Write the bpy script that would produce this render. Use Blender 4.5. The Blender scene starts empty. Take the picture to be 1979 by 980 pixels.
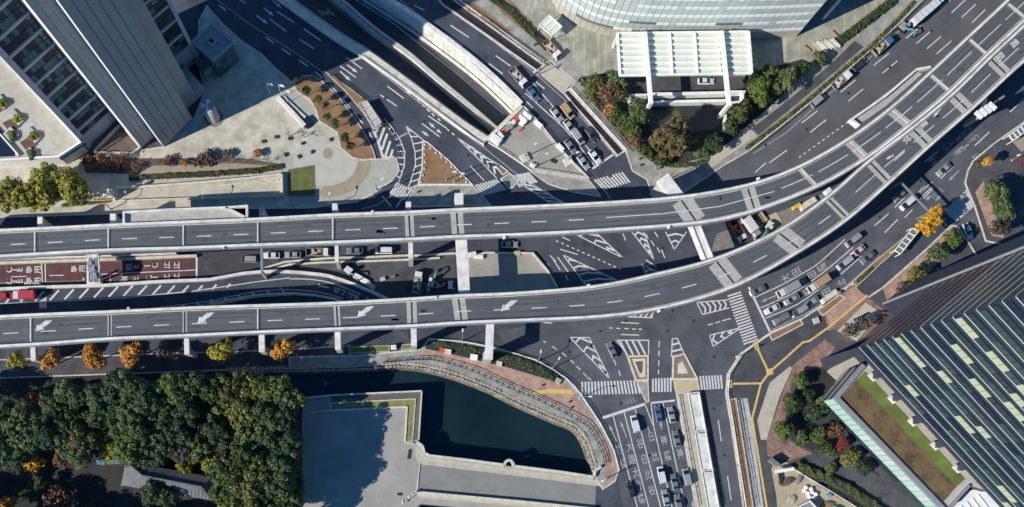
import bpy, math, random
from mathutils import Vector, Matrix
from mathutils.geometry import tessellate_polygon
R = math.radians
rnd = random.Random(7)
sc = bpy.context.scene
COL = sc.collection

# ------------------------------------------------------------------ camera, sky, sun
H = 270.0            # camera height above the road, metres
S = 0.14             # metres per photograph pixel at road level
NX, NY = 800.0, 950.0  # foot of the camera's plumb line, in photograph pixels
PW, PH = 1979.0, 980.0
cam_d = bpy.data.cameras.new('camera'); cam = bpy.data.objects.new('camera', cam_d); COL.objects.link(cam)
cam.location = (0, 0, H); cam.rotation_euler = (0, 0, 0)
cam_d.sensor_fit = 'HORIZONTAL'; cam_d.sensor_width = 36.0
cam_d.lens = (H / S) / PW * 36.0
cam_d.shift_x = (PW / 2 - NX) / PW
cam_d.shift_y = (NY - PH / 2) / PW
cam_d.clip_start = 1.0; cam_d.clip_end = 6000.0
sc.camera = cam

SUN_EL = R(34); SUN_AZ = Vector((-0.906, -0.423))   # horizontal direction towards the sun
world = bpy.data.worlds.new('World'); sc.world = world; world.use_nodes = True
wn = world.node_tree.nodes; wl = world.node_tree.links
bg = wn['Background']
sky = wn.new('ShaderNodeTexSky'); sky.sky_type = 'NISHITA'; sky.sun_disc = False
sky.sun_elevation = SUN_EL; sky.sun_rotation = math.atan2(SUN_AZ.x, SUN_AZ.y)
sky.air_density = 1.0; sky.dust_density = 0.0; sky.ozone_density = 4.0
hs_ = wn.new('ShaderNodeHueSaturation'); hs_.inputs['Saturation'].default_value = 1.28
wl.new(sky.outputs[0], hs_.inputs['Color']); wl.new(hs_.outputs[0], bg.inputs[0]); bg.inputs[1].default_value = 0.092
sun_d = bpy.data.lights.new('sun', 'SUN'); sun_d.energy = 4.4; sun_d.angle = R(0.5); sun_d.color = (1.0, 0.94, 0.84)
sun = bpy.data.objects.new('sun', sun_d); COL.objects.link(sun)
sdir = Vector((SUN_AZ.x * math.cos(SUN_EL), SUN_AZ.y * math.cos(SUN_EL), math.sin(SUN_EL)))
sun.rotation_euler = (-sdir).to_track_quat('-Z', 'Y').to_euler(); sun.location = sdir * 400
sc.view_settings.view_transform = 'Standard'; sc.view_settings.look = 'None'
sc.view_settings.exposure = 0.36; sc.view_settings.gamma = 1.0; sc.view_settings.use_curve_mapping = False
sc.render.resolution_x = 1024; sc.render.resolution_y = 507

# ------------------------------------------------------------------ helpers
def W(px, py, z=0.0):
    k = S * (H - z) / H
    return Vector(((px - NX) * k, -(py - NY) * k, z))
def WP(pts, z=0.0): return [W(x, y, z) for x, y in pts]

class MB:
    def __init__(s): s.v = []; s.f = []; s.m = []
    def face(s, pts, mi=0):
        n = len(s.v); s.v += [Vector(p) for p in pts]; s.f.append(tuple(range(n, n + len(pts)))); s.m.append(mi)
    def poly(s, pts, z=None, mi=0, holes=()):
        loops = [[Vector((p[0], p[1], 0)) for p in pts]] + [[Vector((p[0], p[1], 0)) for p in h] for h in holes]
        zs = [p[2] if z is None else z for p in pts] + [h_[2] if z is None else z for h in holes for h_ in h]
        tris = tessellate_polygon(loops); n = len(s.v)
        flat = [p for l in loops for p in l]
        s.v += [Vector((p.x, p.y, zz)) for p, zz in zip(flat, zs)]
        for t in tris:
            a, b, c = (flat[i] for i in t)
            cr = (b.x - a.x) * (c.y - a.y) - (b.y - a.y) * (c.x - a.x)
            if abs(cr) < 1e-9: continue
            s.f.append(tuple(n + i for i in (t if cr > 0 else t[::-1]))); s.m.append(mi)
    def prism(s, pts, z0, z1, mi=0, side=None, bottom=False):
        side = mi if side is None else side
        s.poly(pts, z1, mi)
        if area(pts) < 0: pts = pts[::-1]
        for a, b in zip(pts, pts[1:] + pts[:1]):
            s.face([(a[0], a[1], z0), (b[0], b[1], z0), (b[0], b[1], z1), (a[0], a[1], z1)], side)
    def box(s, c, size, rz=0.0, mi=0, taper=1.0):
        cx, cy, cz = c; sx, sy, sz = (q / 2 for q in size); co, si = math.cos(rz), math.sin(rz)
        n = len(s.v)
        for dz in (-sz, sz):
            k = taper if dz > 0 else 1.0
            for dx, dy in ((-sx, -sy), (sx, -sy), (sx, sy), (-sx, sy)):
                s.v.append(Vector((cx + (dx * co - dy * si) * k, cy + (dx * si + dy * co) * k, cz + dz)))
        for f in ((3, 2, 1, 0), (4, 5, 6, 7), (0, 1, 5, 4), (1, 2, 6, 5), (2, 3, 7, 6), (3, 0, 4, 7)):
            s.f.append(tuple(n + i for i in f)); s.m.append(mi)
    def beam(s, a, b, w, h, mi=0):
        a = Vector(a); b = Vector(b); d = (b - a)
        if d.length < 1e-6: return
        d.normalize(); up = Vector((0, 0, 1)) if abs(d.z) < 0.95 else Vector((1, 0, 0))
        x = d.cross(up).normalized() * (w / 2); y = x.cross(d).normalized() * (h / 2); n = len(s.v)
        for p in (a, b): s.v += [p - x - y, p + x - y, p + x + y, p - x + y]
        for f in ((0, 1, 2, 3), (7, 6, 5, 4), (0, 4, 5, 1), (1, 5, 6, 2), (2, 6, 7, 3), (3, 7, 4, 0)):
            s.f.append(tuple(n + i for i in f)); s.m.append(mi)
    def tube(s, pts, rads, seg=7, mi=0, cap=True):
        rings = []
        for i, p in enumerate(pts):
            p = Vector(p); a = Vector(pts[max(0, i - 1)]); b = Vector(pts[min(len(pts) - 1, i + 1)]); d = (b - a).normalized()
            up = Vector((0, 0, 1)) if abs(d.z) < 0.95 else Vector((1, 0, 0))
            x = d.cross(up).normalized(); y = d.cross(x).normalized(); n = len(s.v); r = rads[i]
            for k in range(seg):
                t = 2 * math.pi * k / seg; s.v.append(p + x * (r * math.cos(t)) + y * (r * math.sin(t)))
            rings.append(n)
        for a, b in zip(rings, rings[1:]):
            for k in range(seg):
                s.f.append((a + k, b + k, b + (k + 1) % seg, a + (k + 1) % seg)); s.m.append(mi)
        if cap: s.f.append(tuple(rings[-1] + k for k in range(seg))[::-1]); s.m.append(mi)
    def loft(s, secs, mi=0):
        n0 = len(s.v); k = len(secs[0])
        for sec in secs: s.v += [Vector(p) for p in sec]
        for i in range(len(secs) - 1):
            for j in range(k):
                a = n0 + i * k + j; b = n0 + i * k + (j + 1) % k
                s.f.append((a, b, b + k, a + k)); s.m.append(mi)
        s.f.append(tuple(n0 + j for j in range(k))[::-1]); s.m.append(mi)
        s.f.append(tuple(n0 + (len(secs) - 1) * k + j for j in range(k))); s.m.append(mi)
    def wall(s, pts, w, z0, z1, mi=0):
        """strip wall along a polyline; z0,z1 number or per-point lists; butt-mitred"""
        L, Rr = offset(pts, w / 2)
        n = len(pts)
        g = lambda z, i: z[i] if isinstance(z, (list, tuple)) else z
        for i in range(n - 1):
            a0, a1, b0, b1 = L[i], L[i + 1], Rr[i], Rr[i + 1]
            q = [(b0[0], b0[1]), (b1[0], b1[1]), (a1[0], a1[1]), (a0[0], a0[1])]
            zz0 = [g(z0, i), g(z0, i + 1), g(z0, i + 1), g(z0, i)]; zz1 = [g(z1, i), g(z1, i + 1), g(z1, i + 1), g(z1, i)]
            lo = [(p[0], p[1], z) for p, z in zip(q, zz0)]; hi = [(p[0], p[1], z) for p, z in zip(q, zz1)]
            s.face(hi, mi); s.face([lo[0], lo[1], hi[1], hi[0]], mi); s.face([lo[2], lo[3], hi[3], hi[2]], mi)
            if i == 0: s.face([lo[3], lo[0], hi[0], hi[3]], mi)
            if i == n - 2: s.face([lo[1], lo[2], hi[2], hi[1]], mi)
    def mesh(s, name, mats, smooth=False, org=None):
        me = bpy.data.meshes.new(name)
        o = org or Vector((0, 0, 0))
        me.from_pydata([tuple(p - o) for p in s.v], [], s.f)
        for m in (mats if isinstance(mats, (list, tuple)) else [mats]): me.materials.append(M[m] if isinstance(m, str) else m)
        if any(s.m): me.polygons.foreach_set('material_index', s.m)
        if smooth: me.polygons.foreach_set('use_smooth', [True] * len(me.polygons))
        me.update(); return me
    def build(s, name, mats, parent=None, smooth=False, local=False):
        if local: org = Vector((0, 0, 0))
        else:
            lo = [min(p[i] for p in s.v) for i in range(3)]; hi = [max(p[i] for p in s.v) for i in range(3)]
            org = Vector(((lo[0] + hi[0]) / 2, (lo[1] + hi[1]) / 2, lo[2]))
        o = bpy.data.objects.new(name, s.mesh(name, mats, smooth, org)); COL.objects.link(o)
        put(o, org, parent); return o
WL = {}
def put(o, org, parent):
    WL[o.name] = Vector(org)
    if parent is not None:
        o.parent = parent; o.location = Vector(org) - WL.get(parent.name, Vector((0, 0, 0)))
    else: o.location = org
def area(p): return sum(a[0] * b[1] - b[0] * a[1] for a, b in zip(p, p[1:] + p[:1])) / 2
def offset(pts, d, closed=False):
    L = []; Rr = []; n = len(pts)
    for i in range(n):
        p = Vector((pts[i][0], pts[i][1]))
        if closed: a = Vector(pts[i - 1][:2]); b = Vector(pts[(i + 1) % n][:2])
        else: a = Vector(pts[max(0, i - 1)][:2]); b = Vector(pts[min(n - 1, i + 1)][:2])
        e0 = (p - a); e1 = (b - p)
        if e0.length < 1e-6: e0 = e1
        if e1.length < 1e-6: e1 = e0
        e0.normalize(); e1.normalize()
        n0 = Vector((-e0.y, e0.x)); n1 = Vector((-e1.y, e1.x)); m = (n0 + n1)
        m = m.normalized() if m.length > 1e-4 else n0
        k = d / max(0.35, m.dot(n0))
        L.append(p + m * k); Rr.append(p - m * k)
    return L, Rr
def smooth_line(pts, n=6):
    """Catmull-Rom through 2-D points"""
    out = []
    P = [pts[0]] + list(pts) + [pts[-1]]
    for i in range(1, len(P) - 2):
        p0, p1, p2, p3 = P[i - 1], P[i], P[i + 1], P[i + 2]
        for k in range(n):
            t = k / n
            out.append(tuple(0.5 * ((2 * p1[j]) + (-p0[j] + p2[j]) * t + (2 * p0[j] - 5 * p1[j] + 4 * p2[j] - p3[j]) * t * t + (-p0[j] + 3 * p1[j] - 3 * p2[j] + p3[j]) * t ** 3) for j in range(len(p1))))
    out.append(tuple(pts[-1])); return out
def tag(o, label=None, cat=None, group=None, kind=None):
    if label: o['label'] = label
    if cat: o['category'] = cat
    if group: o['group'] = group
    if kind: o['kind'] = kind
    return o
def root(name, loc, label, cat, group=None, rz=0.0):
    o = bpy.data.objects.new(name, None); COL.objects.link(o); o.empty_display_size = 0.5
    o.location = loc; o.rotation_euler = (0, 0, rz); WL[o.name] = Vector(loc)
    return tag(o, label, cat, group)
def inst(name, me, parent, loc, rz=0.0, sc_=None):
    o = bpy.data.objects.new(name, me); COL.objects.link(o); put(o, loc, parent); o.rotation_euler = (0, 0, rz)
    if sc_: o.scale = sc_
    return o
def copy_tree(o, parent=None):
    c = o.copy(); COL.objects.link(c); c.parent = parent
    for ch in o.children: copy_tree(ch, c)
    return c

# ------------------------------------------------------------------ materials
M = {}
def nodes(name):
    m = bpy.data.materials.new(name); m.use_nodes = True; M[name] = m
    return m, m.node_tree.nodes, m.node_tree.links, m.node_tree.nodes['Principled BSDF']
def ramp(n, cols):
    r = n.new('ShaderNodeValToRGB'); e = r.color_ramp.elements
    while len(e) < len(cols): e.new(0.5)
    for i, (p, c) in enumerate(cols): e[i].position = p; e[i].color = (*c, 1)
    return r
def surf(name, c, var=0.18, scale=0.25, rough=0.85, fine=6.0, bump=0.15, metal=0.0, spec=0.35, tint=None, streak=None, patch=0.0):
    """base colour broken up by two world-space noises; optional stain tint"""
    m, n, l, b = nodes(name)
    g = n.new('ShaderNodeNewGeometry'); src = g.outputs['Position']
    if streak:
        mp = n.new('ShaderNodeMapping'); mp.inputs['Rotation'].default_value = (0, 0, streak[0]); mp.inputs['Scale'].default_value = (streak[1], 1, 1)
        l.new(src, mp.inputs[0]); src2 = mp.outputs[0]
    else: src2 = src
    t1 = n.new('ShaderNodeTexNoise'); t1.inputs['Scale'].default_value = scale; t1.inputs['Detail'].default_value = 6; t1.inputs['Roughness'].default_value = 0.65
    t2 = n.new('ShaderNodeTexNoise'); t2.inputs['Scale'].default_value = fine; t2.inputs['Detail'].default_value = 3
    l.new(src2, t1.inputs[0]); l.new(src, t2.inputs[0])
    mx = n.new('ShaderNodeMix'); mx.data_type = 'FLOAT'; mx.inputs[0].default_value = 0.35
    l.new(t1.outputs[0], mx.inputs[2]); l.new(t2.outputs[0], mx.inputs[3])
    tc = tint or tuple(q * 0.9 for q in c)
    r = ramp(n, [(0.30, tuple(q * (1 - var) for q in tc)), (0.5, c), (0.70, tuple(min(1, q * (1 + var)) for q in c))])
    l.new(mx.outputs[0], r.inputs[0]); col = r.outputs[0]
    if patch:
        for vs, amt, rot in ((0.11, patch, 0.3), (0.32, patch * 0.7, 0.9)):
            mpp = n.new('ShaderNodeMapping'); mpp.inputs['Rotation'].default_value = (0, 0, rot); mpp.inputs['Scale'].default_value = (1.0, 0.55, 1.0); l.new(src, mpp.inputs[0])
            vo = n.new('ShaderNodeTexVoronoi'); vo.distance = 'CHEBYCHEV'; vo.inputs['Scale'].default_value = vs; l.new(mpp.outputs[0], vo.inputs['Vector'])
            pr = ramp(n, [(0.1, (1 - amt, 1 - amt, 1 - amt * .8)), (0.9, (1 + amt, 1 + amt, 1 + amt))]); l.new(vo.outputs['Color'], pr.inputs[0])
            mm = n.new('ShaderNodeMix'); mm.data_type = 'RGBA'; mm.blend_type = 'MULTIPLY'; mm.inputs[0].default_value = 1.0; l.new(col, mm.inputs[6]); l.new(pr.outputs[0], mm.inputs[7]); col = mm.outputs[2]
    l.new(col, b.inputs['Base Color'])
    b.inputs['Roughness'].default_value = rough; b.inputs['Metallic'].default_value = metal; b.inputs['Specular IOR Level'].default_value = spec
    if bump:
        bp = n.new('ShaderNodeBump'); bp.inputs['Strength'].default_value = bump; bp.inputs['Distance'].default_value = 0.05
        l.new(t2.outputs[0], bp.inputs['Height']); l.new(bp.outputs[0], b.inputs['Normal'])
    return m
def flat(name, c, rough=0.5, metal=0.0, spec=0.5, coat=0.0):
    m, n, l, b = nodes(name); b.inputs['Base Color'].default_value = (*c, 1)
    b.inputs['Roughness'].default_value = rough; b.inputs['Metallic'].default_value = metal; b.inputs['Specular IOR Level'].default_value = spec
    b.inputs['Coat Weight'].default_value = coat
    return m
def grid(name, c, joint, size, rot=0.0, var=0.12, rough=0.85, mortar=0.03):
    """paving laid in a grid: brick texture in world metres"""
    m, n, l, b = nodes(name)
    g = n.new('ShaderNodeNewGeometry'); mp = n.new('ShaderNodeMapping'); mp.inputs['Rotation'].default_value = (0, 0, rot)
    l.new(g.outputs['Position'], mp.inputs[0])
    br = n.new('ShaderNodeTexBrick'); br.offset = 0.5; br.inputs['Scale'].default_value = 1.0
    br.inputs['Brick Width'].default_value = size[0]; br.inputs['Row Height'].default_value = size[1]; br.inputs['Mortar Size'].default_value = mortar
    br.inputs['Color1'].default_value = (*[q * (1 - var) for q in c], 1); br.inputs['Color2'].default_value = (*[min(1, q * (1 + var)) for q in c], 1)
    br.inputs['Mortar'].default_value = (*joint, 1)
    l.new(mp.outputs[0], br.inputs[0])
    t = n.new('ShaderNodeTexNoise'); t.inputs['Scale'].default_value = 0.35; t.inputs['Detail'].default_value = 6; l.new(g.outputs['Position'], t.inputs[0])
    r = ramp(n, [(0.3, (0.72, 0.70, 0.68)), (0.65, (1.1, 1.1, 1.1))]); l.new(t.outputs[0], r.inputs[0])
    mx = n.new('ShaderNodeMix'); mx.data_type = 'RGBA'; mx.blend_type = 'MULTIPLY'; mx.inputs[0].default_value = 1.0
    l.new(br.outputs[0], mx.inputs[6]); l.new(r.outputs[0], mx.inputs[7]); l.new(mx.outputs[2], b.inputs['Base Color'])
    b.inputs['Roughness'].default_value = rough; b.inputs['Specular IOR Level'].default_value = 0.3
    return m
def leaf(name, cols, rough=0.6):
    m, n, l, b = nodes(name)
    g = n.new('ShaderNodeNewGeometry'); oi = n.new('ShaderNodeObjectInfo')
    t = n.new('ShaderNodeTexNoise'); t.inputs['Scale'].default_value = 0.55; t.inputs['Detail'].default_value = 3; l.new(g.outputs['Position'], t.inputs[0])
    a = n.new('ShaderNodeMath'); a.operation = 'MULTIPLY_ADD'; a.inputs[1].default_value = 0.30; l.new(g.outputs['Random Per Island'], a.inputs[0])
    a2 = n.new('ShaderNodeMath'); a2.operation = 'MULTIPLY_ADD'; a2.inputs[1].default_value = 0.56; a2.inputs[2].default_value = -0.26; l.new(oi.outputs['Random'], a2.inputs[0])
    a3 = n.new('ShaderNodeMath'); a3.operation = 'ADD'; l.new(t.outputs[0], a3.inputs[0]); l.new(a2.outputs[0], a3.inputs[1])
    a4 = n.new('ShaderNodeMath'); a4.operation = 'ADD'; a4.inputs[1].default_value = -0.15; l.new(a3.outputs[0], a4.inputs[0]); l.new(a4.outputs[0], a.inputs[2])
    r = ramp(n, [(0.2, cols[0]), (0.5, cols[1]), (0.8, cols[2])]); l.new(a.outputs[0], r.inputs[0])
    l.new(r.outputs[0], b.inputs['Base Color']); b.inputs['Roughness'].default_value = rough; b.inputs['Specular IOR Level'].default_value = 0.25
    return m

surf('asphalt', (0.062, 0.070, 0.090), 0.42, 0.16, 0.9, 3.0, tint=(0.052, 0.059, 0.076), patch=0.12)
surf('asphalt_worn', (0.088, 0.094, 0.108), 0.38, 0.2, 0.9, 3.0, tint=(0.072, 0.078, 0.092), patch=0.10)
surf('asphalt_grey', (0.098, 0.104, 0.114), 0.25, 0.15, 0.9, 3.0, tint=(0.085, 0.090, 0.100), patch=0.07)
surf('asphalt_ground', (0.06, 0.062, 0.068), 0.3, 0.1, 0.9, 3.0)
surf('deck_asphalt', (0.104, 0.112, 0.123), 0.16, 0.12, 0.9, 4.0, streak=(0.06, 0.25), tint=(0.083, 0.091, 0.102), patch=0.07)
surf('deck_wear', (0.087, 0.094, 0.104), 0.30, 0.3, 0.9, 4.0, streak=(0.06, 0.2), tint=(0.074, 0.080, 0.090))
surf('deck_stain', (0.080, 0.084, 0.090), 0.35, 0.8, 0.9, 4.0)
surf('dark_asphalt', (0.040, 0.034, 0.042), 0.3, 0.4, 0.9, 4.0)
surf('trench_asphalt', (0.085, 0.085, 0.092), 0.25, 0.2, 0.9, 4.0)
surf('walk_asphalt', (0.075, 0.077, 0.085), 0.40, 0.3, 0.92, 3.0, patch=0.1)
surf('red_asphalt', (0.115, 0.052, 0.055), 0.35, 0.5, 0.9, 3.0, tint=(0.085, 0.055, 0.055))
surf('paint', (0.60, 0.60, 0.59), 0.22, 1.2, 0.7, 9.0, bump=0.05, tint=(0.42, 0.42, 0.42))
surf('paint_worn', (0.36, 0.37, 0.38), 0.4, 1.5, 0.8, 6.0, bump=0.05, tint=(0.2, 0.2, 0.21))
surf('yellow_tile', (0.62, 0.44, 0.16), 0.25, 0.8, 0.8, 6.0)
surf('concrete', (0.46, 0.45, 0.42), 0.22, 0.4, 0.85, 5.0)
surf('concrete_white', (0.68, 0.67, 0.63), 0.26, 0.5, 0.8, 5.0, tint=(0.47, 0.45, 0.41))
surf('concrete_cream', (0.60, 0.57, 0.48), 0.22, 0.6, 0.85, 5.0, tint=(0.42, 0.36, 0.28))
surf('joint_concrete', (0.40, 0.395, 0.36), 0.25, 0.8, 0.85, 5.0)
surf('concrete_dark', (0.20, 0.19, 0.17), 0.35, 0.7, 0.9, 3.0)
surf('kerb', (0.56, 0.53, 0.47), 0.32, 0.9, 0.85, 4.0, tint=(0.36, 0.25, 0.19))
grid('plaza', (0.52, 0.49, 0.41), (0.42, 0.40, 0.35), (2.4, 2.4), R(28), 0.05)
surf('plaza_disc', (0.46, 0.455, 0.40), 0.10, 0.5, 0.85, 5.0)
surf('plaza_ring', (0.33, 0.28, 0.205), 0.15, 0.5, 0.85, 5.0)
surf('plaza_outer', (0.385, 0.385, 0.335), 0.16, 0.4, 0.85, 5.0)
grid('pavement_grey', (0.33, 0.33, 0.30), (0.22, 0.22, 0.2), (1.6, 0.8), R(-40), 0.12)
grid('pavement_green', (0.35, 0.35, 0.29), (0.20, 0.20, 0.17), (9.0, 0.95), R(90), 0.16)
grid('pavement_pink', (0.43, 0.285, 0.22), (0.33, 0.22, 0.17), (1.0, 0.5), R(-25), 0.14)
grid('brick_paving', (0.30, 0.185, 0.155), (0.2, 0.13, 0.11), (0.9, 0.45), R(40), 0.25)
surf('pavement_beige', (0.46, 0.43, 0.35), 0.18, 0.5, 0.85, 4.0)
surf('yard', (0.32, 0.305, 0.27), 0.18, 0.2, 0.9, 4.0, tint=(0.25, 0.25, 0.23))
surf('courtyard', (0.34, 0.325, 0.298), 0.18, 0.12, 0.9, 3.0, patch=0.04)
surf('bridge_deck', (0.23, 0.235, 0.225), 0.18, 0.15, 0.9, 3.0)
surf('soil', (0.25, 0.155, 0.085), 0.32, 0.35, 0.95, 5.0, bump=0.4, tint=(0.19, 0.125, 0.07))
surf('mulch', (0.13, 0.10, 0.085), 0.4, 0.6, 0.95, 5.0, bump=0.4)
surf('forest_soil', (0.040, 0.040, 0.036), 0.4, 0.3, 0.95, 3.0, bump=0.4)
surf('sand', (0.42, 0.35, 0.25), 0.25, 0.25, 0.95, 3.0, bump=0.3)
surf('lawn', (0.115, 0.135, 0.045), 0.5, 0.5, 0.95, 6.0, bump=0.5, tint=(0.22, 0.15, 0.06))
surf('lawn_green', (0.13, 0.175, 0.042), 0.5, 0.18, 0.95, 6.0, bump=0.5, tint=(0.24, 0.19, 0.065))
surf('lawn_dry', (0.235, 0.225, 0.095), 0.35, 0.5, 0.95, 6.0, bump=0.5)
surf('pebbles', (0.15, 0.105, 0.055), 0.55, 0.3, 0.9, 4.0, bump=0.6, tint=(0.070, 0.050, 0.042))
surf('stone', (0.36, 0.32, 0.26), 0.45, 1.1, 0.9, 3.0, bump=0.5, tint=(0.18, 0.155, 0.13))
surf('stone_wall', (0.12, 0.115, 0.10), 0.4, 0.8, 0.9, 2.0, bump=0.5)
surf('tower_panel', (0.30, 0.325, 0.345), 0.10, 0.12, 0.7, 1.5, bump=0.05)
surf('tower_white', (0.80, 0.79, 0.75), 0.08, 0.3, 0.7, 2.0, bump=0.05)
surf('tower_joint', (0.10, 0.10, 0.11), 0.2, 0.3, 0.8, 2.0, bump=0.0)
surf('spandrel', (0.36, 0.385, 0.44), 0.12, 0.3, 0.6, 2.0, bump=0.05)
flat('glass_dark', (0.014, 0.030, 0.048), 0.35, 0, 0.22)
flat('glass_navy', (0.012, 0.024, 0.046), 0.35, 0, 0.22)
flat('glass_teal', (0.050, 0.135, 0.145), 0.18, 0, 0.22)
flat('glass_green', (0.034, 0.068, 0.073), 0.2, 0, 0.22)
flat('glass_green_dark', (0.020, 0.042, 0.048), 0.2, 0, 0.22)
flat('glass_lit_look', (0.40, 0.46, 0.31), 0.35, 0, 0.5)  # lit-window glow put into a pale green pane colour; nothing is emitted
flat('glass_mint', (0.42, 0.62, 0.52), 0.25, 0, 0.6)
surf('glass_pale', (0.51, 0.57, 0.56), 0.07, 0.5, 0.3, 2.0, bump=0.0, spec=0.6)
surf('glass_pale_b', (0.56, 0.61, 0.59), 0.07, 0.5, 0.3, 2.0, bump=0.0, spec=0.6)
flat('blind_white', (0.84, 0.86, 0.84), 0.5)
flat('glass_vent', (0.16, 0.19, 0.19), 0.3)
flat('mullion', (0.30, 0.34, 0.34), 0.5, 0.2)
surf('fin_dim', (0.09, 0.10, 0.125), 0.15, 0.8, 0.5, 3.0, bump=0.0)
surf('fin_white', (0.64, 0.65, 0.66), 0.1, 0.8, 0.5, 3.0, bump=0.0)
surf('steel_white', (0.80, 0.81, 0.77), 0.12, 0.7, 0.5, 4.0, bump=0.03, tint=(0.62, 0.63, 0.56))
flat('canopy_glass', (0.60, 0.63, 0.54), 0.3)
flat('red_louvre', (0.085, 0.012, 0.024), 0.6)
surf('podium_dark', (0.035, 0.042, 0.062), 0.25, 0.3, 0.6, 2.0, bump=0.05)
surf('metal_grey', (0.34, 0.35, 0.37), 0.15, 0.6, 0.45, 4.0, bump=0.02, metal=0.3)
surf('roof_white', (0.80, 0.81, 0.82), 0.1, 0.6, 0.6, 3.0, bump=0.05)
surf('roof_tile', (0.15, 0.155, 0.17), 0.3, 0.8, 0.7, 5.0, bump=0.3)
flat('roof_blue', (0.08, 0.24, 0.34), 0.5)
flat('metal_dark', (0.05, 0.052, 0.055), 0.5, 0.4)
flat('pole_grey', (0.32, 0.34, 0.36), 0.45, 0.4)
flat('barrier_red', (0.50, 0.10, 0.06), 0.6)
flat('blue_paint', (0.05, 0.20, 0.48), 0.4)
flat('pale_blue_steel', (0.16, 0.27, 0.36), 0.5)
flat('yellow_paint', (0.62, 0.42, 0.08), 0.5)
flat('cyan_paint', (0.10, 0.36, 0.42), 0.5)
flat('tyre', (0.015, 0.015, 0.016), 0.8)
flat('rim', (0.35, 0.35, 0.36), 0.4, 0.7)
flat('headlight', (0.8, 0.82, 0.85), 0.2)
flat('taillight', (0.35, 0.02, 0.02), 0.3)
flat('car_glass', (0.012, 0.016, 0.022), 0.08, 0, 0.7)
for nm, c in dict(white=(0.62, 0.63, 0.65), silver=(0.36, 0.38, 0.41), grey=(0.20, 0.215, 0.23), dark=(0.035, 0.038, 0.045), blue=(0.06, 0.12, 0.24), tan=(0.42, 0.27, 0.15), red=(0.48, 0.035, 0.04), pale_blue=(0.42, 0.50, 0.58), pink=(0.56, 0.42, 0.42)).items():
    flat('car_' + nm, c, 0.35, 0.25 if nm in ('silver', 'grey', 'pale_blue') else 0.0, 0.5, 0.3)
surf('bark', (0.12, 0.095, 0.075), 0.3, 1.0, 0.95, 6.0)
surf('bark_pale', (0.30, 0.27, 0.23), 0.3, 1.0, 0.95, 6.0)
surf('wood', (0.30, 0.20, 0.11), 0.3, 0.6, 0.9, 4.0)
surf('deck_wood', (0.14, 0.075, 0.06), 0.3, 0.8, 0.9, 4.0)
leaf('leaf_green', [(0.026, 0.046, 0.014), (0.062, 0.094, 0.025), (0.115, 0.145, 0.036)])
leaf('leaf_blue', [(0.026, 0.050, 0.024), (0.058, 0.092, 0.038), (0.110, 0.140, 0.050)])
leaf('leaf_olive', [(0.048, 0.056, 0.018), (0.098, 0.106, 0.030), (0.155, 0.158, 0.042)])
leaf('leaf_lime', [(0.14, 0.135, 0.020), (0.25, 0.24, 0.035), (0.36, 0.33, 0.05)])
leaf('leaf_gold', [(0.42, 0.21, 0.02), (0.60, 0.33, 0.035), (0.72, 0.46, 0.06)])
leaf('leaf_orange', [(0.36, 0.16, 0.03), (0.52, 0.24, 0.05), (0.64, 0.34, 0.08)])
leaf('leaf_brown', [(0.09, 0.045, 0.03), (0.15, 0.075, 0.05), (0.21, 0.11, 0.07)])
leaf('leaf_grey', [(0.045, 0.040, 0.036), (0.078, 0.068, 0.060), (0.115, 0.10, 0.085)])
leaf('leaf_red', [(0.16, 0.025, 0.025), (0.28, 0.055, 0.05), (0.36, 0.10, 0.08)])
leaf('leaf_rust', [(0.20, 0.075, 0.03), (0.32, 0.13, 0.05), (0.42, 0.20, 0.08)])
leaf('leaf_camphor', [(0.10, 0.105, 0.018), (0.19, 0.19, 0.030), (0.29, 0.27, 0.045)])
leaf('leaf_umber', [(0.050, 0.042, 0.020), (0.095, 0.078, 0.032), (0.15, 0.12, 0.05)])
leaf('leaf_fresh', [(0.030, 0.055, 0.015), (0.062, 0.105, 0.024), (0.11, 0.155, 0.035)])
leaf('grass_blade', [(0.05, 0.08, 0.02), (0.09, 0.13, 0.03), (0.15, 0.18, 0.05)])
m, n, l, b = nodes('water')
b.inputs['Base Color'].default_value = (0.004, 0.016, 0.022, 1); b.inputs['Roughness'].default_value = 0.12; b.inputs['Specular IOR Level'].default_value = 0.5
g = n.new('ShaderNodeNewGeometry'); t = n.new('ShaderNodeTexNoise'); t.inputs['Scale'].default_value = 1.4; t.inputs['Detail'].default_value = 4; l.new(g.outputs['Position'], t.inputs[0])
bp = n.new('ShaderNodeBump'); bp.inputs['Strength'].default_value = 0.12; bp.inputs['Distance'].default_value = 0.05; l.new(t.outputs[0], bp.inputs['Height']); l.new(bp.outputs[0], b.inputs['Normal'])
t2 = n.new('ShaderNodeTexNoise'); t2.inputs['Scale'].default_value = 0.06; l.new(g.outputs['Position'], t2.inputs[0])
r = ramp(n, [(0.3, (0.005, 0.015, 0.021)), (0.7, (0.012, 0.031, 0.036))]); l.new(t2.outputs[0], r.inputs[0]); l.new(r.outputs[0], b.inputs['Base Color'])
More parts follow.
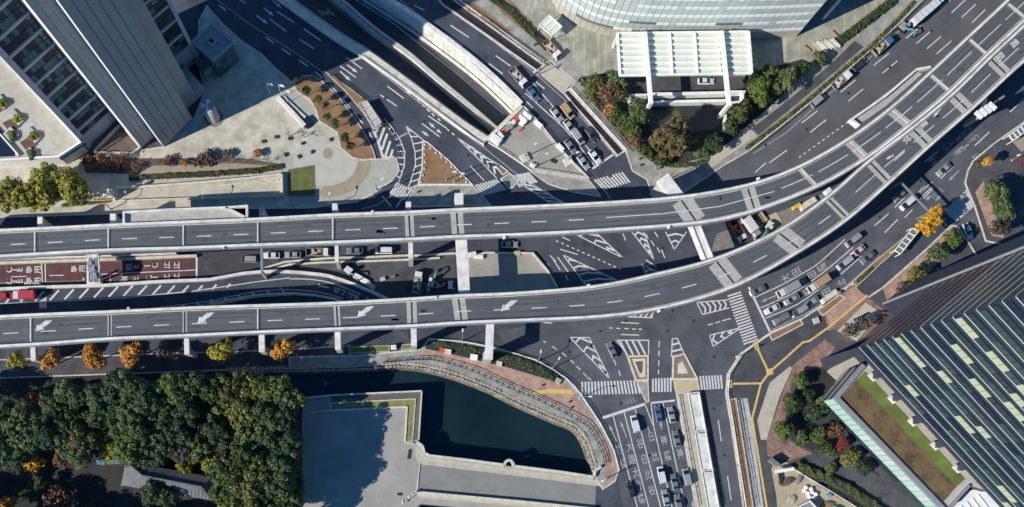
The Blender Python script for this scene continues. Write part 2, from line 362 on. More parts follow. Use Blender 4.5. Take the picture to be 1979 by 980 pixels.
# ------------------------------------------------------------------ the ground, the road sheet, trench and moat
TL = [(225, -250), (340, -166), (455, -82), (530, -27), (568, 0), (605, 27), (669, 71), (716, 99), (780, 145), (800, 160), (860, 205), (905, 238), (945, 264)]
TR = [(350, -250), (745, -5), (800, 29), (901, 104), (1005, 205)]
TL = smooth_line(TL, 4); TR = smooth_line([(350, -250), (560, -115), (745, 0), (815, 46), (901, 110), (955, 156), (1005, 205)], 4)
TRENCH = TL + TR[::-1]
MOAT = [(440, 716), (600, 714), (710, 711), (770, 706), (820, 711), (878, 726), (944, 751), (998, 778), (1068, 809), (1111, 827), (1132, 855), (1146, 897), (1148, 922),
        (990, 901), (822, 879), (819, 868), (808, 850), (814, 756), (644, 764), (440, 776)]
MOAT2 = [(812, 976), (1000, 992), (1120, 1002), (1120, 1130), (812, 1130)]
FRAME = [(-260, -260), (2240, -260), (2240, 1160), (-260, 1160)]
WT = WP(TRENCH); WM = WP(MOAT); WM2 = WP(MOAT2)
b_ = MB(); q = 3000.0
b_.poly([(-q, -q), (q, -q), (q, q), (-q, q)], 0.0, holes=[[(p.x, p.y) for p in WP(FRAME)]])
ground = tag(b_.build('ground', 'asphalt_ground'), kind='structure')
b_ = MB(); b_.poly(WP(FRAME), 0.0, holes=[WT, WM, WM2])
road = tag(b_.build('road', 'asphalt'), kind='structure')

def overlay(pts, mat, z, name='road'):
    m_ = MB(); m_.poly(WP(pts), z); return tag(m_.build(name, mat), kind='structure')
overlay([(1240, 384), (1395, 324), (1450, 292), (1502, 252), (1582, 188), (1658, 120), (1736, 49), (1790, -3), (1900, -120), (2200, -120), (2200, 0), (1900, 120), (1700, 300), (1560, 380), (1400, 420)], 'asphalt_grey', 0.006)
overlay([(960, 640), (1200, 600), (1430, 545), (1640, 420), (1900, 200), (2200, -60), (2200, 60), (1979, 238), (1890, 300), (1872, 330), (1868, 352), (1884, 400), (1900, 470), (1870, 470), (1838, 436), (1785, 425), (1645, 548), (1550, 616), (1489, 643), (1461, 663), (1431, 684), (1406, 723), (1403, 761), (1414, 826), (1438, 985), (1470, 1150), (1230, 1150), (1196, 930), (1192, 890), (1160, 815), (1122, 758), (1095, 728), (1037, 692), (980, 672)], 'asphalt_worn', 0.008)
def pave(name, pts, mat, z1=0.15, kerb=True, kmat='kerb', kw=0.32, z0=-0.3, parent=None, kh=0.03, sm=0):
    P = WP(smooth_line(list(pts) + [pts[0]], sm)[:-1] if sm else pts)
    m_ = MB(); m_.prism(P, z0, z1)
    o = m_.build(name, mat, parent)
    if parent is None: tag(o, kind='structure')
    if kerb:
        m_ = MB(); Q = P + [P[0]]
        L, Rr = offset(P, kw / 2, True)
        inn = Rr if area(P) > 0 else L
        # kerb ring set inside the edge and standing a little proud
        k = MB(); n_ = len(P)
        io, ii = (L, Rr) if area(P) < 0 else (Rr, L)
        for i in range(n_):
            j = (i + 1) % n_
            a, b2, c, d = io[i], io[j], ii[j], ii[i]
            zt = z1 + kh
            k.face([(a.x, a.y, zt), (b2.x, b2.y, zt), (c.x, c.y, zt), (d.x, d.y, zt)])
            k.face([(a.x, a.y, z0), (b2.x, b2.y, z0), (b2.x, b2.y, zt), (a.x, a.y, zt)])
            k.face([(c.x, c.y, zt - .2), (d.x, d.y, zt - .2), (d.x, d.y, zt), (c.x, c.y, zt)])
        k.build('kerb', kmat, o if parent is None else parent)
    return o
def sheet(name, pts, mat, z, parent=None, sm=0):
    P = WP(smooth_line(list(pts) + [pts[0]], sm)[:-1] if sm else pts); m_ = MB(); m_.poly(P, z)
    o = m_.build(name, mat, parent)
    if parent is None: tag(o, kind='structure')
    return o

# sunken carriageway
TZ = -6.5
tf = MB(); tf.poly([W(150, -260, TZ), W(1150, -260, TZ), W(1150, 420, TZ), W(900, 420, TZ)], TZ)
trench = tag(tf.build('sunken_road', 'trench_asphalt'), kind='structure')
wtr = [W(x, y) for x, y in TR]; wtl = [W(x, y) for x, y in TL]
def vwall(pts, z0, z1, mb, flip=False):
    for a, b2 in zip(pts, pts[1:]):
        f = [(a.x, a.y, z0), (b2.x, b2.y, z0), (b2.x, b2.y, z1), (a.x, a.y, z1)]; mb.face(f[::-1] if flip else f)
rw = root('retaining_wall', (wtr[8].x, wtr[8].y, TZ), 'long white concrete retaining wall lit along the right side of the sunken road', 'wall')
for i in range(len(wtr) - 1):
    n_ = max(1, int((wtr[i + 1] - wtr[i]).length / 6))
    for k in range(n_):
        a = wtr[i].lerp(wtr[i + 1], k / n_); c = wtr[i].lerp(wtr[i + 1], (k + 1) / n_); d = (c - a).normalized() * 0.03
        m_ = MB(); m_.wall([a + d, c - d], 0.5, TZ, -0.25); m_.build('wall_panel', 'concrete_white', rw)
m_ = MB(); off, _ = offset(wtr, 0.55); m_.wall(off, 1.1, -0.3, 0.9); m_.build('coping', 'concrete_white', rw)
lw = root('retaining_wall', (wtl[16].x, wtl[16].y, TZ), 'cream concrete retaining wall along the left side of the sunken road', 'wall')
m_ = MB(); m_.wall(wtl, 0.5, TZ, -0.05); m_.build('wall_face', 'concrete_cream', lw)
off2, off = offset(wtl, 1.45)
m_ = MB(); m_.wall(off, 2.3, 0.0, 0.55); m_.build('coping', 'concrete_cream', lw)
_, off3 = offset(wtl, 2.75)
m_ = MB(); m_.wall(off3, 0.22, 0.0, 1.0); m_.build('parapet', 'concrete_white', lw)
pw_ = root('portal_wall', W(975, 238), 'cream concrete beam above the tunnel mouth where the sunken road ends', 'wall')
m_ = MB(); m_.wall([W(941, 272), W(1008, 206)], 1.1, -2.2, 0.8); m_.build('portal_beam', 'concrete_cream', pw_)
m_ = MB(); a = W(941, 273); c = W(1008, 207)
m_.face([(a.x, a.y, -2.2), (c.x, c.y, -2.2), (c.x + 3, c.y - 3, TZ), (a.x + 3, a.y - 3, TZ)]); m_.build('tunnel_lining', 'concrete_dark', pw_)
# median between the two sunken carriageways
med = root('median_wall', W(800, 120, TZ), 'bluish concrete divider between the two sunken carriageways', 'wall')
mp = [W(x, y, -3.0) for x, y in smooth_line([(480, -120), (640, -15), (720, 52), (790, 103), (850, 155), (910, 205), (975, 262)], 3)]
m_ = MB(); m_.wall(mp, 0.6, TZ, -2.4); m_.build('wall_face', 'concrete', med)
m_ = MB(); o1, o2 = offset(mp, 0.62); m_.wall(o1, 0.28, TZ, -3.4); m_.build('guard_rail', 'metal_grey', med)
m_ = MB(); m_.wall(o2, 0.28, TZ, -3.0); m_.build('guard_rail', 'concrete_white', med)
# tunnel side wall strip at the foot of the right wall
m_ = MB(); o1, o2 = offset(wtr, 0.9); m_.wall(o2, 0.5, TZ, TZ + 0.9); m_.build('kerb', 'concrete_white', rw)

# moat: water, walls
m_ = MB(); m_.poly([W(380, 690), W(1200, 690), W(1200, 960), W(380, 960)], -4.0)
water = tag(m_.build('moat_water', 'water'), kind='structure')
m_ = MB(); m_.poly([W(790, 965), W(1140, 965), W(1140, 1150), W(790, 1150)], -4.01)
tag(m_.build('moat_water', 'water'), kind='structure')
mw = root('moat_wall', W(816, 850), 'dark stone retaining wall round the moat bastion', 'wall')
m_ = MB(); vwall(WM[12:] , -6, -0.02, m_); m_.build('wall_face', 'stone_wall', mw)
mw2 = root('moat_wall', W(960, 985), 'stone wall of the lower moat south of the bridge', 'wall')
m_ = MB(); vwall(WM2 + WM2[:1], -6, -0.02, m_); m_.build('wall_face', 'stone_wall', mw2)
bank = root('stone_bank', W(944, 740), 'curved rubble stone bank along the moat below the promenade railing', 'bank')
bl = smooth_line(MOAT[:13], 4)
m_ = MB(); A = [W(x, y) for x, y in bl]; inn, _ = offset(A, -1.1)
for i in range(len(A) - 1):
    m_.face([(A[i].x, A[i].y, 0.0), (A[i + 1].x, A[i + 1].y, 0.0), (inn[i + 1].x, inn[i + 1].y, -5), (inn[i].x, inn[i].y, -5)])
    m_.face([(inn[i].x, inn[i].y, -5), (inn[i + 1].x, inn[i + 1].y, -5), (A[i + 1].x, A[i + 1].y, 0.0), (A[i].x, A[i].y, 0.0)])
m_.build('bank_slope', 'stone', bank)
# individual coping stones of the bank
st = MB(); st.box((0, 0, 0), (1.0, 0.75, 0.5), 0.1, taper=0.8); stone_me = st.mesh('stone', 'stone')
o1, o2 = offset(A, 0.55)
cnt = 0; acc = 0.0
for i in range(len(A) - 1):
    seg = (A[i + 1] - A[i]); L_ = seg.length; t_ = acc
    while t_ < L_ and cnt < 280:
        p = A[i] + seg * (t_ / L_); nn = Vector((-seg.y, seg.x, 0)).normalized()
        for row in (-0.25, 0.65):
            s_ = rnd.uniform(0.75, 1.25)
            inst('stone', stone_me, bank, (p.x + nn.x * row, p.y + nn.y * row, -0.28 + rnd.uniform(0, .25) + max(0, row) * 0.35), math.atan2(seg.y, seg.x) + rnd.uniform(-.3, .3), (s_, s_ * rnd.uniform(.8, 1.1), 1)); cnt += 1
        t_ += 1.05
    acc = t_ - L_

# ------------------------------------------------------------------ pavements
pl = pave('plaza', [(215, 300), (317, 284), (374, 231), (396, 178), (382, 117), (385, 40), (400, 12), (432, 48), (470, 82), (505, 104), (530, 130), (556, 152), (568, 165), (575, 178), (599, 192), (612, 215), (617, 234), (652, 256), (659, 286), (683, 306), (703, 310), (727, 308), (766, 306), (772, 330), (757, 350), (722, 375), (690, 390), (600, 402), (400, 404), (200, 414), (-150, 425), (-150, 330), (120, 312)], 'plaza', 0.15)
sheet('paving', [(527, 300), (610, 296), (640, 265), (652, 262), (657, 286), (683, 309), (764, 309), (768, 332), (752, 350), (720, 372), (690, 387), (560, 395), (557, 380), (609, 380), (609, 318), (548, 330), (535, 325)], 'plaza_outer', 0.17, pl)
ring = [(629 + 88 * math.cos(t_), 312 + 70 * math.sin(t_)) for t_ in [R(a) for a in range(-2, 92, 6)]]
ring2 = [(629 + 62 * math.cos(t_), 312 + 48 * math.sin(t_)) for t_ in [R(a) for a in range(92, -3, -6)]]
sheet('paving', ring + [(610, 380)] + ring2, 'plaza_ring', 0.19, pl)
sheet('paving', [(629 + 62 * math.cos(R(a)), 312 + 48 * math.sin(R(a))) for a in range(-60, 300, 10)], 'plaza_disc', 0.205, pl)
sheet('paving', [(634 + 10 * math.cos(R(a)), 297 + 11 * math.sin(R(a))) for a in range(0, 360, 30)], 'plaza_ring', 0.22, pl)
sheet('paving', [(545, 184), (562, 172), (585, 190), (605, 205), (612, 230), (600, 243)], 'plaza_outer', 0.17, pl)
tag(pave('lawn', [(557, 329), (607, 320), (608, 379), (557, 379)], 'lawn', 0.3, True, 'concrete_dark', 0.2))
tag(pave('planting_bed', [(160, 302), (300, 306), (450, 303), (545, 316), (545, 331), (350, 337), (250, 338), (165, 335)], 'mulch', 0.28, True, 'concrete_cream', 0.2))
sheet('walkway', [(250, 337), (350, 336), (545, 330), (545, 322), (450, 316), (350, 320), (260, 322)], 'plaza_ring', 0.32)
# small trees' bed and islands
bed = pave('planting_bed', [(568, 165), (575, 178), (599, 192), (612, 215), (617, 234), (652, 256), (659, 286), (683, 306), (703, 309), (726, 307), (720, 288), (705, 258), (690, 235), (669, 207), (655, 187), (640, 174), (622, 157), (604, 146), (585, 148)], 'soil', 0.27, True, 'kerb', 0.25)
pave('planting_bed', [(628, 139), (646, 148), (695, 186), (712, 199), (722, 210), (742, 240), (722, 251), (708, 226), (690, 203), (668, 177), (650, 160)], 'soil', 0.2, True, 'kerb', 0.2)
tri = pave('traffic_island', [(817, 272), (826, 276), (866, 310), (912, 357), (808, 357), (816, 325)], 'soil', 0.22, True, 'concrete_white', 0.35)
pave('pavement', [(804, 359), (913, 359), (930, 376), (948, 397), (785, 400), (788, 386)], 'pavement_grey', 0.15)
yard = pave('construction_yard', [(1010, 211), (1040, 241), (1076, 285), (1106, 317), (1136, 345), (1100, 340), (1026, 329), (1000, 311), (970, 291), (946, 277)], 'yard', 0.18, True, 'kerb', 0.4)
pave('pavement', [(1026, 332), (1138, 349), (1152, 366), (1160, 380), (1110, 372), (1060, 356)], 'pavement_grey', 0.15)
pave('traffic_island', [(985, 335), (1002, 350), (992, 362), (984, 365), (968, 346)], 'pavement_grey', 0.15, True, 'concrete_white', 0.25)
pave('traffic_island', [(958, 322), (964, 318), (982, 332), (972, 338)], 'soil', 0.15, True, 'concrete_white', 0.25)
# pavement round the glass building
gp = pave('pavement', [(790, -130), (878, -6), (1054, 124), (1064, 118), (1111, 157), (1102, 171), (1209, 291), (1222, 330), (1250, 347), (1262, 380), (1310, 380), (1395, 322), (1450, 290), (1502, 250), (1582, 186), (1658, 118), (1736, 47), (1790, -5), (1900, -130)], 'pavement_grey', 0.15)
pave('service_lane', [(800, -75), (820, -85), (874, -2), (1051, 126), (1038, 137), (855, 9)], 'dark_asphalt', 0.05, True, 'kerb', 0.5)
pave('service_lane', [(1089, 179), (1099, 173), (1207, 292), (1193, 301)], 'dark_asphalt', 0.05, True, 'kerb', 0.5)
sheet('driveway_apron', [(1040, 142), (1063, 121), (1110, 158), (1086, 181)], 'pavement_beige', 0.185)
sheet('building_forecourt', [(960, -60), (1035, 40), (1078, 90), (1115, 140), (1160, 160), (1200, 200), (1260, 310), (1320, 320), (1365, 308), (1440, 255), (1520, 190), (1600, 135), (1640, 92), (1740, -10), (1740, -100), (960, -100)], 'pavement_green', 0.20)
sheet('driveway', [(1195, 148), (1450, 148), (1440, 195), (1400, 250), (1330, 262), (1262, 250), (1225, 200)], 'walk_asphalt', 0.225)
sheet('soil_strip', [(945, -40), (985, 0), (1075, 95), (1062, 100), (975, 30), (915, -40)], 'soil', 0.23)
sheet('soil_strip', [(888, 0), (918, 8), (955, 35), (985, 60), (968, 63), (930, 35), (905, 22)], 'soil', 0.23)
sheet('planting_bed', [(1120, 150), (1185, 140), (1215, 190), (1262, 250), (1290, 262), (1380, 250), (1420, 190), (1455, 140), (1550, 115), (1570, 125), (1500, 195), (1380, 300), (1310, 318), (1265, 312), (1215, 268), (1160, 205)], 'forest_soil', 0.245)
sheet('footpath', [(1355, 318), (1395, 285), (1450, 250), (1462, 262), (1420, 292), (1368, 330)], 'pavement_beige', 0.255)
sheet('footpath', [(1465, 262), (1452, 249), (1540, 180), (1610, 120), (1650, 80), (1668, 92), (1600, 150)], 'walk_asphalt', 0.255)
# south bank promenade
pave('pavement', [(-260, 705), (100, 692), (300, 684), (560, 676), (676, 668), (676, 687), (559, 691), (559, 712), (440, 715), (-260, 740)], 'walk_asphalt', 0.14)
prom = pave('promenade', [(560, 690), (680, 688), (814, 676), (830, 655), (890, 659), (952, 671), (1037, 696), (1095, 732), (1122, 762), (1161, 820), (1186, 870), (1196, 908), (1188, 930), (1165, 945), (1152, 925), (1150, 897), (1136, 853), (1114, 824), (1070, 805), (1000, 774), (946, 747), (880, 722), (822, 707), (770, 702), (700, 708), (600, 711), (560, 712)], 'pavement_grey', 0.15, True, 'kerb', 0.4)
sheet('paving', [(814, 676), (878, 687), (983, 712), (1072, 738), (1097, 744), (1122, 780), (1157, 828), (1183, 870), (1190, 906), (1180, 930), (1166, 938), (1170, 899), (1161, 871), (1138, 829), (1115, 811), (1041, 773), (983, 749), (913, 716), (847, 697), (812, 694)], 'pavement_pink', 0.175, prom)
sheet('tactile_paving', [(1010, 760), (1060, 752), (1102, 753), (1110, 762), (1060, 760), (1018, 765)], 'yellow_tile', 0.195, prom)
sheet('planting_bed', [(826, 661), (890, 665), (950, 677), (1035, 701), (1086, 730), (1072, 737), (983, 711), (878, 686), (822, 674)], 'forest_soil', 0.19)
pave('lawn', [(676, 671), (752, 668), (752, 679), (676, 683)], 'lawn_green', 0.25, True, 'concrete', 0.2)
pave('lawn', [(776, 667), (797, 665), (797, 674), (776, 677)], 'lawn_green', 0.25, True, 'concrete', 0.2)
# palace side
pave('courtyard', [(440, 776), (644, 765), (813, 757), (808, 851), (819, 869), (822, 880), (990, 902), (1148, 923), (1152, 945), (1150, 985), (1120, 1000), (812, 974), (800, 985), (795, 1150), (440, 1150)], 'courtyard', 0.05, False)
sheet('bridge_roadway', [(806, 897), (1152, 938), (1150, 984), (1110, 984), (812, 962), (806, 950)], 'bridge_deck', 0.075)
sheet('bridge_walkway', [(803, 862), (815, 874), (825, 884), (1000, 907), (1163, 929), (1160, 940), (1000, 920), (808, 897), (802, 880)], 'pavement_beige', 0.09)
sheet('bridge_walkway', [(808, 953), (1000, 968), (1150, 985), (1148, 992), (1000, 978), (808, 962)], 'pavement_beige', 0.09)
sheet('embankment_step', [(640, 766), (814, 757), (808, 850), (800, 850), (804, 770), (640, 779)], 'stone_wall', 0.10)
pave('lawn', [(640, 779), (803, 771), (797, 853), (782, 853), (786, 787), (640, 795)], 'lawn_dry', 0.25, True, 'concrete_cream', 0.25)
sheet('grate', [(790, 868), (797, 868), (794, 887), (787, 887)], 'metal_dark', 0.08); sheet('grate', [(768, 952), (778, 952), (778, 958), (768, 958)], 'metal_dark', 0.08)
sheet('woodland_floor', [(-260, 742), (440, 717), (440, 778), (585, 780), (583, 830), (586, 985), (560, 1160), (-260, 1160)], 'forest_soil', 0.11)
# traffic islands and medians of the south road
pave('traffic_island', [(1213, 689), (1252, 688), (1252, 734), (1229, 735)], 'soil', 0.2, True, 'concrete_cream', 0.5)
sheet('paving', [(1221, 694), (1247, 693), (1247, 729), (1235, 730)], 'concrete_cream', 0.215)
sheet('paving', [(1227, 699), (1242, 698), (1241, 721), (1236, 721)], 'mulch', 0.23)
pave('traffic_island', [(1231, 738), (1252, 737), (1254, 776), (1249, 778)], 'pavement_grey', 0.15, True, 'kerb', 0.3)
pave('traffic_island', [(1301, 690), (1322, 684), (1347, 732), (1300, 733)], 'soil', 0.2, True, 'concrete_cream', 0.5)
sheet('paving', [(1306, 696), (1321, 692), (1338, 727), (1305, 728)], 'concrete_dark', 0.215)
sheet('paving', [(1310, 702), (1319, 699), (1330, 722), (1309, 723)], 'concrete_cream', 0.23)
smed = pave('median', [(1302, 734), (1347, 733), (1352, 758), (1392, 985), (1420, 1150), (1376, 1150), (1345, 985), (1308, 764)], 'pavement_beige', 0.15, True, 'kerb', 0.4)
for P in ([(1305, 737), (1311, 737), (1311, 755), (1305, 755)], [(1336, 736), (1342, 736), (1342, 753), (1336, 753)], [(1311, 743), (1336, 743), (1336, 747), (1311, 747)]): sheet('tactile_paving', P, 'yellow_tile', 0.17)
# east pavements
ep = pave('pavement', [(1461, 663), (1489, 643), (1550, 616), (1600, 583), (1645, 549), (1660, 562), (1676, 576), (1706, 556), (1788, 484), (1838, 436), (1850, 438), (1872, 470), (1890, 500), (1979, 540), (2240, 560), (2240, 1160), (1468, 1160), (1438, 985), (1414, 826), (1403, 761), (1406, 723), (1431, 684)], 'walk_asphalt', 0.15, True, 'kerb', 0.5)
pave('pavement', [(1865, 354), (1870, 330), (1880, 312), (1920, 278), (1979, 236), (2240, 40), (2240, 540), (1979, 482), (1935, 472), (1905, 466), (1884, 400), (1872, 372)], 'walk_asphalt', 0.15, True, 'concrete_cream', 0.4)
sheet('paving', [(1945, 262), (1979, 300), (2100, 320), (2100, 150), (1979, 240)], 'plaza_ring', 0.17)
sheet('red_paving', [(1960, 308), (1979, 290), (2060, 300), (2060, 380), (1979, 335)], 'red_asphalt', 0.19)
sheet('paving', [(1884, 372), (1900, 350), (1925, 420), (1940, 460), (1915, 456)], 'pavement_pink', 0.17)
pave('planting_bed', [(1646, 546), (1690, 506), (1760, 448), (1783, 426), (1790, 432), (1765, 455), (1700, 511), (1655, 554)], 'soil', 0.2, True, 'kerb', 0.2)
sheet('paving', [(1706, 558), (1790, 486), (1838, 439), (1852, 446), (1860, 462), (1800, 520), (1740, 590), (1716, 590)], 'pavement_pink', 0.17)
sheet('paving', [(1530, 708), (1594, 656), (1614, 671), (1586, 710), (1560, 714), (1532, 731), (1515, 817), (1523, 851), (1569, 877), (1526, 890), (1483, 881), (1481, 851)], 'brick_paving', 0.17)
sheet('paving', [(1526, 708), (1487, 740), (1463, 813), (1470, 850), (1481, 850), (1505, 770), (1530, 712)], 'pavement_beige', 0.185)
sheet('paving', [(1589, 590), (1608, 577), (1650, 551), (1664, 563), (1678, 577), (1718, 606), (1670, 652), (1640, 660), (1612, 635), (1600, 640)], 'brick_paving', 0.18)
sheet('paving', [(1594, 600), (1652, 553), (1672, 572), (1604, 634)], 'pavement_pink', 0.195)
sheet('paving', [(1618, 640), (1672, 585), (1700, 604), (1655, 660)], 'pavement_beige', 0.2)
pave('planting_bed', [(1486, 646), (1545, 617), (1551, 627), (1492, 658)], 'soil', 0.2, True, 'concrete_cream', 0.3)
pave('planting_bed', [(1580, 600), (1622, 570), (1632, 576), (1590, 610)], 'soil', 0.2, True, 'concrete_cream', 0.3)
pave('planting_bed', [(1411, 772), (1422, 771), (1456, 985), (1480, 1150), (1460, 1150), (1437, 985)], 'soil', 0.2, True, 'kerb', 0.3)
sheet('footway', [(1430, 770), (1444, 770), (1452, 812), (1476, 985), (1462, 985)], 'concrete', 0.17)
tact = [[(1676, 571), (1601, 633), (1564, 659), (1551, 662), (1520, 690), (1487, 719), (1470, 742), (1453, 809), (1463, 869), (1482, 985), (1505, 1140)], [(1410, 742), (1470, 741)], [(1461, 669), (1485, 719)]]
for i, ln in enumerate(tact):
    m_ = MB(); m_.wall(WP(ln), 0.55, 0.1, 0.215 + 0.003 * i); tag(m_.build('tactile_paving', 'yellow_tile'), kind='structure')
for c in ((1411, 742), (1461, 668), (1487, 719)):
    m_ = MB(); p = W(*c); m_.box((p.x, p.y, 0.16), (1.3 if c[0] < 1480 else 1.7, 2.2 if c[0] < 1480 else 1.7, 0.14), 0.3 if c[0] > 1450 else 0); tag(m_.build('tactile_paving', 'yellow_tile'), kind='structure')
sheet('planting_bed', [(1545, 718), (1590, 712), (1615, 735), (1600, 775), (1640, 850), (1700, 920), (1660, 925), (1580, 878), (1530, 850), (1516, 815)], 'forest_soil', 0.19)
sheet('lawn', [(1576, 772), (1588, 764), (1600, 785), (1592, 800), (1578, 790)], 'lawn_green', 0.21)
sheet('footpath', [(1570, 876), (1600, 872), (1690, 915), (1760, 985), (1720, 985), (1650, 930), (1560, 893)], 'walk_asphalt', 0.2)
sheet('planting_bed', [(1532, 893), (1560, 895), (1650, 932), (1720, 985), (1690, 1000), (1600, 950)], 'forest_soil', 0.215)
sheet('sand_yard', [(1490, 905), (1520, 893), (1600, 950), (1660, 985), (1680, 1100), (1510, 1100), (1500, 960)], 'sand', 0.195)
sheet('forecourt', [(1575, 735), (1605, 712), (1650, 690), (1662, 702), (1625, 735), (1600, 755)], 'pavement_beige', 0.18)

# ------------------------------------------------------------------ painted markings (children of the road)
def mk(name, pts, z=0.02, mat='paint', parent=None):
    m_ = MB(); m_.poly(WP(pts), z); return m_.build(name, mat, parent or road)
def line(name, pts, w=0.28, z=0.02, mat='paint', parent=None, dz=0.0):
    P = [W(x, y, dz) for x, y in pts]; m_ = MB(); L, Rr = offset(P, w / 2)
    for i in range(len(P) - 1):
        m_.face([(Rr[i].x, Rr[i].y, dz + z), (Rr[i + 1].x, Rr[i + 1].y, dz + z), (L[i + 1].x, L[i + 1].y, dz + z), (L[i].x, L[i].y, dz + z)])
    return m_.build(name, mat, parent or road)
def crop(x0, y0, k): return lambda L: [(x0 + x / k, y0 + y / k) for x, y in L]
c2 = crop(400, 0, 2.97); c3 = crop(800, 0, 2.97); c5 = crop(1500, 0, 2.969); c8 = crop(800, 300, 2.97); c1b = crop(1150, 300, 2.97); c6 = crop(1050, 560, 2.334); c8c = crop(700, 230, 5.158); c7c = crop(940, 180, 4.9); cE = crop(1440, 440, 4.454); cS = crop(1160, 760, 4.454); c2b = crop(1500, 250, 2.578); cU = crop(1680, 150, 3.92)
for a, b2 in ([(190, 0), (225, 20)], [(400, 65), (500, 130)], [(360, 110), (455, 180)], [(555, 165), (655, 235)], [(530, 225), (615, 280)], [(800, 330), (890, 395)], [(765, 380), (855, 445)], [(1035, 495), (1130, 565)], [(995, 545), (1090, 610)], [(1270, 665), (1380, 740)], [(1235, 710), (1335, 785)]):
    line('lane_dash', c2([a, b2]), 0.3)
for a, b2 in ([(70, 30), (110, 60)], [(335, 212), (385, 248)], [(430, 280), (480, 315)], [(528, 345), (578, 380)], [(620, 412), (665, 450)], [(705, 485), (745, 530)], [(780, 570), (820, 620)], [(853, 660), (895, 710)], [(925, 750), (955, 805)], [(1145, 525), (1165, 540)], [(1205, 573), (1222, 590)], [(1235, 600), (1250, 613)], [(1262, 625), (1280, 642)], [(1290, 650), (1306, 667)], [(1325, 680), (1340, 694)], [(1375, 738), (1390, 752)], [(1405, 763), (1420, 777)]):
    line('lane_dash', c2([a, b2]), 0.34)
def arrow(p0, p1, w=0.3, head=1.5, z=0.02, parent=None, dz=0.0, mat='paint', hw=0.9):
    a = W(*p0, dz); c = W(*p1, dz); d = (c - a).normalized(); n_ = Vector((-d.y, d.x, 0)); k = c - d * head; m_ = MB()
    pts = [a + n_ * w / 2, k + n_ * w / 2, k + n_ * hw / 2, c, k - n_ * hw / 2, k - n_ * w / 2, a - n_ * w / 2]
    m_.poly([(p.x, p.y) for p in pts], dz + z); return m_.build('arrow_marking', mat, parent or road)
for a, b2 in ([(375, 0), (430, 48)], [(325, 45), (385, 92)], [(285, 90), (350, 138)], [(765, 410), (825, 465)], [(805, 372), (865, 418)], [(1275, 705), (1312, 738)], [(1235, 755), (1275, 783)], [(1320, 745), (1348, 768)]): arrow(*c2([a, b2]), w=0.35)
for k in range(5):
    x, y = c2([(830 + k * 14, 345 - k * 5)])[0]; line('rumble_bar', [(x - 1, y), (x + 3, y + 3)], 0.4)
# trench lettering bars, right carriageway
for k in range(4): line('rumble_bar', [W_ for W_ in c2([(640 + k * 22, 60 + k * 3), (670 + k * 20, 90 - k * 4)])], 0.4, 0.03, 'paint_worn', trench, TZ)
line('lane_line', c2([(690, 50), (735, 95)]), 0.25, 0.03, 'paint', trench, TZ)
line('edge_line', [(640, -30), (760, 45), (880, 140), (975, 222)], 0.25, 0.03, 'paint', trench, TZ)
line('edge_line', [(560, -60), (700, 55), (800, 130), (920, 228)], 0.2, 0.03, 'paint_worn', trench, TZ)
for a, b2 in ([(210, 145), (315, 215)], [(170, 190), (280, 260)], [(470, 320), (555, 380)], [(430, 365), (510, 425)], [(700, 470), (750, 510)], [(0, 30), (60, 60)], [(1380, 80), (1395, 90)]): line('lane_dash', c3([a, b2]), 0.3)
line('lane_line', [(1030, 160), (1046, 180), (1092, 232), (1138, 289), (1166, 311)], 0.28); line('lane_line', [(1008, 186), (1030, 209)], 0.28)
line('lane_line', [(1015, 180), (1052, 213), (1090, 247), (1120, 283), (1150, 321)], 0.28); line('stop_line', [(1145, 326), (1185, 299)], 0.55)
def edge_road(pts, w=0.22, mat='paint_worn'): line('edge_line', pts, w, 0.021, mat)
edge_road([(420, 0), (480, 45), (560, 95), (625, 140)]); edge_road([(660, 160), (745, 242), (772, 275), (782, 310), (775, 345)])
edge_road([(700, 112), (800, 190), (868, 238), (935, 285), (990, 330), (1060, 375)]); edge_road([(760, -10), (850, 60), (960, 165), (1020, 215)])
edge_road([(820, -20), (960, 85), (1035, 142), (1088, 190), (1150, 255), (1192, 305)])
def crosswalk(p0, p1, q0, q1, n_, w=0.5, mat='paint'):
    """stripes from p0->p1 (one edge of the crossing) to q0->q1 (the other)"""
    c_ = bpy.data.objects.new('crosswalk', None); COL.objects.link(c_); mid = W((p0[0] + q1[0]) / 2, (p0[1] + q1[1]) / 2); put(c_, mid, road)
    for i in range(n_):
        t_ = (i + 0.5) / n_
        a = (p0[0] + (p1[0] - p0[0]) * t_, p0[1] + (p1[1] - p0[1]) * t_); b3 = (q0[0] + (q1[0] - q0[0]) * t_, q0[1] + (q1[1] - q0[1]) * t_)
        line('stripe', [a, b3], w, 0.022, mat, c_)
crosswalk((1146, 348), (1204, 332), (1166, 368), (1220, 352), 10, 0.45)
crosswalk((986, 340), (1022, 333), (1003, 362), (1040, 352), 9, 0.42)
crosswalk((916, 358), (960, 346), (934, 378), (980, 366), 9, 0.42)
crosswalk((766, 352), (798, 366), (752, 374), (782, 388), 7, 0.45)
crosswalk((1122, 738), (1234, 735), (1122, 763), (1240, 761), 18, 0.48)
crosswalk((1259, 732), (1299, 730), (1259, 758), (1299, 757), 7, 0.48)
crosswalk((1350, 727), (1396, 725), (1354, 754), (1398, 751), 8, 0.48)
crosswalk((1405, 570), (1438, 668), (1431, 562), (1466, 658), 18, 0.42)
crosswalk((1824, 408), (1868, 366), (1848, 430), (1881, 400), 12, 0.45)
crosswalk((1658, 594), (1672, 583), (1664, 602), (1678, 590), 5, 0.35)
def hatch(outline, bars, w=0.3, wb=0.35, mat='paint'):
    if outline: line('hatch_outline', outline, w, 0.022, mat)
    for b3 in bars: line('hatch_bar', b3, wb, 0.026, mat)
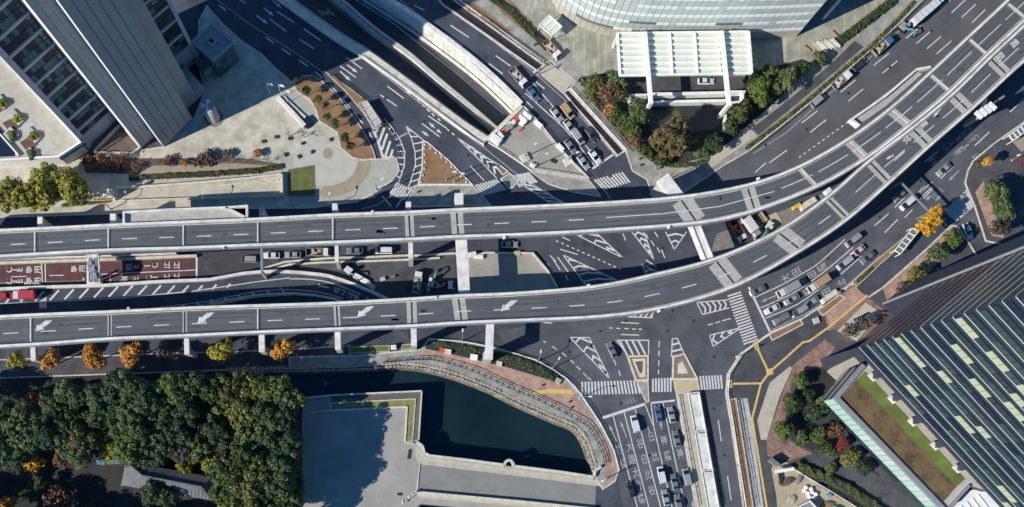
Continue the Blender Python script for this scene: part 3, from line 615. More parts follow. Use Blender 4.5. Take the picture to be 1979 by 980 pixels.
def rungs(A, B, n_, skew=0.0, w=0.32, mat='paint', dz=None, parent=None):
    def at(L, t_):
        d = [0.0]
        for a, b3 in zip(L, L[1:]): d.append(d[-1] + math.dist(a, b3))
        s_ = max(0, min(1, t_)) * d[-1]
        for i in range(len(L) - 1):
            if s_ <= d[i + 1] + 1e-6:
                k = (s_ - d[i]) / max(1e-6, d[i + 1] - d[i]); return (L[i][0] + (L[i + 1][0] - L[i][0]) * k, L[i][1] + (L[i + 1][1] - L[i][1]) * k)
        return L[-1]
    for i in range(n_):
        t_ = (i + 0.5) / n_; line('hatch_bar', [at(A, t_), at(B, t_ + skew)], w, 0.026, mat, parent, dz or 0.0)
# hatching left of the brown triangle and along the slip road
A_ = c8c([(435, 70), (490, 190), (525, 320), (532, 450), (490, 600), (440, 740)]); B_ = c8c([(440, 70), (600, 215), (598, 330), (596, 430), (580, 560), (545, 660)])
line('hatch_outline', A_, 0.28, 0.022); line('hatch_outline', c8c([(435, 70), (610, 210)]), 0.28, 0.022); rungs(A_, B_, 9, 0.07)
A_ = c8c([(225, 0), (310, 100), (380, 210), (425, 330), (420, 470), (365, 620)]); B_ = c8c([(190, 0), (270, 110), (330, 220), (355, 330), (352, 430), (330, 560)])
line('hatch_outline', A_, 0.26, 0.022); rungs(A_, B_, 10, 0.06)
line('hatch_outline', c8c([(115, 120), (160, 230), (210, 390)]), 0.7, 0.022); line('hatch_outline', c8c([(210, 388), (318, 380)]), 0.7, 0.023)
for a, b3 in ([(120, 150), (160, 90)], [(165, 240), (222, 85)], [(195, 310), (250, 145)], [(225, 385), (280, 220)], [(280, 380), (305, 305)]): line('hatch_bar', c8c([a, b3]), 0.65, 0.026)
line('stop_line', c8c([(370, 180), (450, 140)]), 0.45, mat='paint_worn'); line('lane_line', c8c([(1075, 465), (1215, 615)]), 0.25)
edge_road(c8c([(200, 770), (290, 870)]), 0.4, 'paint'); edge_road(c8c([(470, 680), (340, 880)]), 0.4, 'paint'); edge_road(c8c([(0, 895), (150, 860), (290, 760), (400, 560)]), 0.25)
# chevron strip towards the tunnel portal
A_ = c8c([(945, 185), (1060, 300), (1190, 430), (1341, 590)]); B_ = c8c([(945, 185), (1130, 310), (1250, 390), (1380, 470)])
line('hatch_outline', A_, 0.28, 0.022); line('hatch_outline', B_, 0.28, 0.022)
for k in range(5):
    t_ = 0.3 + k * 0.16; x = 945 + 400 * t_; yA = 185 + 400 * t_ * 0.98; yB = 185 + 285 * t_
    line('chevron', c8c([(x + 5, yA - 6), (x - 10, (yA + yB) / 2 - 22), (x + 50, yB + 28)]), 0.5, 0.026)
A_ = [(1003, 352), (1062, 392)]; B_ = [(1015, 352), (1090, 392)]; line('hatch_outline', A_, 0.3, 0.022); line('hatch_outline', B_, 0.3, 0.022); rungs(A_, B_, 5, 0.1)
edge_road([(1052, 368), (1080, 388)], 0.3, 'paint'); edge_road([(1160, 355), (1180, 385)], 0.3)
# junction between the viaducts
def chevrons(L, Rr, n_, w=0.45, lead=0.12):
    line('hatch_outline', L, 0.28, 0.022); line('hatch_outline', Rr, 0.28, 0.022)
    for i in range(n_):
        t_ = (i + 0.6) / (n_ + 0.6)
        f = lambda P, s_: (P[0][0] + (P[-1][0] - P[0][0]) * s_, P[0][1] + (P[-1][1] - P[0][1]) * s_)
        a, b3 = f(L, t_), f(Rr, t_); c_ = ((f(L, t_ - lead)[0] + f(Rr, t_ - lead)[0]) / 2, (f(L, t_ - lead)[1] + f(Rr, t_ - lead)[1]) / 2)
        line('chevron', [a, c_, b3], w, 0.026)
chevrons(c8([(900, 440), (1200, 590)]), c8([(1040, 440), (1200, 590)]), 3); chevrons(c8([(1250, 440), (1378, 600)]), c8([(1318, 440), (1378, 600)]), 4)
chevrons(c8([(990, 750), (855, 572)]), c8([(1200, 735), (855, 572)]), 4, lead=-0.06); chevrons(c8([(1305, 625), (1345, 700)]), c8([(1305, 625), (1420, 680)]), 2)
chevrons(c1b([(405, 440), (455, 540)]), c1b([(525, 440), (455, 540)]), 2)
for i in range(13):
    t_ = i / 12; x, y = c8([(815 + 360 * t_, 490 + 160 * t_)])[0]; line('lane_dash', [(x, y), (x + 5, y + 2.4)], 0.28)
for a, b3 in ([(840, 540), (940, 570)], [(825, 585), (885, 670)], [(780, 575), (815, 610)], [(800, 600), (840, 660)], [(850, 470), (895, 490)], [(765, 620), (800, 675)], [(1330, 450), (1345, 480)], [(1360, 490), (1380, 520)], [(1395, 530), (1412, 560)], [(1330, 600), (1390, 640)], [(1380, 440), (1400, 470)], [(870, 690), (885, 720)], [(1420, 540), (1440, 590)], [(1200, 450), (1215, 490)]): line('lane_dash', c8([a, b3]), 0.28)
# junction south of the lower viaduct
chevrons(c6([(120, 215), (300, 402)]), c6([(208, 216), (300, 402)]), 4); line('hatch_outline', c6([(120, 215), (208, 216)]), 0.28, 0.022)
hatch(c6([(330, 228), (475, 228), (475, 298), (383, 298), (330, 228)]), [c6([(345 + k * 28, 230), (378 + k * 28, 295)]) for k in range(4)], wb=0.5)
hatch(c6([(582, 220), (605, 220), (636, 292), (578, 300), (582, 220)]), [c6([(583, 248), (612, 240)]), c6([(581, 278), (626, 268)])], wb=0.5)
chevrons(c6([(750, 205), (890, 172)]), c6([(766, 256), (890, 172)]), 3); line('hatch_outline', c6([(750, 205), (766, 256)]), 0.28, 0.022)
chevrons(c6([(692, 58), (838, 45)]), c6([(718, 112), (838, 82)]), 5, lead=-0.08); line('hatch_outline', c6([(692, 58), (718, 112)]), 0.28, 0.022)
hatch(c6([(370, 122), (495, 98), (490, 126), (370, 122)]), [c6([(410 + k * 24, 122), (430 + k * 22, 105)]) for k in range(4)], wb=0.4)
for a, b3 in ([(350, 148), (432, 152)], [(350, 202), (432, 205)], [(298, 172), (312, 173)], [(330, 174), (348, 175)], [(365, 175), (385, 176)], [(400, 177), (418, 178)], [(430, 178), (446, 179)], [(742, 160), (765, 153)], [(775, 150), (798, 143)], [(808, 140), (845, 130)], [(0, 232), (12, 238)], [(40, 255), (60, 270)], [(85, 285), (105, 302)], [(120, 315), (138, 332)], [(150, 345), (168, 362)], [(180, 375), (196, 392)], [(285, 250), (300, 275)], [(318, 315), (328, 340)], [(340, 365), (348, 388)], [(523, 232), (522, 260)], [(522, 275), (521, 300)], [(521, 318), (520, 345)], [(520, 360), (519, 380)], [(0, 148), (40, 150)], [(200, 395), (215, 408)]): line('lane_dash', c6([a, b3]), 0.28)
line('stop_line', [(1164, 808), (1246, 781)], 0.75); line('stop_line', [(1258, 779), (1304, 774)], 0.5)
for P in ([(1185, 804), (1233, 985), (1275, 1140)], [(1206, 796), (1255, 985), (1298, 1140)], [(1227, 789), (1278, 985), (1320, 1140)], [(1246, 780), (1264, 827), (1300, 985), (1335, 1140)], [(1258, 780), (1264, 826)], [(1281, 778), (1325, 985), (1358, 1140)]): line('lane_line', P, 0.26)
for a, b3 in ([(1388, 812), (1394, 853)], [(1406, 920), (1413, 967)]): line('lane_dash', [a, b3], 0.26)
for a, b3 in ([(140, 415), (75, 270)], [(228, 380), (172, 240)], [(425, 335), (370, 190)], [(530, 315), (515, 230)], [(800, 985), (792, 920)]): arrow(*cS([a, b3]), w=0.3, head=1.6, mat='paint_worn')
line('stop_line', [(1447, 555), (1488, 641)], 0.6)
for P in ([(85, 600), (300, 500), (500, 390), (640, 300), (860, 100)], [(135, 690), (400, 570), (640, 410), (800, 280), (930, 170)], [(175, 780), (450, 660), (650, 520), (800, 420), (1000, 245)]): line('lane_line', cE(smooth_line(P, 4)), 0.26)
line('edge_line', cE([(220, 885), (560, 720), (760, 590), (920, 460), (1158, 250)]), 0.22, mat='paint_worn')
arrow(*cE([(275, 580), (135, 640)]), w=0.3, mat='paint_worn')
for P in ([(490, 480), (560, 420)], [(540, 515), (605, 450)], [(690, 345), (740, 290)], [(735, 345), (785, 290)], [(590, 390), (640, 340)], [(640, 440), (680, 400)]): line('lane_dash', c2b(P), 0.28)
for P in ([(800, 515), (910, 412)], [(1065, 262), (1172, 160)], [(380, 920), (480, 825)], [(540, 765), (640, 670)], [(420, 640), (520, 560)]): line('lane_dash', cU(P), 0.28)
for P in ([(445, 640), (500, 605)], [(475, 665), (520, 625)], [(370, 870), (425, 820)], [(680, 705), (600, 785)], [(430, 930), (470, 890)], [(500, 935), (550, 885)]): arrow(*cU(P), w=0.3, mat='paint_worn')
for i, (x, y) in enumerate(cU([(480, 905), (495, 890), (512, 878), (528, 866), (545, 852)])): line('hatch_bar', [(x - 3, y - 3), (x + 5, y + 4)], 0.2, 0.026, 'paint_worn')
line('lane_line', cU([(365, 895), (430, 830), (480, 790)]), 0.25)
for P in ([(945, 45), (1000, 0)], [(1005, 75), (1085, 0)], [(1065, 100), (1145, 25)], [(1125, 130), (1200, 55)], [(745, 220), (830, 150)], [(805, 250), (885, 180)], [(865, 280), (945, 210)], [(920, 310), (1005, 235)], [(560, 375), (648, 305)], [(610, 420), (695, 350)], [(368, 530), (455, 460)], [(415, 580), (500, 510)], [(148, 705), (238, 635)], [(195, 760), (287, 687)], [(-40, 935), (62, 862)], [(-120, 990), (-60, 935)]): line('lane_dash', c5(P), 0.28)
for i in range(11):
    x = 130 + 27 * i; y = 905 - 19.5 * i; line('lane_dash', c5([(x, y), (x + 13, y - 10)]), 0.28)
line('edge_line', c5([(-130, 880), (60, 760), (250, 590), (450, 410), (640, 240), (860, 30)]), 0.2, 0.02, 'paint_worn')
def text_mark(body, c, h, rz, z=0.024, dz=0.0, parent=None, sx=1.0, mat='paint_worn', bold=0.012):
    cu = bpy.data.curves.new('lettering', 'FONT'); cu.body = body; cu.align_x = 'CENTER'; cu.align_y = 'CENTER'; cu.size = 1.0; cu.offset = bold; cu.resolution_u = 2
    t_ = bpy.data.objects.new('lettering', cu); COL.objects.link(t_)
    me = bpy.data.meshes.new_from_object(t_.evaluated_get(bpy.context.evaluated_depsgraph_get()))
    bpy.data.objects.remove(t_); bpy.data.curves.remove(cu); me.materials.clear(); me.materials.append(M[mat])
    p = W(c[0], c[1], dz); o = inst('road_lettering', me, parent or road, (p.x, p.y, dz + z), rz); o.scale = (h * sx, h, 1); return o
# lane destinations on the south road, written towards the junction
sth = R(14)
for s_, pts in (('竹橋', [(160, 490), (200, 610)]), ('大路大竹橋', [(255, 465), (275, 575), (310, 690), (330, 800), (355, 915)]), ('谷日比谷', [(345, 440), (380, 575), (415, 705), (445, 840)]), ('日比', [(440, 380), (475, 550)]), ('神橋', [(550, 410), (580, 545)]), ('神', [(690, 525)])):
    for ch, (x, y) in zip(s_, pts): text_mark(ch, cS([(x, y)])[0], 2.9, sth, sx=0.62)
for s_, pts in (('田', [(445, 375)]), ('大', [(355, 430)]), ('神', [(500, 460)]), ('田', [(580, 400)]), ('橋', [(665, 340)]), ('町', [(545, 545)]), ('止', [(830, 470)]), ('田', [(705, 550)])):
    for ch, (x, y) in zip(s_, pts): text_mark(ch, cE([(x, y)])[0], 2.8, R(118), sx=0.7)
for ch, (x, y) in zip('バス専用大手町ETC', [(575, 545), (620, 500), (670, 470), (710, 435), (755, 395), (660, 570), (695, 548), (735, 520), (770, 480), (808, 450)]): text_mark(ch, cU([(x, y)])[0], 2.0, R(-50), sx=0.8)
text_mark('止', cU([(810, 600)])[0], 2.4, R(-50), sx=0.8)
for k in range(4): line('stripe', cS([(200 + k * 26, 60 - k * 6), (225 + k * 26, 95 - k * 6)]), 0.18, 0.02, 'paint_worn')

mh = MB(); mh.tube([(0, 0, 0), (0, 0, 0.012)], [0.42, 0.40], 12); mhm = mh.mesh('manhole_cover', 'metal_dark')
for x, y in ((520, 100), (640, 150), (745, 190), (820, 235), (905, 300), (850, 275), (940, 110), (1000, 175), (1060, 200), (1120, 300), (1180, 340), (1040, 640), (1100, 680), (1160, 640), (1210, 620), (1290, 640), (1340, 620), (1380, 690), (1300, 600), (1240, 700), (1170, 720), (1200, 780), (1255, 880), (1380, 790), (1400, 880), (1500, 585), (1600, 500), (1700, 420), (1780, 350), (1860, 270), (1480, 280), (1560, 250), (1640, 180), (1720, 130), (1800, 60), (1150, 480), (1200, 500), (1280, 480), (1120, 520), (1240, 540)):
    p = W(x, y); inst('manhole_cover', mhm, road, (p.x, p.y, 0.012))
# ------------------------------------------------------------------ viaducts
ZD = 12.0
def lerp2(a, b2, t_): return tuple(x + (y - x) * t_ for x, y in zip(a, b2))
class Deck:
    def __init__(s, label, stations, z=ZD, sub=4):
        s.z = z; s.st = stations; s.fine = smooth_line(stations, sub); s.sub = sub
        s.root = root('viaduct', W((stations[4][0] + stations[4][2]) / 2, (stations[4][1] + stations[4][3]) / 2, 0), label, 'viaduct')
        s.d = [0.0]
        for a, b2 in zip(s.fine, s.fine[1:]): s.d.append(s.d[-1] + math.dist(((a[0] + a[2]) / 2, (a[1] + a[3]) / 2), ((b2[0] + b2[2]) / 2, (b2[1] + b2[3]) / 2)))
        for i in range(len(stations) - 1): s.span(s.fine[i * sub:(i + 1) * sub + 1])
    def at(s, dist):
        for i in range(len(s.d) - 1):
            if dist <= s.d[i + 1]: return lerp2(s.fine[i], s.fine[i + 1], (dist - s.d[i]) / (s.d[i + 1] - s.d[i]))
        return s.fine[-1]
    def pt(s, q_, f): return (q_[0] + (q_[2] - q_[0]) * f, q_[1] + (q_[3] - q_[1]) * f)
    def span(s, F):
        z = s.z; T = [W(a[0], a[1], z) for a in F]; B = [W(a[2], a[3], z) for a in F]
        g = 0.02; T[0] = T[0].lerp(T[1], g / max(.1, (T[1] - T[0]).length)); B[0] = B[0].lerp(B[1], g / max(.1, (B[1] - B[0]).length))
        m_ = MB()
        for i in range(len(T) - 1):
            t0, t1, b0, b1 = T[i], T[i + 1], B[i], B[i + 1]
            lo = lambda p, q_, k, zz: (p.x + (q_.x - p.x) * k, p.y + (q_.y - p.y) * k, zz)
            m_.face([b0, b1, t1, t0], 0)
            za, zb = z - 0.5, z - 2.0
            m_.face([(t0.x, t0.y, za), (t0.x, t0.y, z), (t1.x, t1.y, z), (t1.x, t1.y, za)], 1); m_.face([(b0.x, b0.y, za), (b1.x, b1.y, za), (b1.x, b1.y, z), (b0.x, b0.y, z)], 1)
            q0, q1, r0, r1 = lo(t0, b0, .2, zb), lo(t1, b1, .2, zb), lo(b0, t0, .2, zb), lo(b1, t1, .2, zb)
            m_.face([(t1.x, t1.y, za), q1, q0, (t0.x, t0.y, za)], 1); m_.face([(b0.x, b0.y, za), r0, r1, (b1.x, b1.y, za)], 1); m_.face([q0, q1, r1, r0], 1)
        m_.build('deck_span', ['deck_asphalt', 'concrete'], s.root)
        for P, sg in ((T, -1), (B, 1)):
            L, Rr = offset(P, 0.36); inn = L if sg > 0 else Rr
            m_ = MB(); m_.wall(inn, 0.62, z - 0.45, z + 1.0); m_.build('parapet', 'concrete_white', s.root)
            L, Rr = offset(P, 0.95); inn = L if sg > 0 else Rr
            m_ = MB(); m_.wall(inn, 0.16, z, z + 0.35); m_.build('guard_rail', 'concrete_cream', s.root)
            L, Rr = offset(P, -0.12); inn = L if sg > 0 else Rr
            m_ = MB(); m_.wall(inn, 0.14, z - 0.9, z + 0.55); m_.build('noise_barrier', 'metal_grey', s.root)
    def cross(s, q_, w, mat, dz=0.012, f0=0.11, f1=0.89, name='expansion_joint', off=0.0):
        a = W(*s.pt(q_, f0), s.z); b2 = W(*s.pt(q_, f1), s.z); d = (b2 - a).normalized(); n_ = Vector((-d.y, d.x, 0)); m_ = MB()
        m_.face([(p.x, p.y, s.z + dz) for p in (a + n_ * (off - w / 2), a + n_ * (off + w / 2), b2 + n_ * (off + w / 2), b2 + n_ * (off - w / 2))][::-1]); o = m_.build(name, mat, s.root); return o
    def dash(s, d0, d1, f=0.5, w=0.24):
        P = [s.pt(s.at(d0 + (d1 - d0) * k / 3), f) for k in range(4)]; line('lane_dash', P, w, 0.02, 'paint', s.root, s.z)
D1 = Deck('upper elevated expressway deck with the roadside lay-bys, curving to the upper right', [(-140, 450, -140, 507), (71, 441, 71, 495), (213, 434, 213, 487), (358, 428, 358, 483), (502, 422, 502, 477), (647, 414, 647, 472), (790, 409, 793, 466), (882, 404, 886, 461), (1000, 399, 1004, 457), (1150, 392, 1156, 449), (1312, 380, 1350, 434), (1443, 357, 1460, 410), (1541, 322, 1580, 363), (1635, 269, 1675, 308), (1716, 210, 1759, 244), (1793, 141, 1837, 179), (1867, 72, 1909, 108), (1941, 3, 1984, 38), (2090, -140, 2133, -105)])
D2 = Deck('lower elevated expressway deck with merge arrows, sweeping past the intersection', [(-140, 618, -140, 680), (63, 607, 63, 669), (212, 601, 212, 658), (357, 594, 357, 652), (502, 589, 502, 645), (650, 584, 653, 639), (795, 576, 797, 633), (885, 570, 893, 627), (1000, 565, 1010, 622), (1150, 552, 1168, 614), (1260, 530, 1293, 595), (1380, 499, 1424, 554), (1500, 446, 1550, 485), (1596, 380, 1640, 424), (1677, 309.5, 1720, 354), (1760.5, 245.5, 1798, 283), (1838.5, 180.5, 1875, 216), (1910.5, 109.5, 1949, 147), (1985.5, 39.5, 2026, 78), (2134, -103.5, 2176, -62)], ZD + 0.03)
for D, wide in ((D1, {6: 2.3, 7: 3.2, 10: 5.4, 11: 3.6, 12: 1.2, 13: 2.4, 14: 2.4, 15: 1.0, 16: 0.8, 17: 0.8}), (D2, {2: 1.1, 3: 1.1, 5: 1.6, 6: 2.6, 7: 3.4, 11: 5.2, 12: 5.2, 13: 2.2, 14: 2.6, 15: 3.4, 16: 3.6, 17: 3.0, 18: 3.0})):
    for i in range(1, len(D.st) - 1):
        if i in (8, 9) or (D is D2 and i == 10): continue
        if i in wide: D.cross(D.st[i], wide[i], 'joint_concrete', 0.010, name='joint_band')
        D.cross(D.st[i], 0.45, 'metal_dark', 0.016)
        if not (i in wide): D.cross(D.st[i], 0.3, 'concrete_white', 0.022, off=-0.55)
        elif D is D1 and i >= 12: D.cross(D.st[i], 0.7, 'concrete_cream', 0.022, off=0.2)
def xdist(D, x):
    for i, q_ in enumerate(D.fine):
        if (q_[0] + q_[2]) / 2 >= x: return D.d[i] - 0
    return D.d[-1]
d0 = D1.d[4] + (20 - 71)
for k in range(-1, 16):
    a = d0 + 72 * k; D1.dash(a, a + 29, 0.54)
xs = d0 + 72 * 16; D1.dash(xs, xs + 330, 0.52, 0.22)
a = xs + 345
while a < D1.d[-1] - 120: D1.dash(a, a + 66, 0.50, 0.22); a += 78
d0 = D2.d[4] + (6 - 63)
for k in range(-1, 23):
    a = d0 + 73 * k; D2.dash(a, a + 29, 0.56)
a = d0 + 73 * 23.3
while a < D2.d[-1] - 120: D2.dash(a, a + 52, 0.5, 0.22); a += 74
# tyre tracks and stains on the decks
for D in (D1, D2):
    for i in range(len(D.st) - 1):
        F = D.fine[i * D.sub:(i + 1) * D.sub + 1]
        for f in (0.25, 0.40, 0.66, 0.81):
            P = [D.pt(q_, f + 0.006 * math.sin(i * 2.1 + f * 9)) for q_ in F]; line('tyre_track', P, 0.55, 0.005, 'deck_wear', D.root, D.z)
        g = random.Random(i * 7 + int(D.z * 100))
        for k in range(4):
            q_ = lerp2(F[0], F[-1], g.uniform(.08, .92)); c = D.pt(q_, g.uniform(.18, .86)); rr0 = g.uniform(1.5, 4.5)
            line('stain', [(c[0] - rr0 * 2, c[1] + g.uniform(-1, 1)), c, (c[0] + rr0 * 2, c[1] + g.uniform(-1, 1))], g.uniform(.3, .9), 0.008, 'deck_stain', D.root, D.z)
def bent_arrow(D, p, k=1.0):
    pts = [(0, 4), (4, -10), (9, -8.5), (20, -18), (35, -19), (23, -8), (15, -3.5), (19, -1)]
    m_ = MB(); m_.poly([W(p[0] + x * k, p[1] + y * k, D.z) for x, y in pts], D.z + 0.024); m_.build('arrow_marking', 'paint', D.root)
for p in ((68, 637), (381, 622), (690, 610), (968, 598)): bent_arrow(D2, p, 0.95)
for s_, p in (('霞', (1960, 85)), ('関', (1932, 110)), ('環', (1783, 240)), ('状', (1752, 270))): text_mark(s_, p, 2.4, R(-47), 0.026, D2.z, D2.root, 0.8, 'paint')
arrow((1727, 300), (1712, 308), 0.35, 1.0, 0.024, D2.root, D2.z); arrow((1818, 209), (1803, 228), 0.4, 1.6, 0.024, D2.root, D2.z)
line('lane_dash', [(1728, 311), (1748, 293)], 0.24, 0.02, 'paint', D2.root, D2.z)
# lay-bys of the upper deck
def layby(poly_, wallpts, D):
    P = [W(x, y, ZD) for x, y in poly_]; m_ = MB(); m_.prism(P, ZD - 0.9, ZD - 0.03); m_.build('lay_by_floor', 'joint_concrete', D.root)
    Q = [W(x, y, ZD) for x, y in wallpts]; m_ = MB(); m_.wall(Q, 0.55, ZD - 0.95, ZD + 1.0); m_.build('lay_by_parapet', 'concrete_white', D.root)
layby([(241, 434), (241, 413), (330, 408), (438, 403), (478, 401), (478, 424)], [(241, 433), (241, 412), (330, 407), (438, 403), (474, 421)], D1)
layby([(438, 404), (477, 401), (477, 421)], [(438, 403), (478, 400), (478, 421)], D1)
layby([(1643, 232), (1657, 243), (1712, 205), (1783, 142), (1770, 137)], [(1658, 245), (1643, 233), (1706, 190), (1768, 137), (1795, 132)], D1)
# piers: beam under the deck plus column
def pier(D, p0, p1, w=1.4, zt=10.0, bd=1.5, col=True, mat='concrete_white'):
    a = W(*p0, zt); c = W(*p1, zt); m_ = MB(); m_.beam((a.x, a.y, zt - bd / 2), (c.x, c.y, zt - bd / 2), w, bd); m_.build('pier_beam', mat, D.root)
    if col:
        m_ = MB(); d = (c - a).normalized() * (w * 0.7); rz = math.atan2(d.y, d.x); m_.box((c.x - d.x, c.y - d.y, (zt - bd) / 2), (w * 1.2, w, zt - bd), rz); m_.build('pier_column', 'concrete', D.root)
for p0, p1, w in (((63, 655), (64, 697), 1.3), ((360, 640), (361, 685), 1.3), ((505, 635), (506, 680), 1.5), ((652, 628), (653, 675), 1.5), ((799, 622), (800, 668), 1.5), ((948, 610), (945, 694), 2.0)): pier(D2, p0, p1, w)
for p0, p1, w in (((77, 455), (77, 419), 1.3), ((218, 450), (218, 413), 1.5), ((505, 440), (505, 400), 1.2), ((647, 435), (647, 393), 1.4), ((789, 425), (789, 390), 1.4), ((888, 425), (887, 373), 2.2), ((1325, 400), (1281, 342), 3.4)): pier(D1, p0, p1, w)
for p0, p1, w in (((650, 455), (651, 506), 1.0), ((793, 450), (794, 500), 1.2)): pier(D1, p0, p1, w, 9.6, 1.2)
for p0, p1, w in (((890, 440), (899, 590), 2.9), ((1336, 415), (1376, 515), 3.0)): pier(D1, p0, p1, w, 10.3, 1.6, False)
m_ = MB()
for t_ in (0.25, 0.75):
    a = W(1338, 420, 10.3); c = W(1374, 510, 10.3); n_ = Vector((-(c - a).y, (c - a).x, 0)).normalized() * 1.0; o_ = n_ * (1 if t_ > .5 else -1)
    m_.beam(a + o_ + Vector((0, 0, .15)), c + o_ + Vector((0, 0, .15)), 0.35, 0.3)
m_.build('edge_rail', 'concrete_white', D1.root)
pier(D1, (505, 465), (506, 528), 0.6, 9.4, 0.6, True, 'pale_blue_steel'); pier(D1, (1598, 365), (1612, 382), 1.6, 10.3, 1.4, False)
pier(D1, (1905, 190), (1900, 222), 1.0, 9, 1.0)
for D, pts in ((D1, [(-40, 475), (280, 460), (575, 448), (720, 440), (890, 432), (1340, 412), (1460, 390), (1560, 345), (1660, 285), (1740, 222), (1815, 160), (1890, 90), (1960, 20)]), (D2, [(-40, 645), (136, 635), (285, 626), (430, 620), (580, 612), (725, 606), (892, 600), (1395, 530), (1525, 465), (1620, 404), (1705, 335), (1783, 265), (1858, 200), (1932, 130), (2010, 60)])):
    for x, y in pts:
        p = W(x, y, 10); m_ = MB(); m_.tube([(p.x, p.y, 0), (p.x, p.y, 8.6), (p.x, p.y, 10.0)], [1.1, 1.1, 1.6], 10); m_.build('pier_column', 'concrete', D.root)
# small brackets / camera mast on the decks
for D, p in ((D1, (720, 409)), (D1, (1466, 345)), (D1, (432, 479)), (D2, (1138, 551)), (D2, (248, 596)), (D2, (843, 575)), (D1, (975, 459)), (D2, (1274, 601)), (D1, (1293, 439))):
    a = W(*p, 13); m_ = MB(); m_.box((a.x, a.y, 12.9), (0.7, 0.7, 1.0), 0.4, taper=.7); m_.build('sign_bracket', 'concrete_white', D.root)
gd = root('sign_platform', W(1896, 213, 0), 'white louvred sign platform hung on the outer side of the lower deck', 'sign')
for k in range(4):
    a = W(1885 + k * 8.5, 216 - k * 5.5, 10.5); c = W(1898 + k * 8.5, 228 - k * 5.5, 10.5); m_ = MB(); m_.beam(a, c, 1.0, 0.5 + .3 * (k % 2)); m_.build('louvre', 'steel_white', gd)
a = W(1897, 215, 0); m_ = MB(); m_.tube([(a.x, a.y, 0), (a.x, a.y, 10.2)], [.35, .3], 8); m_.build('post', 'pole_grey', gd)

# ------------------------------------------------------------------ toll lanes and ramp between the decks
def zr(x): return 4.4 if x < 0 else 4.4 - 2.4 * x / 380 if x < 380 else max(0.12, 2.0 - 2.0 * (x - 380) / 170)
def zq(x): return 4.6 if x < 0 else 4.6 - 1.5 * x / 370 if x < 370 else max(0.15, 3.1 - 3.0 * (x - 370) / 330)
def band(name, A, B, zf, mat, parent, skirt=True, smat='concrete', dz=0.0):
    m_ = MB()
    for (a0, a1), (b0, b1) in zip(zip(A, A[1:]), zip(B, B[1:])):
        q_ = [W(*b0, zf(b0[0]) + dz), W(*b1, zf(b1[0]) + dz), W(*a1, zf(a1[0]) + dz), W(*a0, zf(a0[0]) + dz)]; m_.face(q_, 0)
        if skirt:
            for u, v in ((q_[0], q_[1]), (q_[2], q_[3])): m_.face([(u.x, u.y, -0.2), (v.x, v.y, -0.2), v, u], 1)
    return m_.build(name, [mat, smat], parent)
def rsmp(L, xs_):
    out = []
    for x in xs_:
        for (x0, y0), (x1, y1) in zip(L, L[1:]):
            if x0 <= x <= x1: out.append((x, y0 + (y1 - y0) * (x - x0) / (x1 - x0))); break
    return out
def wall_z(pts, zf, w, h, mat, name, parent, base=-0.1):
    P = [W(x, y, zf(x) + h) for x, y in pts]; m_ = MB(); m_.wall(P, w, [base] * len(P), [p.z for p in P]); m_.build(name, mat, parent)
toll = root('toll_road', W(180, 525), 'raised dark red toll approach with two lettered lanes between the decks', 'ramp')
xs1 = [-120, -60, 0, 40, 85, 86, 170, 270, 380]
redT = rsmp([(-120, 516), (0, 511), (85, 508), (380, 497)], xs1); redB = rsmp([(-120, 549), (0, 546), (170, 542), (380, 540)], xs1)
band('lane_surface', redT, redB, zr, 'red_asphalt', toll)
xs2 = [380, 420, 460, 500, 540]; band('lane_surface', rsmp([(380, 488), (460, 484), (540, 484)], xs2), rsmp([(380, 540), (420, 538), (500, 528), (540, 520)], xs2), zr, 'walk_asphalt', toll)
wall_z(rsmp([(-120, 513), (0, 508), (85, 505), (240, 500), (380, 494)], [-120, 0, 85, 240, 380]), zr, 0.7, 0.9, 'concrete_cream', 'parapet', toll)
wall_z([(-120, 504), (0, 500), (150, 496), (340, 489)], zr, 0.35, 1.6, 'concrete_white', 'parapet', toll)
def rl(pts, w=0.25, mat='paint', zf=zr, par=None):
    m_ = MB(); P = [W(x, y, zf(x) + 0.03) for x, y in pts]; L, Rr = offset(P, w / 2)
    for i in range(len(P) - 1): m_.face([(Rr[i].x, Rr[i].y, P[i].z), (Rr[i + 1].x, Rr[i + 1].y, P[i + 1].z), (L[i + 1].x, L[i + 1].y, P[i + 1].z), (L[i].x, L[i].y, P[i].z)])
    return m_.build('lane_marking', mat, par or toll)
rl([(80, 506), (82, 545)], 0.3); rl([(87, 506), (88, 545)], 0.3); rl([(380, 498), (380, 540)], 0.5); rl([(22, 535), (52, 534)]); rl([(95, 532.5), (123, 532)]); rl([(195, 530), (377, 522)], 0.25); rl([(-60, 538), (-30, 537)])
def rtext(s_, x, y, h, sx, zf=zr, par=None, rz=R(90), mat='paint'): return text_mark(s_, (x, y), h, rz, 0.035, zf(x), par or toll, sx, mat)
for row, y0 in ((0, 523), (1, 546)):
    for s_, x in (('C', 18), ('T', 28), ('E', 38), ('専', 56), ('用', 72)): rtext(s_, x, y0 - 1.0 - (1 if row else 0) - (x * 0.012), 2.6, 0.85, rz=R(93))
for s_, x, y in (('専', 143, 520), ('用', 158, 519), ('一', 195, 518), ('般', 248, 516), ('E', 262, 515.5), ('T', 285, 514), ('C', 300, 513), ('止', 322, 513), ('止', 341, 513), ('一', 215, 541), ('般', 240, 540), ('E', 262, 539), ('C', 288, 537), ('T', 300, 536), ('止', 322, 536), ('止', 341, 535)): rtext(s_, x, y, 2.5, 0.8, rz=R(93))
ramp_ = root('ramp', W(250, 570), 'curving slip ramp with white hatching between the decks', 'ramp')
RW = [(-120, 563), (0, 558), (98, 554), (202, 551), (303, 544), (404, 540), (470, 528), (501, 525), (540, 524), (578, 526), (636, 533), (686, 550), (737, 572), (790, 600), (840, 640)]
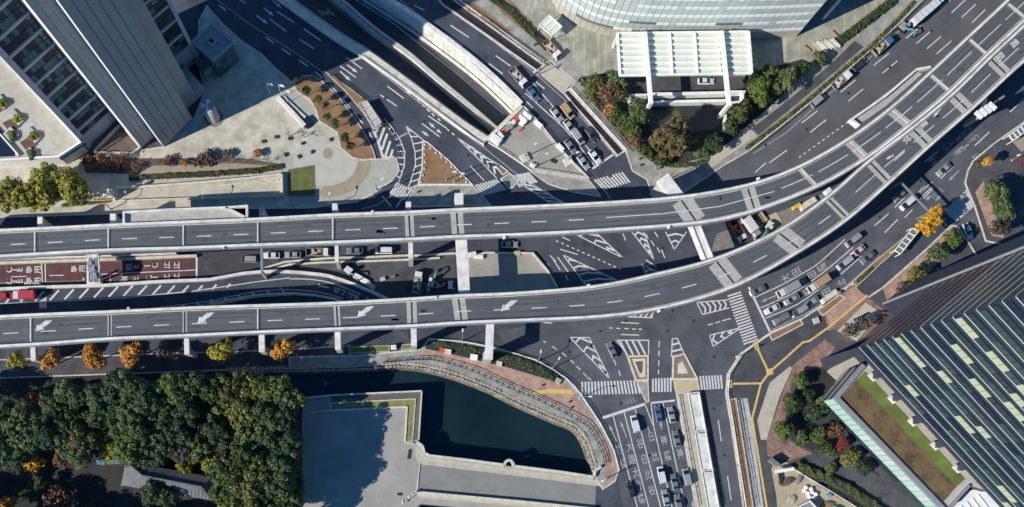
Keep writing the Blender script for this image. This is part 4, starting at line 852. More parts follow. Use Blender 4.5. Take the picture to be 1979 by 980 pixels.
RL = [(-120, 620), (0, 612), (150, 606), (320, 597), (404, 586), (484, 571), (540, 567), (568, 566), (619, 571), (663, 582), (720, 606), (770, 640), (800, 665)]
rx = [-120, 0, 98, 202, 303, 404, 470, 501, 540, 578, 619, 636, 663, 686, 720, 737, 770, 790]
rA = rsmp(smooth_line(RW, 3), rx); rB = rsmp(smooth_line(RL, 3), rx)
band('ramp_surface', rA, rB, zq, 'asphalt', ramp_)
wall_z(rA, zq, 0.75, 1.0, 'concrete_white', 'parapet', ramp_); 
wall_z(rsmp(smooth_line(RL, 3), [404, 484, 511, 540, 568, 609, 642, 663, 720]), zq, 0.35, 0.9, 'concrete_white', 'parapet', ramp_)
e1 = rsmp([(-120, 598), (0, 587), (91, 583), (236, 576), (370, 563), (440, 553), (500, 544), (560, 537)], [-120, 0, 91, 236, 370, 440, 500, 560]); rl(e1, 0.25, zf=zq, par=ramp_)
rl(smooth_line([(560, 539), (600, 540), (640, 547), (690, 566), (730, 588)], 3), 0.25, zf=zq, par=ramp_)
for k in range(17):
    x = -20 + 28.5 * k; y0 = 587 - x * 0.06 - (0 if x < 370 else (x - 370) * 0.06); h_ = 24 if x < 250 else max(7, 24 - (x - 250) * .075)
    if x > 480: break
    rl([(x + 2, y0 - 1), (x + 2 + h_ * 0.75, y0 - h_ * 0.85)], 0.5, zf=zq, par=ramp_)
e2 = smooth_line([(300, 595), (404, 582), (484, 565), (540, 560), (568, 560), (619, 565), (663, 577)], 3); rl(e2, 0.22, zf=zq, par=ramp_)
for k in range(8):
    x = 352 + 27 * k; y0 = 590 - 0.17 * (x - 352) - 2; rl([(x, y0), (x + 9, y0 + 9)], 0.45, zf=zq, par=ramp_)
a = W(635, 556, 0); arrow((636, 557), (602, 551), 0.45, 2.2, zq(620) + 0.04, ramp_, 0.0, 'paint', 1.3)
for s_, x, y in (('出', 650, 561), ('口', 662, 565), ('注', 677, 570), ('意', 688, 575)): rtext(s_, x, y, 1.9, 0.9, zq, ramp_, R(70))
# patched slab at the ramp's left end
m_ = MB(); m_.face([W(76, 596, zq(80) + .02), W(90, 596, zq(90) + .02), W(90, 574, zq(90) + .02), W(76, 582, zq(80) + .02)]); m_.build('concrete_patch', 'concrete_cream', ramp_)
# working ground between the decks
sheet('work_area', [(545, 520), (560, 508), (640, 502), (880, 492), (880, 572), (780, 578), (737, 572), (686, 550), (636, 533), (585, 527)], 'walk_asphalt', 0.03)
pave('concrete_yard', [(906, 497), (940, 490), (1030, 490), (1056, 522), (1080, 560), (906, 580)], 'yard', 0.18, True, 'kerb', 0.3)
sheet('dirt_yard', [(1385, 452), (1420, 440), (1470, 425), (1600, 370), (1610, 385), (1540, 430), (1460, 480), (1400, 510), (1370, 500)], 'concrete_dark', 0.03)
sheet('dirt_yard', [(1425, 436), (1468, 424), (1500, 410), (1512, 432), (1450, 470), (1440, 468)], 'sand', 0.05)
for lab, pts, h in (('low cream kerb wall beside the construction vehicles under the upper deck', [(505, 520), (550, 506), (600, 501), (645, 498), (700, 497), (790, 493)], 0.9), ('outer cream kerb wall of the working area between the decks', [(510, 524), (560, 511), (620, 507), (720, 504), (800, 501), (850, 498)], 0.7), ('white barrier beside the concrete yard between the decks', [(800, 494), (880, 489), (905, 497), (940, 488), (1030, 489), (1058, 522), (1076, 552)], 0.8)):
    m_ = MB(); m_.wall([W(x, y, h) for x, y in pts], 0.45, 0, h); tag(m_.build('barrier_wall', 'concrete_cream'), lab, 'wall')
tg = root('toll_gate', W(180, 535, 0), 'weathered pale toll gate canopy spanning the red lanes', 'toll gate')
P = [W(167, 492, 9), W(190, 490, 9), W(196, 548, 9), W(168, 550, 9)]
m_ = MB(); m_.prism([(p.x, p.y) for p in P], 8.5, 9.0, bottom=True); m_.build('canopy', 'concrete_white', tg)
for k in range(5):
    a = W(171 + k * 5, 500, 9.1); c = W(171 + k * 5.4, 546, 9.1); m_ = MB(); m_.beam((a.x, a.y, 9.25), (c.x, c.y, 9.25), 0.35, 0.5); m_.build('roof_rib', 'metal_grey' if k % 2 else 'concrete_white', tg)
for p in ((172, 496), (190, 496), (192, 544), (172, 546)):
    a = W(*p, 4); m_ = MB(); m_.tube([(a.x, a.y, 0), (a.x, a.y, 8.5)], [.3, .3], 8); m_.build('post', 'concrete', tg)
for p, s_ in (((178, 522), (2.2, 1.6)), ((183, 535), (1.8, 2.0)), ((174, 510), (1.6, 1.4))):
    a = W(*p, 9.3); m_ = MB(); m_.box((a.x, a.y, 9.6), (*s_, 0.9), 0.3, taper=.8); m_.build('signal_box', 'metal_grey', tg)
a = W(183, 491, 10.2); c = W(183, 480, 10.2); m_ = MB(); m_.beam(a, W(183, 498, 10.2), 1.2, 0.6); m_.build('bracket', 'concrete_white', tg)
# ------------------------------------------------------------------ buildings
_bx = {}
def bmesh_box(w, t, h, mat):
    k = (round(w, 3), round(t, 3), round(h, 3), mat)
    if k not in _bx:
        m_ = MB(); m_.box((0, 0, h / 2), (w, t, h)); _bx[k] = m_.mesh('panel', mat)
    return _bx[k]
def facade(parent, p0, p1, rows, cols, matf, name='panel', thick=0.16, gap=0.06, out=0.0, nrm=1, u0=0.0, u1=1.0, gz=None):
    gz = gap if gz is None else gz
    """rows: list of (z0, height); p0->p1 world xy; nrm=+1 puts panels on the right-hand side of p0->p1"""
    p0 = Vector((p0[0], p0[1])); p1 = Vector((p1[0], p1[1])); d = p1 - p0; L = d.length; d.normalize(); n_ = Vector((d.y, -d.x)) * nrm; rz = math.atan2(d.y, d.x)
    w = L * (u1 - u0) / cols
    for r_, (z0, h) in enumerate(rows):
        for c in range(cols):
            mt = matf(r_, c)
            if mt is None: continue
            q_ = p0 + d * (L * u0 + w * (c + .5)) + n_ * (out + thick / 2)
            inst(name, bmesh_box(w - gap, thick, h - gz, mt), parent, (q_.x, q_.y, z0 + gz / 2), rz)
def vol(name, parent, p0, p1, depth, z0, z1, mats):
    """box volume standing behind the front line p0->p1 (world), front on its right-hand side"""
    p0 = Vector((p0[0], p0[1])); p1 = Vector((p1[0], p1[1])); d = (p1 - p0).normalized(); n_ = Vector((-d.y, d.x)) * depth
    q_ = [p0, p1, p1 + n_, p0 + n_]; m_ = MB()
    for i in range(4):
        a, b2 = q_[i], q_[(i + 1) % 4]; m_.face([(a.x, a.y, z0), (b2.x, b2.y, z0), (b2.x, b2.y, z1), (a.x, a.y, z1)], 0 if i == 0 else 1)
    m_.poly([(p.x, p.y) for p in q_], z1, 2); return m_.build(name, mats, parent)
# --- slab-sided office tower, upper left
ot = root('office_tower', W(300, 230), 'tall grey-panelled office tower with bright white slab edges at the upper left', 'tower')
g2 = lambda p: W(*p)
TH = 105.0
vol('slab', ot, g2((317, 284)), g2((374, 231)), 26, 0, TH, ['tower_joint', 'tower_white', 'concrete'])
rows = [(0.2 + 4 * k, 4.0) for k in range(23)]
facade(ot, g2((317, 284)), g2((374, 231)), rows, 5, lambda r_, c: 'tower_panel', 'cladding_panel', 0.14, 0.16, gz=0.025)
vol('slab', ot, g2((274, 286)), g2((298, 264)), 24, 0, TH, ['tower_joint', 'tower_white', 'concrete'])
facade(ot, g2((274, 286)), g2((298, 264)), rows, 3, lambda r_, c: 'tower_panel', 'cladding_panel', 0.14, 0.08, gz=0.025)
vol('slab', ot, g2((352, 219)), g2((382, 192)), 20, 0, TH, ['tower_joint', 'tower_panel', 'concrete'])
facade(ot, g2((352, 219)), g2((382, 192)), rows, 2, lambda r_, c: 'tower_panel', 'cladding_panel', 0.14, 0.08, gz=0.025)
vol('glass_wing', ot, g2((352, 141)), g2((382, 115)), 14, 0, TH, ['glass_navy', 'spandrel', 'concrete'])
B7 = 7.3
rr = random.Random(3)
facade(ot, g2((352, 141)), g2((378, 118)), [(9 + B7 * k + 1.2, 2.6) for k in range(11)] + [(9 + B7 * k + 4.1, 2.4) for k in range(11)], 3, lambda r_, c: rr.choice(['glass_dark', 'glass_teal', 'glass_dark', 'glass_navy']), 'window_pane', 0.1, 0.15)
facade(ot, g2((352, 141)), g2((382, 115)), [(9 + B7 * k, 1.0) for k in range(11)], 1, lambda r_, c: 'spandrel', 'spandrel_band', 0.5, 0)
facade(ot, g2((352, 141)), g2((382, 115)), [(0, 9)], 1, lambda r_, c: 'spandrel', 'base_panel', 0.3, 0)
facade(ot, g2((379, 118)), g2((384, 113)), [(0, TH)], 1, lambda r_, c: 'spandrel', 'corner_pier', 0.8, 0)
vol('glass_wing', ot, g2((172, 279)), g2((224, 232)), 14, 0, TH, ['glass_navy', 'spandrel', 'concrete'])
f0, f1 = g2((172, 279)), g2((224, 232))
facade(ot, f0, f1, [(0.0, 6.4)], 1, lambda r_, c: 'spandrel', 'base_panel', 0.35, 0)
facade(ot, f0, f1, [(9.6 + B7 * k, 1.0) for k in range(10)], 1, lambda r_, c: 'spandrel', 'spandrel_band', 0.4, 0)
facade(ot, f0, f1, [(10.8 + B7 * k, 2.7) for k in range(10)] + [(13.7 + B7 * k, 2.9) for k in range(10)] + [(6.6, 2.8)], 6, lambda r_, c: rr.choice(['glass_dark', 'glass_dark', 'glass_teal', 'glass_teal', 'glass_navy']), 'window_pane', 0.1, 0.12, u0=0.05, u1=0.82)
facade(ot, f0, f1, [(11.2 + B7 * k + q_, h_) for k in range(10) for q_, h_ in ((0, 2.2), (2.5, 1.2), (4.1, 2.2))], 1, lambda r_, c: rr.choice(['glass_teal', 'glass_green', 'glass_teal', 'glass_vent']), 'stair_window', 0.25, 0.1, u0=0.86, u1=0.96)
facade(ot, g2((167, 284)), g2((174, 277)), [(0, TH)], 1, lambda r_, c: 'spandrel', 'corner_pier', 0.9, 0)
# roof terrace block
tb = root('terrace_block', W(60, 250), 'low white block with a planted roof terrace beside the office tower', 'building')
TP = [(-180, -70), (0, 108), (157, 277), (115, 304), (0, 311), (-180, 318)]
P = [W(x, y, 6) for x, y in TP]; m_ = MB(); m_.prism([(p.x, p.y) for p in P], 0, 6, 0, 1); m_.build('block', ['pavement_beige', 'tower_white'], tb)
m_ = MB(); m_.wall(P[1:6], 0.5, 5.5, 6.9); m_.build('parapet', 'tower_white', tb)
m_ = MB(); o1, o2 = offset(P[1:4], 0.9); m_.wall(o1, 0.12, 6, 7.2); m_.build('glass_balustrade', 'glass_teal', tb)
m_ = MB(); q_ = [W(x, y, 6.0) for x, y in [(-60, 235), (0, 250), (28, 290), (30, 302), (-60, 306)]]; m_.poly(q_, 6.02); m_.build('roof_void', 'glass_navy', tb)
m_ = MB(); m_.wall([W(-10, 248, 6), W(8, 268, 6), W(38, 302, 6)], 0.4, 6, 6.9); m_.build('parapet', 'tower_white', tb)
def roofsheet(pts, mat, z, par, name): m_ = MB(); m_.poly([W(x, y, 6) for x, y in pts], z); return m_.build(name, mat, par)
for i, (x, y) in enumerate([(5, 238), (38, 275), (-20, 200)]): roofsheet([(x, y), (x + 22, y - 12), (x + 38, y + 6), (x + 16, y + 20)], 'deck_wood', 6.04, tb, 'timber_deck')
roofsheet([(36, 248), (60, 232), (78, 250), (58, 268)], 'concrete', 6.05, tb, 'stone_deck'); roofsheet([(10, 215), (26, 205), (40, 220), (22, 232)], 'concrete', 6.05, tb, 'stone_deck'); roofsheet([(70, 282), (95, 268), (112, 285), (85, 302)], 'plaza_disc', 6.05, tb, 'stone_deck')
for x, y, w, h_ in ((4, 198, 3.6, 2.2), (32, 228, 4.2, 2.2), (64, 262, 4.2, 2.2), (22, 262, 3.2, 3.0), (60, 298, 2.6, 2.2)):
    a = W(x, y, 6); m_ = MB(); m_.box((a.x, a.y, 6.3), (w, h_, 0.6), R(-45)); m_.build('planter', 'concrete', tb)
# light well and low block at the tower's foot
lwv = root('light_well', W(228, 275), 'dark sunken light well with white rim between the tower slabs', 'light well')
m_ = MB(); m_.poly(WP([(186, 290), (232, 247), (268, 282), (256, 296), (190, 297)]), 0.2); m_.build('floor', 'mulch', lwv)
m_ = MB(); m_.wall(WP([(184, 294), (232, 244), (238, 246), (272, 287), (258, 298), (184, 297)]), 0.5, 0, 1.1); m_.build('rim', 'concrete', lwv)
lb = root('entrance_block', W(378, 165), 'small shaded concrete entrance block beside the tower foot', 'building')
vol('block', lb, g2((368, 204)), g2((398, 178)), 7, 0, 4.5, ['tower_panel', 'tower_panel', 'concrete']); vol('block', lb, g2((398, 150)), g2((412, 138)), 4, 0, 3, ['tower_panel', 'tower_panel', 'concrete_dark'])
gc = root('glass_pavilion', W(425, 130), 'shaded blue-green glass entrance cube on the plaza', 'pavilion')
tq = [W(372, 81, 11), W(411, 116, 11), W(449, 82, 11), W(409, 47, 11)]
m_ = MB(); m_.prism([(p.x, p.y) for p in tq], 0, 10.8, 0, 1); m_.build('volume', ['metal_grey', 'glass_green_dark'], gc)
for a, b2 in ((0, 1), (1, 2)): facade(gc, tq[a], tq[b2], [(0.3 + 2.6 * k, 2.6) for k in range(4)], 4, lambda r_, c: rr.choice(['glass_teal', 'glass_teal', 'glass_green']), 'glass_pane', 0.12, 0.12)
m_ = MB(); m_.wall(tq + tq[:1], 0.6, 10.7, 11.2); m_.build('roof_rim', 'metal_grey', gc)
cq = [W(400, 80, 11), W(409, 88, 11), W(418, 80, 11), W(409, 72, 11)]; m_ = MB(); m_.prism([(p.x, p.y) for p in cq], 10.5, 11.0); m_.build('skylight', 'glass_navy', gc)
m_ = MB(); m_.wall(cq + cq[:1], 0.5, 10.7, 11.5); m_.build('skylight_kerb', 'metal_grey', gc)
vt = root('vent_tower', W(413, 228), 'round grey ventilation shaft standing in the tower shadow', 'vent shaft')
a = W(413, 228); m_ = MB(); m_.tube([(a.x, a.y, 0), (a.x, a.y, 8.6)], [1.75, 1.7], 18); m_.build('shaft', 'concrete', vt, True)
for k in range(7):
    t_ = k * 2 * math.pi / 7; m_ = MB(); m_.face([(a.x, a.y, 8.95), (a.x + 1.8 * math.cos(t_), a.y + 1.8 * math.sin(t_), 8.6), (a.x + 1.8 * math.cos(t_ + .9), a.y + 1.8 * math.sin(t_ + .9), 8.6)]); m_.build('cowl_blade', 'tower_white' if k % 2 else 'metal_grey', vt)
m_ = MB(); m_.tube([(a.x, a.y, 0), (a.x, a.y, 0.35)], [2.6, 2.5], 18); m_.build('base_ring', 'concrete_dark', vt)

# --- pale glass building, top
gb = root('glass_building', W(1320, 20), 'pale curved glass office building with rows of white blinds at the top', 'building')
GL = smooth_line([(1040, -70), (1052, -30), (1066, 0), (1082, 24), (1108, 44), (1142, 60), (1190, 71), (1260, 76), (1350, 77), (1450, 75), (1538, 71)], 5)
GW = [W(x, y) for x, y in GL]
back = [W(1700, -100), W(1700, -300), W(1000, -300)]
allp = [(p.x, p.y) for p in GW + back]
m_ = MB(); m_.prism(allp, 0, 25.6, 0, 0); m_.build('core', 'mullion', gb)
m_ = MB(); m_.prism([(p[0], p[1]) for p in allp], 25.62, 62, 0, 0); m_.build('upper_storeys', 'glass_pale', gb)
# resample the facade into bays
ds = [0.0]
for a, b2 in zip(GW, GW[1:]): ds.append(ds[-1] + (b2 - a).length)
def gat(s_):
    for i in range(len(ds) - 1):
        if s_ <= ds[i + 1] + 1e-6: return GW[i].lerp(GW[i + 1], (s_ - ds[i]) / (ds[i + 1] - ds[i]))
    return GW[-1]
nb = 46; bw = ds[-1] / nb
rr = random.Random(11)
for c in range(nb):
    a, b2 = gat(c * bw), gat((c + 1) * bw)
    facade(gb, a, b2, [(0.1, 3.9)], 1, lambda r_, q_: 'pavement_beige', 'base_panel', 0.12, 0.1)
    facade(gb, a, b2, [(4.2 + 4.3 * k + 1.3, 2.95) for k in range(5)], 1, lambda r_, q_: rr.choice(['glass_pale', 'glass_pale', 'glass_pale_b']), 'glass_panel', 0.12, 0.14)
    dark = lambda r_, q_: 'glass_vent' if (r_ == 0 and (10 < c < 17 or 21 < c < 29)) or (r_ == 1 and (18 < c < 23 or 31 < c < 36)) else ('glass_pale_b' if rr.random() < .12 or (r_ == 0 and c < 11) else 'blind_white')
    facade(gb, a, b2, [(4.2 + 4.3 * k, 1.25) for k in range(5)], 1, dark, 'blind_panel', 0.16, 0.22)
sp0, sp1 = W(1540, 69), W(1700, -100)
facade(gb, sp0, sp1, [(0.2 + 4.3 * k, 4.2) for k in range(6)], 10, lambda r_, c: rr.choice(['glass_navy', 'glass_green_dark', 'glass_navy']), 'side_glass', 0.12, 0.15)
m_ = MB(); p = W(1590, 36); m_.tube([(p.x, p.y, 0), (p.x + 1.5, p.y + 1.5, 20)], [0.5, 0.4], 8); m_.build('column', 'steel_white', gb)
# entrance canopy
cn = root('entrance_canopy', W(1322, 110), 'white steel lattice canopy with glass panes in front of the glass building', 'canopy')
ZC = 8.0
def cpt(u, v): # u 0..1 across, v 0..1 down
    a = lerp2((1193, 65), (1446, 62), u); b2 = lerp2((1198, 146), (1452, 142), u); return lerp2(a, b2, v)
for i in range(8):
    a, b2 = W(*cpt(0, i / 7), ZC), W(*cpt(1, i / 7), ZC); m_ = MB(); m_.beam(a, b2, 0.55, 0.7); m_.build('cross_beam', 'steel_white', cn)
for u in (0.0, 0.4, 0.59, 1.0):
    a, b2 = W(*cpt(u, 0), ZC), W(*cpt(u, 1), ZC); m_ = MB(); m_.beam(a + Vector((0, 0, .1)), b2 + Vector((0, 0, .1)), 0.6 if u in (0, 1) else 0.4, 0.9); m_.build('long_beam', 'steel_white', cn)
for i in range(7):
    for (u0, u1) in ((0.01, 0.205), (0.225, 0.395), (0.405, 0.585), (0.595, 0.775), (0.795, 0.99)):
        q_ = [W(*cpt(u0, (i + .12) / 7), ZC), W(*cpt(u1, (i + .12) / 7), ZC), W(*cpt(u1, (i + .88) / 7), ZC), W(*cpt(u0, (i + .88) / 7), ZC)]
        m_ = MB(); m_.prism([(p.x, p.y) for p in q_], ZC - 0.12, ZC - 0.04); m_.build('glass_pane', 'canopy_glass', cn)
for p0, p1 in (((1246, 63), (1258, 202)), ((1394, 61), (1409, 206))):
    m_ = MB(); m_.beam(W(*p0, 9.0), W(*p1, 9.0), 0.95, 1.2); m_.build('main_girder', 'steel_white', cn)
    a = W(*p1, 9.0); m_ = MB(); m_.box((a.x, a.y + .5, 4.2), (0.9, 0.9, 8.4)); m_.build('column', 'steel_white', cn)
for p in ((1196, 66), (1444, 64)):
    a = W(*p, 8); m_ = MB(); m_.box((a.x, a.y, 3.9), (0.7, 0.7, 7.8)); m_.build('column', 'steel_white', cn)
fr = root('planter_frame', W(1330, 192), 'white painted walls framing the recessed forecourt below the canopy', 'wall')
for pts, w in (([(1213, 184), (1253, 183)], 0.6), ([(1260, 182), (1404, 179)], 0.8), ([(1262, 197), (1404, 194)], 0.7), ([(1216, 186), (1222, 203)], 0.6), ([(1410, 177), (1441, 177)], 0.6), ([(1438, 178), (1434, 196), (1412, 199)], 0.6), ([(1404, 212), (1401, 250)], 0.4)):
    m_ = MB(); m_.wall([W(x, y, 2.5) for x, y in pts], w, 0.2, 2.5); m_.build('wall_segment', 'steel_white', fr)
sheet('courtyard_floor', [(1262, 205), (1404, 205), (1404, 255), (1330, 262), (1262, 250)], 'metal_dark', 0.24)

# --- dark banded tower, lower right
rt = root('glass_tower', W(1640, 700), 'dark glass tower with white floor fins and scattered lit pale green windows', 'tower')
ZB = 24.0; FH = 4.25; NF = 19
c0 = W(1657, 672, ZB); e2 = W(1939, 979, ZB); d2 = Vector((e2.x - c0.x, e2.y - c0.y)).normalized(); d1 = Vector((490, 410)).normalized()
L2, L1 = 62.0, 23.4
c0v = Vector((c0.x, c0.y)); cA = c0v + d2 * L2; cB = c0v + d1 * L1
m_ = MB(); tot = [c0v, cA, cA + d1 * L1, cB]
m_.prism([(p.x, p.y) for p in tot], ZB, ZB + FH * NF + 6); m_.poly([(p.x, p.y) for p in tot], ZB - 0.01); m_.build('core', 'glass_navy', rt)
rr = random.Random(5)
def inframe(p):
    k = H / (H - p.z) / S; x = NX + p.x * k; y = NY - p.y * k; return -8 < x < PW + 8 and -8 < y < PH + 8
n2 = Vector((d2.y, -d2.x)); n1 = Vector((-d1.y, d1.x)); bay = 1.82; rz2 = math.atan2(d2.y, d2.x); rz1 = math.atan2(d1.y, d1.x)
# which panes are pale: runs per floor
state = {}
for f in range(NF):
    c = 0
    while c < 34:
        run = rr.randint(2, 5); kind = rr.choices(['glass_green', 'glass_green_dark', 'glass_navy', 'glass_lit_look'], [0.44, 0.26, 0.21, 0.09])[0]
        if kind == 'glass_lit_look': run = rr.randint(2, 3)
        for k in range(run): state[(f, c + k)] = kind
        c += run
rest = MB(); cnt = 0; rm = ['glass_green', 'glass_green_dark', 'glass_navy', 'glass_lit_look']
for f in range(NF):
    z0 = ZB + 1.4 + f * FH
    for c in range(34):
        q_ = c0v + d2 * (0.6 + bay * (c + .5)) + n2 * 0.12; kind = state[(f, c)]
        if inframe(Vector((q_.x, q_.y, z0 + 1))) and cnt < 300:
            inst('window_pane', bmesh_box(bay - 0.12, 0.14, 2.05, kind), rt, (q_.x, q_.y, z0), rz2); cnt += 1
        else: rest.box((q_.x, q_.y, z0 + 1.02), (bay - 0.12, 0.14, 2.05), rz2, rm.index(kind))
o = rest.build('window_panes', rm, rt); tag(o, kind='stuff')
fin2 = bmesh_box(L2, 0.10, 0.13, 'fin_white'); fin1 = bmesh_box(L1, 0.10, 0.12, 'fin_dim'); fin1w = bmesh_box(L1, 0.05, 0.08, 'fin_white'); red1 = bmesh_box(L1, 0.12, 0.10, 'red_louvre'); sp2 = bmesh_box(L2, 0.22, 0.5, 'podium_dark'); wb1 = bmesh_box(L1, 0.12, 1.7, 'glass_green_dark')
for f in range(NF + 1):
    z = ZB + 1.0 + f * FH
    q_ = c0v + d2 * (L2 / 2) + n2 * 0.10; inst('floor_fin', fin2, rt, (q_.x, q_.y, z), rz2); q_ = c0v + d2 * (L2 / 2) + n2 * 0.13; inst('spandrel_rail', sp2, rt, (q_.x, q_.y, z - 0.75), rz2)
    q_ = c0v + d1 * (L1 / 2) + n1 * 0.14
    if f < 7: inst('louvre', red1, rt, (q_.x, q_.y, z + 1.9), rz1)
    inst('floor_fin', fin1 if f < 7 else fin1w, rt, (q_.x, q_.y, z), rz1); q_ = c0v + d1 * (L1 / 2) + n1 * 0.07; inst('window_band', wb1, rt, (q_.x, q_.y, z + 2.1), rz1)
m_ = MB(); m_.wall([c0v + (n1 - d1) * .02, cA], 0.9, ZB - 0.6, ZB + 0.7); m_.build('soffit_beam', 'podium_dark', rt)
m_ = MB(); a = W(1592, 700); m_.box((a.x, a.y, 12), (1.5, 2.0, 24), R(20)); m_.build('corner_column', 'podium_dark', rt)
for x, y in ((1684, 729), (1722, 772), (1761, 816), (1804, 862), (1847, 906)):
    a = W(x, y, 11); m_ = MB(); m_.box((a.x, a.y, 11.5), (2.2, 1.0, 0.9), rz2); m_.build('column_base', 'concrete_white', rt)
    b2 = a + Vector((1.6, 0.9, 0)); m_ = MB(); m_.beam((a.x + .35, a.y + .25, 11.6), (b2.x + .9, b2.y + .6, ZB - .3), 1.6, 0.9); m_.build('column', 'podium_dark', rt)
    m_ = MB(); m_.beam((a.x + .35, a.y + .9, 11.6), (b2.x + .9, b2.y + 1.6, ZB - .3), 0.3, 0.5); m_.build('brace', 'metal_grey', rt)
# garden-roofed podium
gd_ = root('garden_podium', W(1700, 860), 'low podium with planted roof garden and mint green glass wall under the dark tower', 'building')
GP = [(1615, 769), (1668, 705), (1686, 696), (1905, 940), (1880, 965), (1828, 985), (1826, 990)]
GP = [(1615, 769), (1668, 706), (1690, 700), (1912, 950), (1872, 938), (1826, 988)]
P = [W(x, y, 11) for x, y in GP]; m_ = MB(); m_.prism([(p.x, p.y) for p in P], 0, 11, 0, 1); m_.build('block', ['concrete', 'podium_dark'], gd_)
m_ = MB(); m_.wall([P[5], P[0], P[1]], 1.15, 10.5, 11.7); m_.build('parapet', 'metal_grey', gd_); m_ = MB(); m_.wall([P[4], P[5]], 0.7, 10.5, 11.68); m_.build('parapet', 'metal_grey', gd_)
def rs11(name, pts, mat, z): m_ = MB(); m_.poly([W(x, y, 11) for x, y in pts], z); return m_.build(name, mat, gd_)
rs11('pebble_bed', [(1625, 769), (1655, 734), (1848, 941), (1823, 970)], 'pebbles', 11.1)
rs11('roof_lawn', [(1655, 734), (1672, 717), (1864, 926), (1848, 941)], 'lawn_green', 11.14)
rs11('terrace_path', [(1672, 717), (1684, 706), (1906, 946), (1866, 926)], 'pavement_beige', 11.1)
facade(gd_, P[5], P[0], [(3.6, 7.2)], 22, lambda r_, c: rr.choice(['glass_mint', 'glass_mint', 'glass_pale_b']), 'glass_pane', 0.18, 0.16, nrm=-1); facade(gd_, P[5], P[0], [(0.1, 3.2)], 11, lambda r_, c: rr.choice(['glass_green', 'glass_green_dark']), 'lower_pane', 0.14, 0.2, nrm=-1)
for k in range(5): facade(gd_, P[0], P[1], [(1 + 2 * k, 1.7)], 1, lambda r_, c: 'podium_dark' if k % 2 else 'metal_grey', 'louvre', 0.12, 0.1, nrm=-1)
for k in range(16):
    x, y = 1690 + 13.2 * k, 716 + 14.4 * k; a = W(x, y, 11); m_ = MB(); m_.box((a.x, a.y, 11.5), (.35, .35, .9)); m_.build('bollard', 'metal_dark', gd_)
wr = root('white_roof_shed', W(1870, 985), 'white ribbed roof below the end of the roof garden', 'building')
Pq = [W(x, y, 7) for x, y in [(1836, 988), (1872, 948), (1900, 944), (1960, 1010), (1900, 1060), (1850, 1040)]]; m_ = MB(); m_.prism([(p.x, p.y) for p in Pq], 0, 7, 0, 1); m_.build('block', ['roof_white', 'concrete'], wr)
for k in range(5):
    m_ = MB(); m_.beam(W(1846 + k * 11, 984 - k * 7, 7.1), W(1880 + k * 14, 1040 - k * 6, 7.1), 0.3, 0.25); m_.build('roof_rib', 'roof_white', wr)
# dark end wall continuing the road-side facade down to the ground
eA = cB; eB = cB + d1 * 8.0; dn = -n1 * 14
m_ = MB(); m_.prism([(p.x, p.y) for p in (eA + n1 * .5, eB + n1 * .5, eB + dn, eA + dn)], 0, ZB + FH * NF + 6); m_.build('end_wall', 'podium_dark', rt)
m_ = MB(); p = eA + n1 * .55; m_.box((p.x, p.y, 55), (0.5, 0.5, 110), rz1); m_.build('edge_trim', 'metal_grey', rt)
for k in range(7):
    p = eA.lerp(eB, (k + 1) / 8) + n1 * .52; m_ = MB(); m_.box((p.x, p.y, 55), (0.08, 0.08, 110), rz1); m_.build('wall_seam', 'glass_navy', rt)
# --- tiled house in the wood
hs = root('tiled_house', W(322, 930), 'traditional house with a grey tiled hipped roof among the trees', 'house')
e = [W(243, 892, 4), W(411, 922, 4), W(409, 967, 4), W(234, 938, 4)]; r0, r1 = W(275, 920, 6.4), W(390, 942, 6.4)
m_ = MB(); m_.prism([(p.x, p.y) for p in [e[0].lerp(e[2], .06), e[1].lerp(e[3], .06), e[2].lerp(e[0], .06), e[3].lerp(e[1], .06)]], 0, 3.9); m_.build('wall', 'wood', hs)
m_ = MB(); m_.face([e[0], e[1], r1, r0][::-1]); m_.face([e[2], e[3], r0, r1][::-1]); m_.face([e[3], e[0], r0][::-1]); m_.face([e[1], e[2], r1][::-1]); rf = m_.build('roof', 'roof_tile', hs)
m_ = MB(); m_.beam(r0 + Vector((0, 0, .1)), r1 + Vector((0, 0, .1)), .5, .35); m_.build('ridge', 'roof_tile', rf)
for a, b2 in ((e[0], r0), (e[3], r0), (e[1], r1), (e[2], r1)): m_ = MB(); m_.beam(a + Vector((0, 0, .1)), b2 + Vector((0, 0, .1)), .4, .25); m_.build('hip_ridge', 'roof_tile', rf)
for k in range(24):
    t_ = (k + .5) / 24; a = e[3].lerp(e[2], t_); b2 = r0.lerp(r1, max(0, min(1, (t_ - .12) / .78)))
    m_ = MB(); m_.beam(a + Vector((0, 0, .06)), b2 + Vector((0, 0, .06)), .14, .14); m_.build('tile_course', 'roof_tile', rf)
br_ = root('blue_roofed_shed', W(215, 892), 'narrow shed with a bright blue roof at the edge of the wood', 'shed')
P = [W(x, y, 3) for x, y in [(185, 889), (240, 886), (242, 896), (188, 898)]]; m_ = MB(); m_.prism([(p.x, p.y) for p in P], 2.7, 3.0); m_.build('roof', 'roof_blue', br_); m_ = MB(); m_.prism([(p.x * .999, p.y) for p in [P[0].lerp(P[2], .08), P[1].lerp(P[3], .08), P[2].lerp(P[0], .08), P[3].lerp(P[1], .08)]], 0, 2.7); m_.build('wall', 'wood', br_)
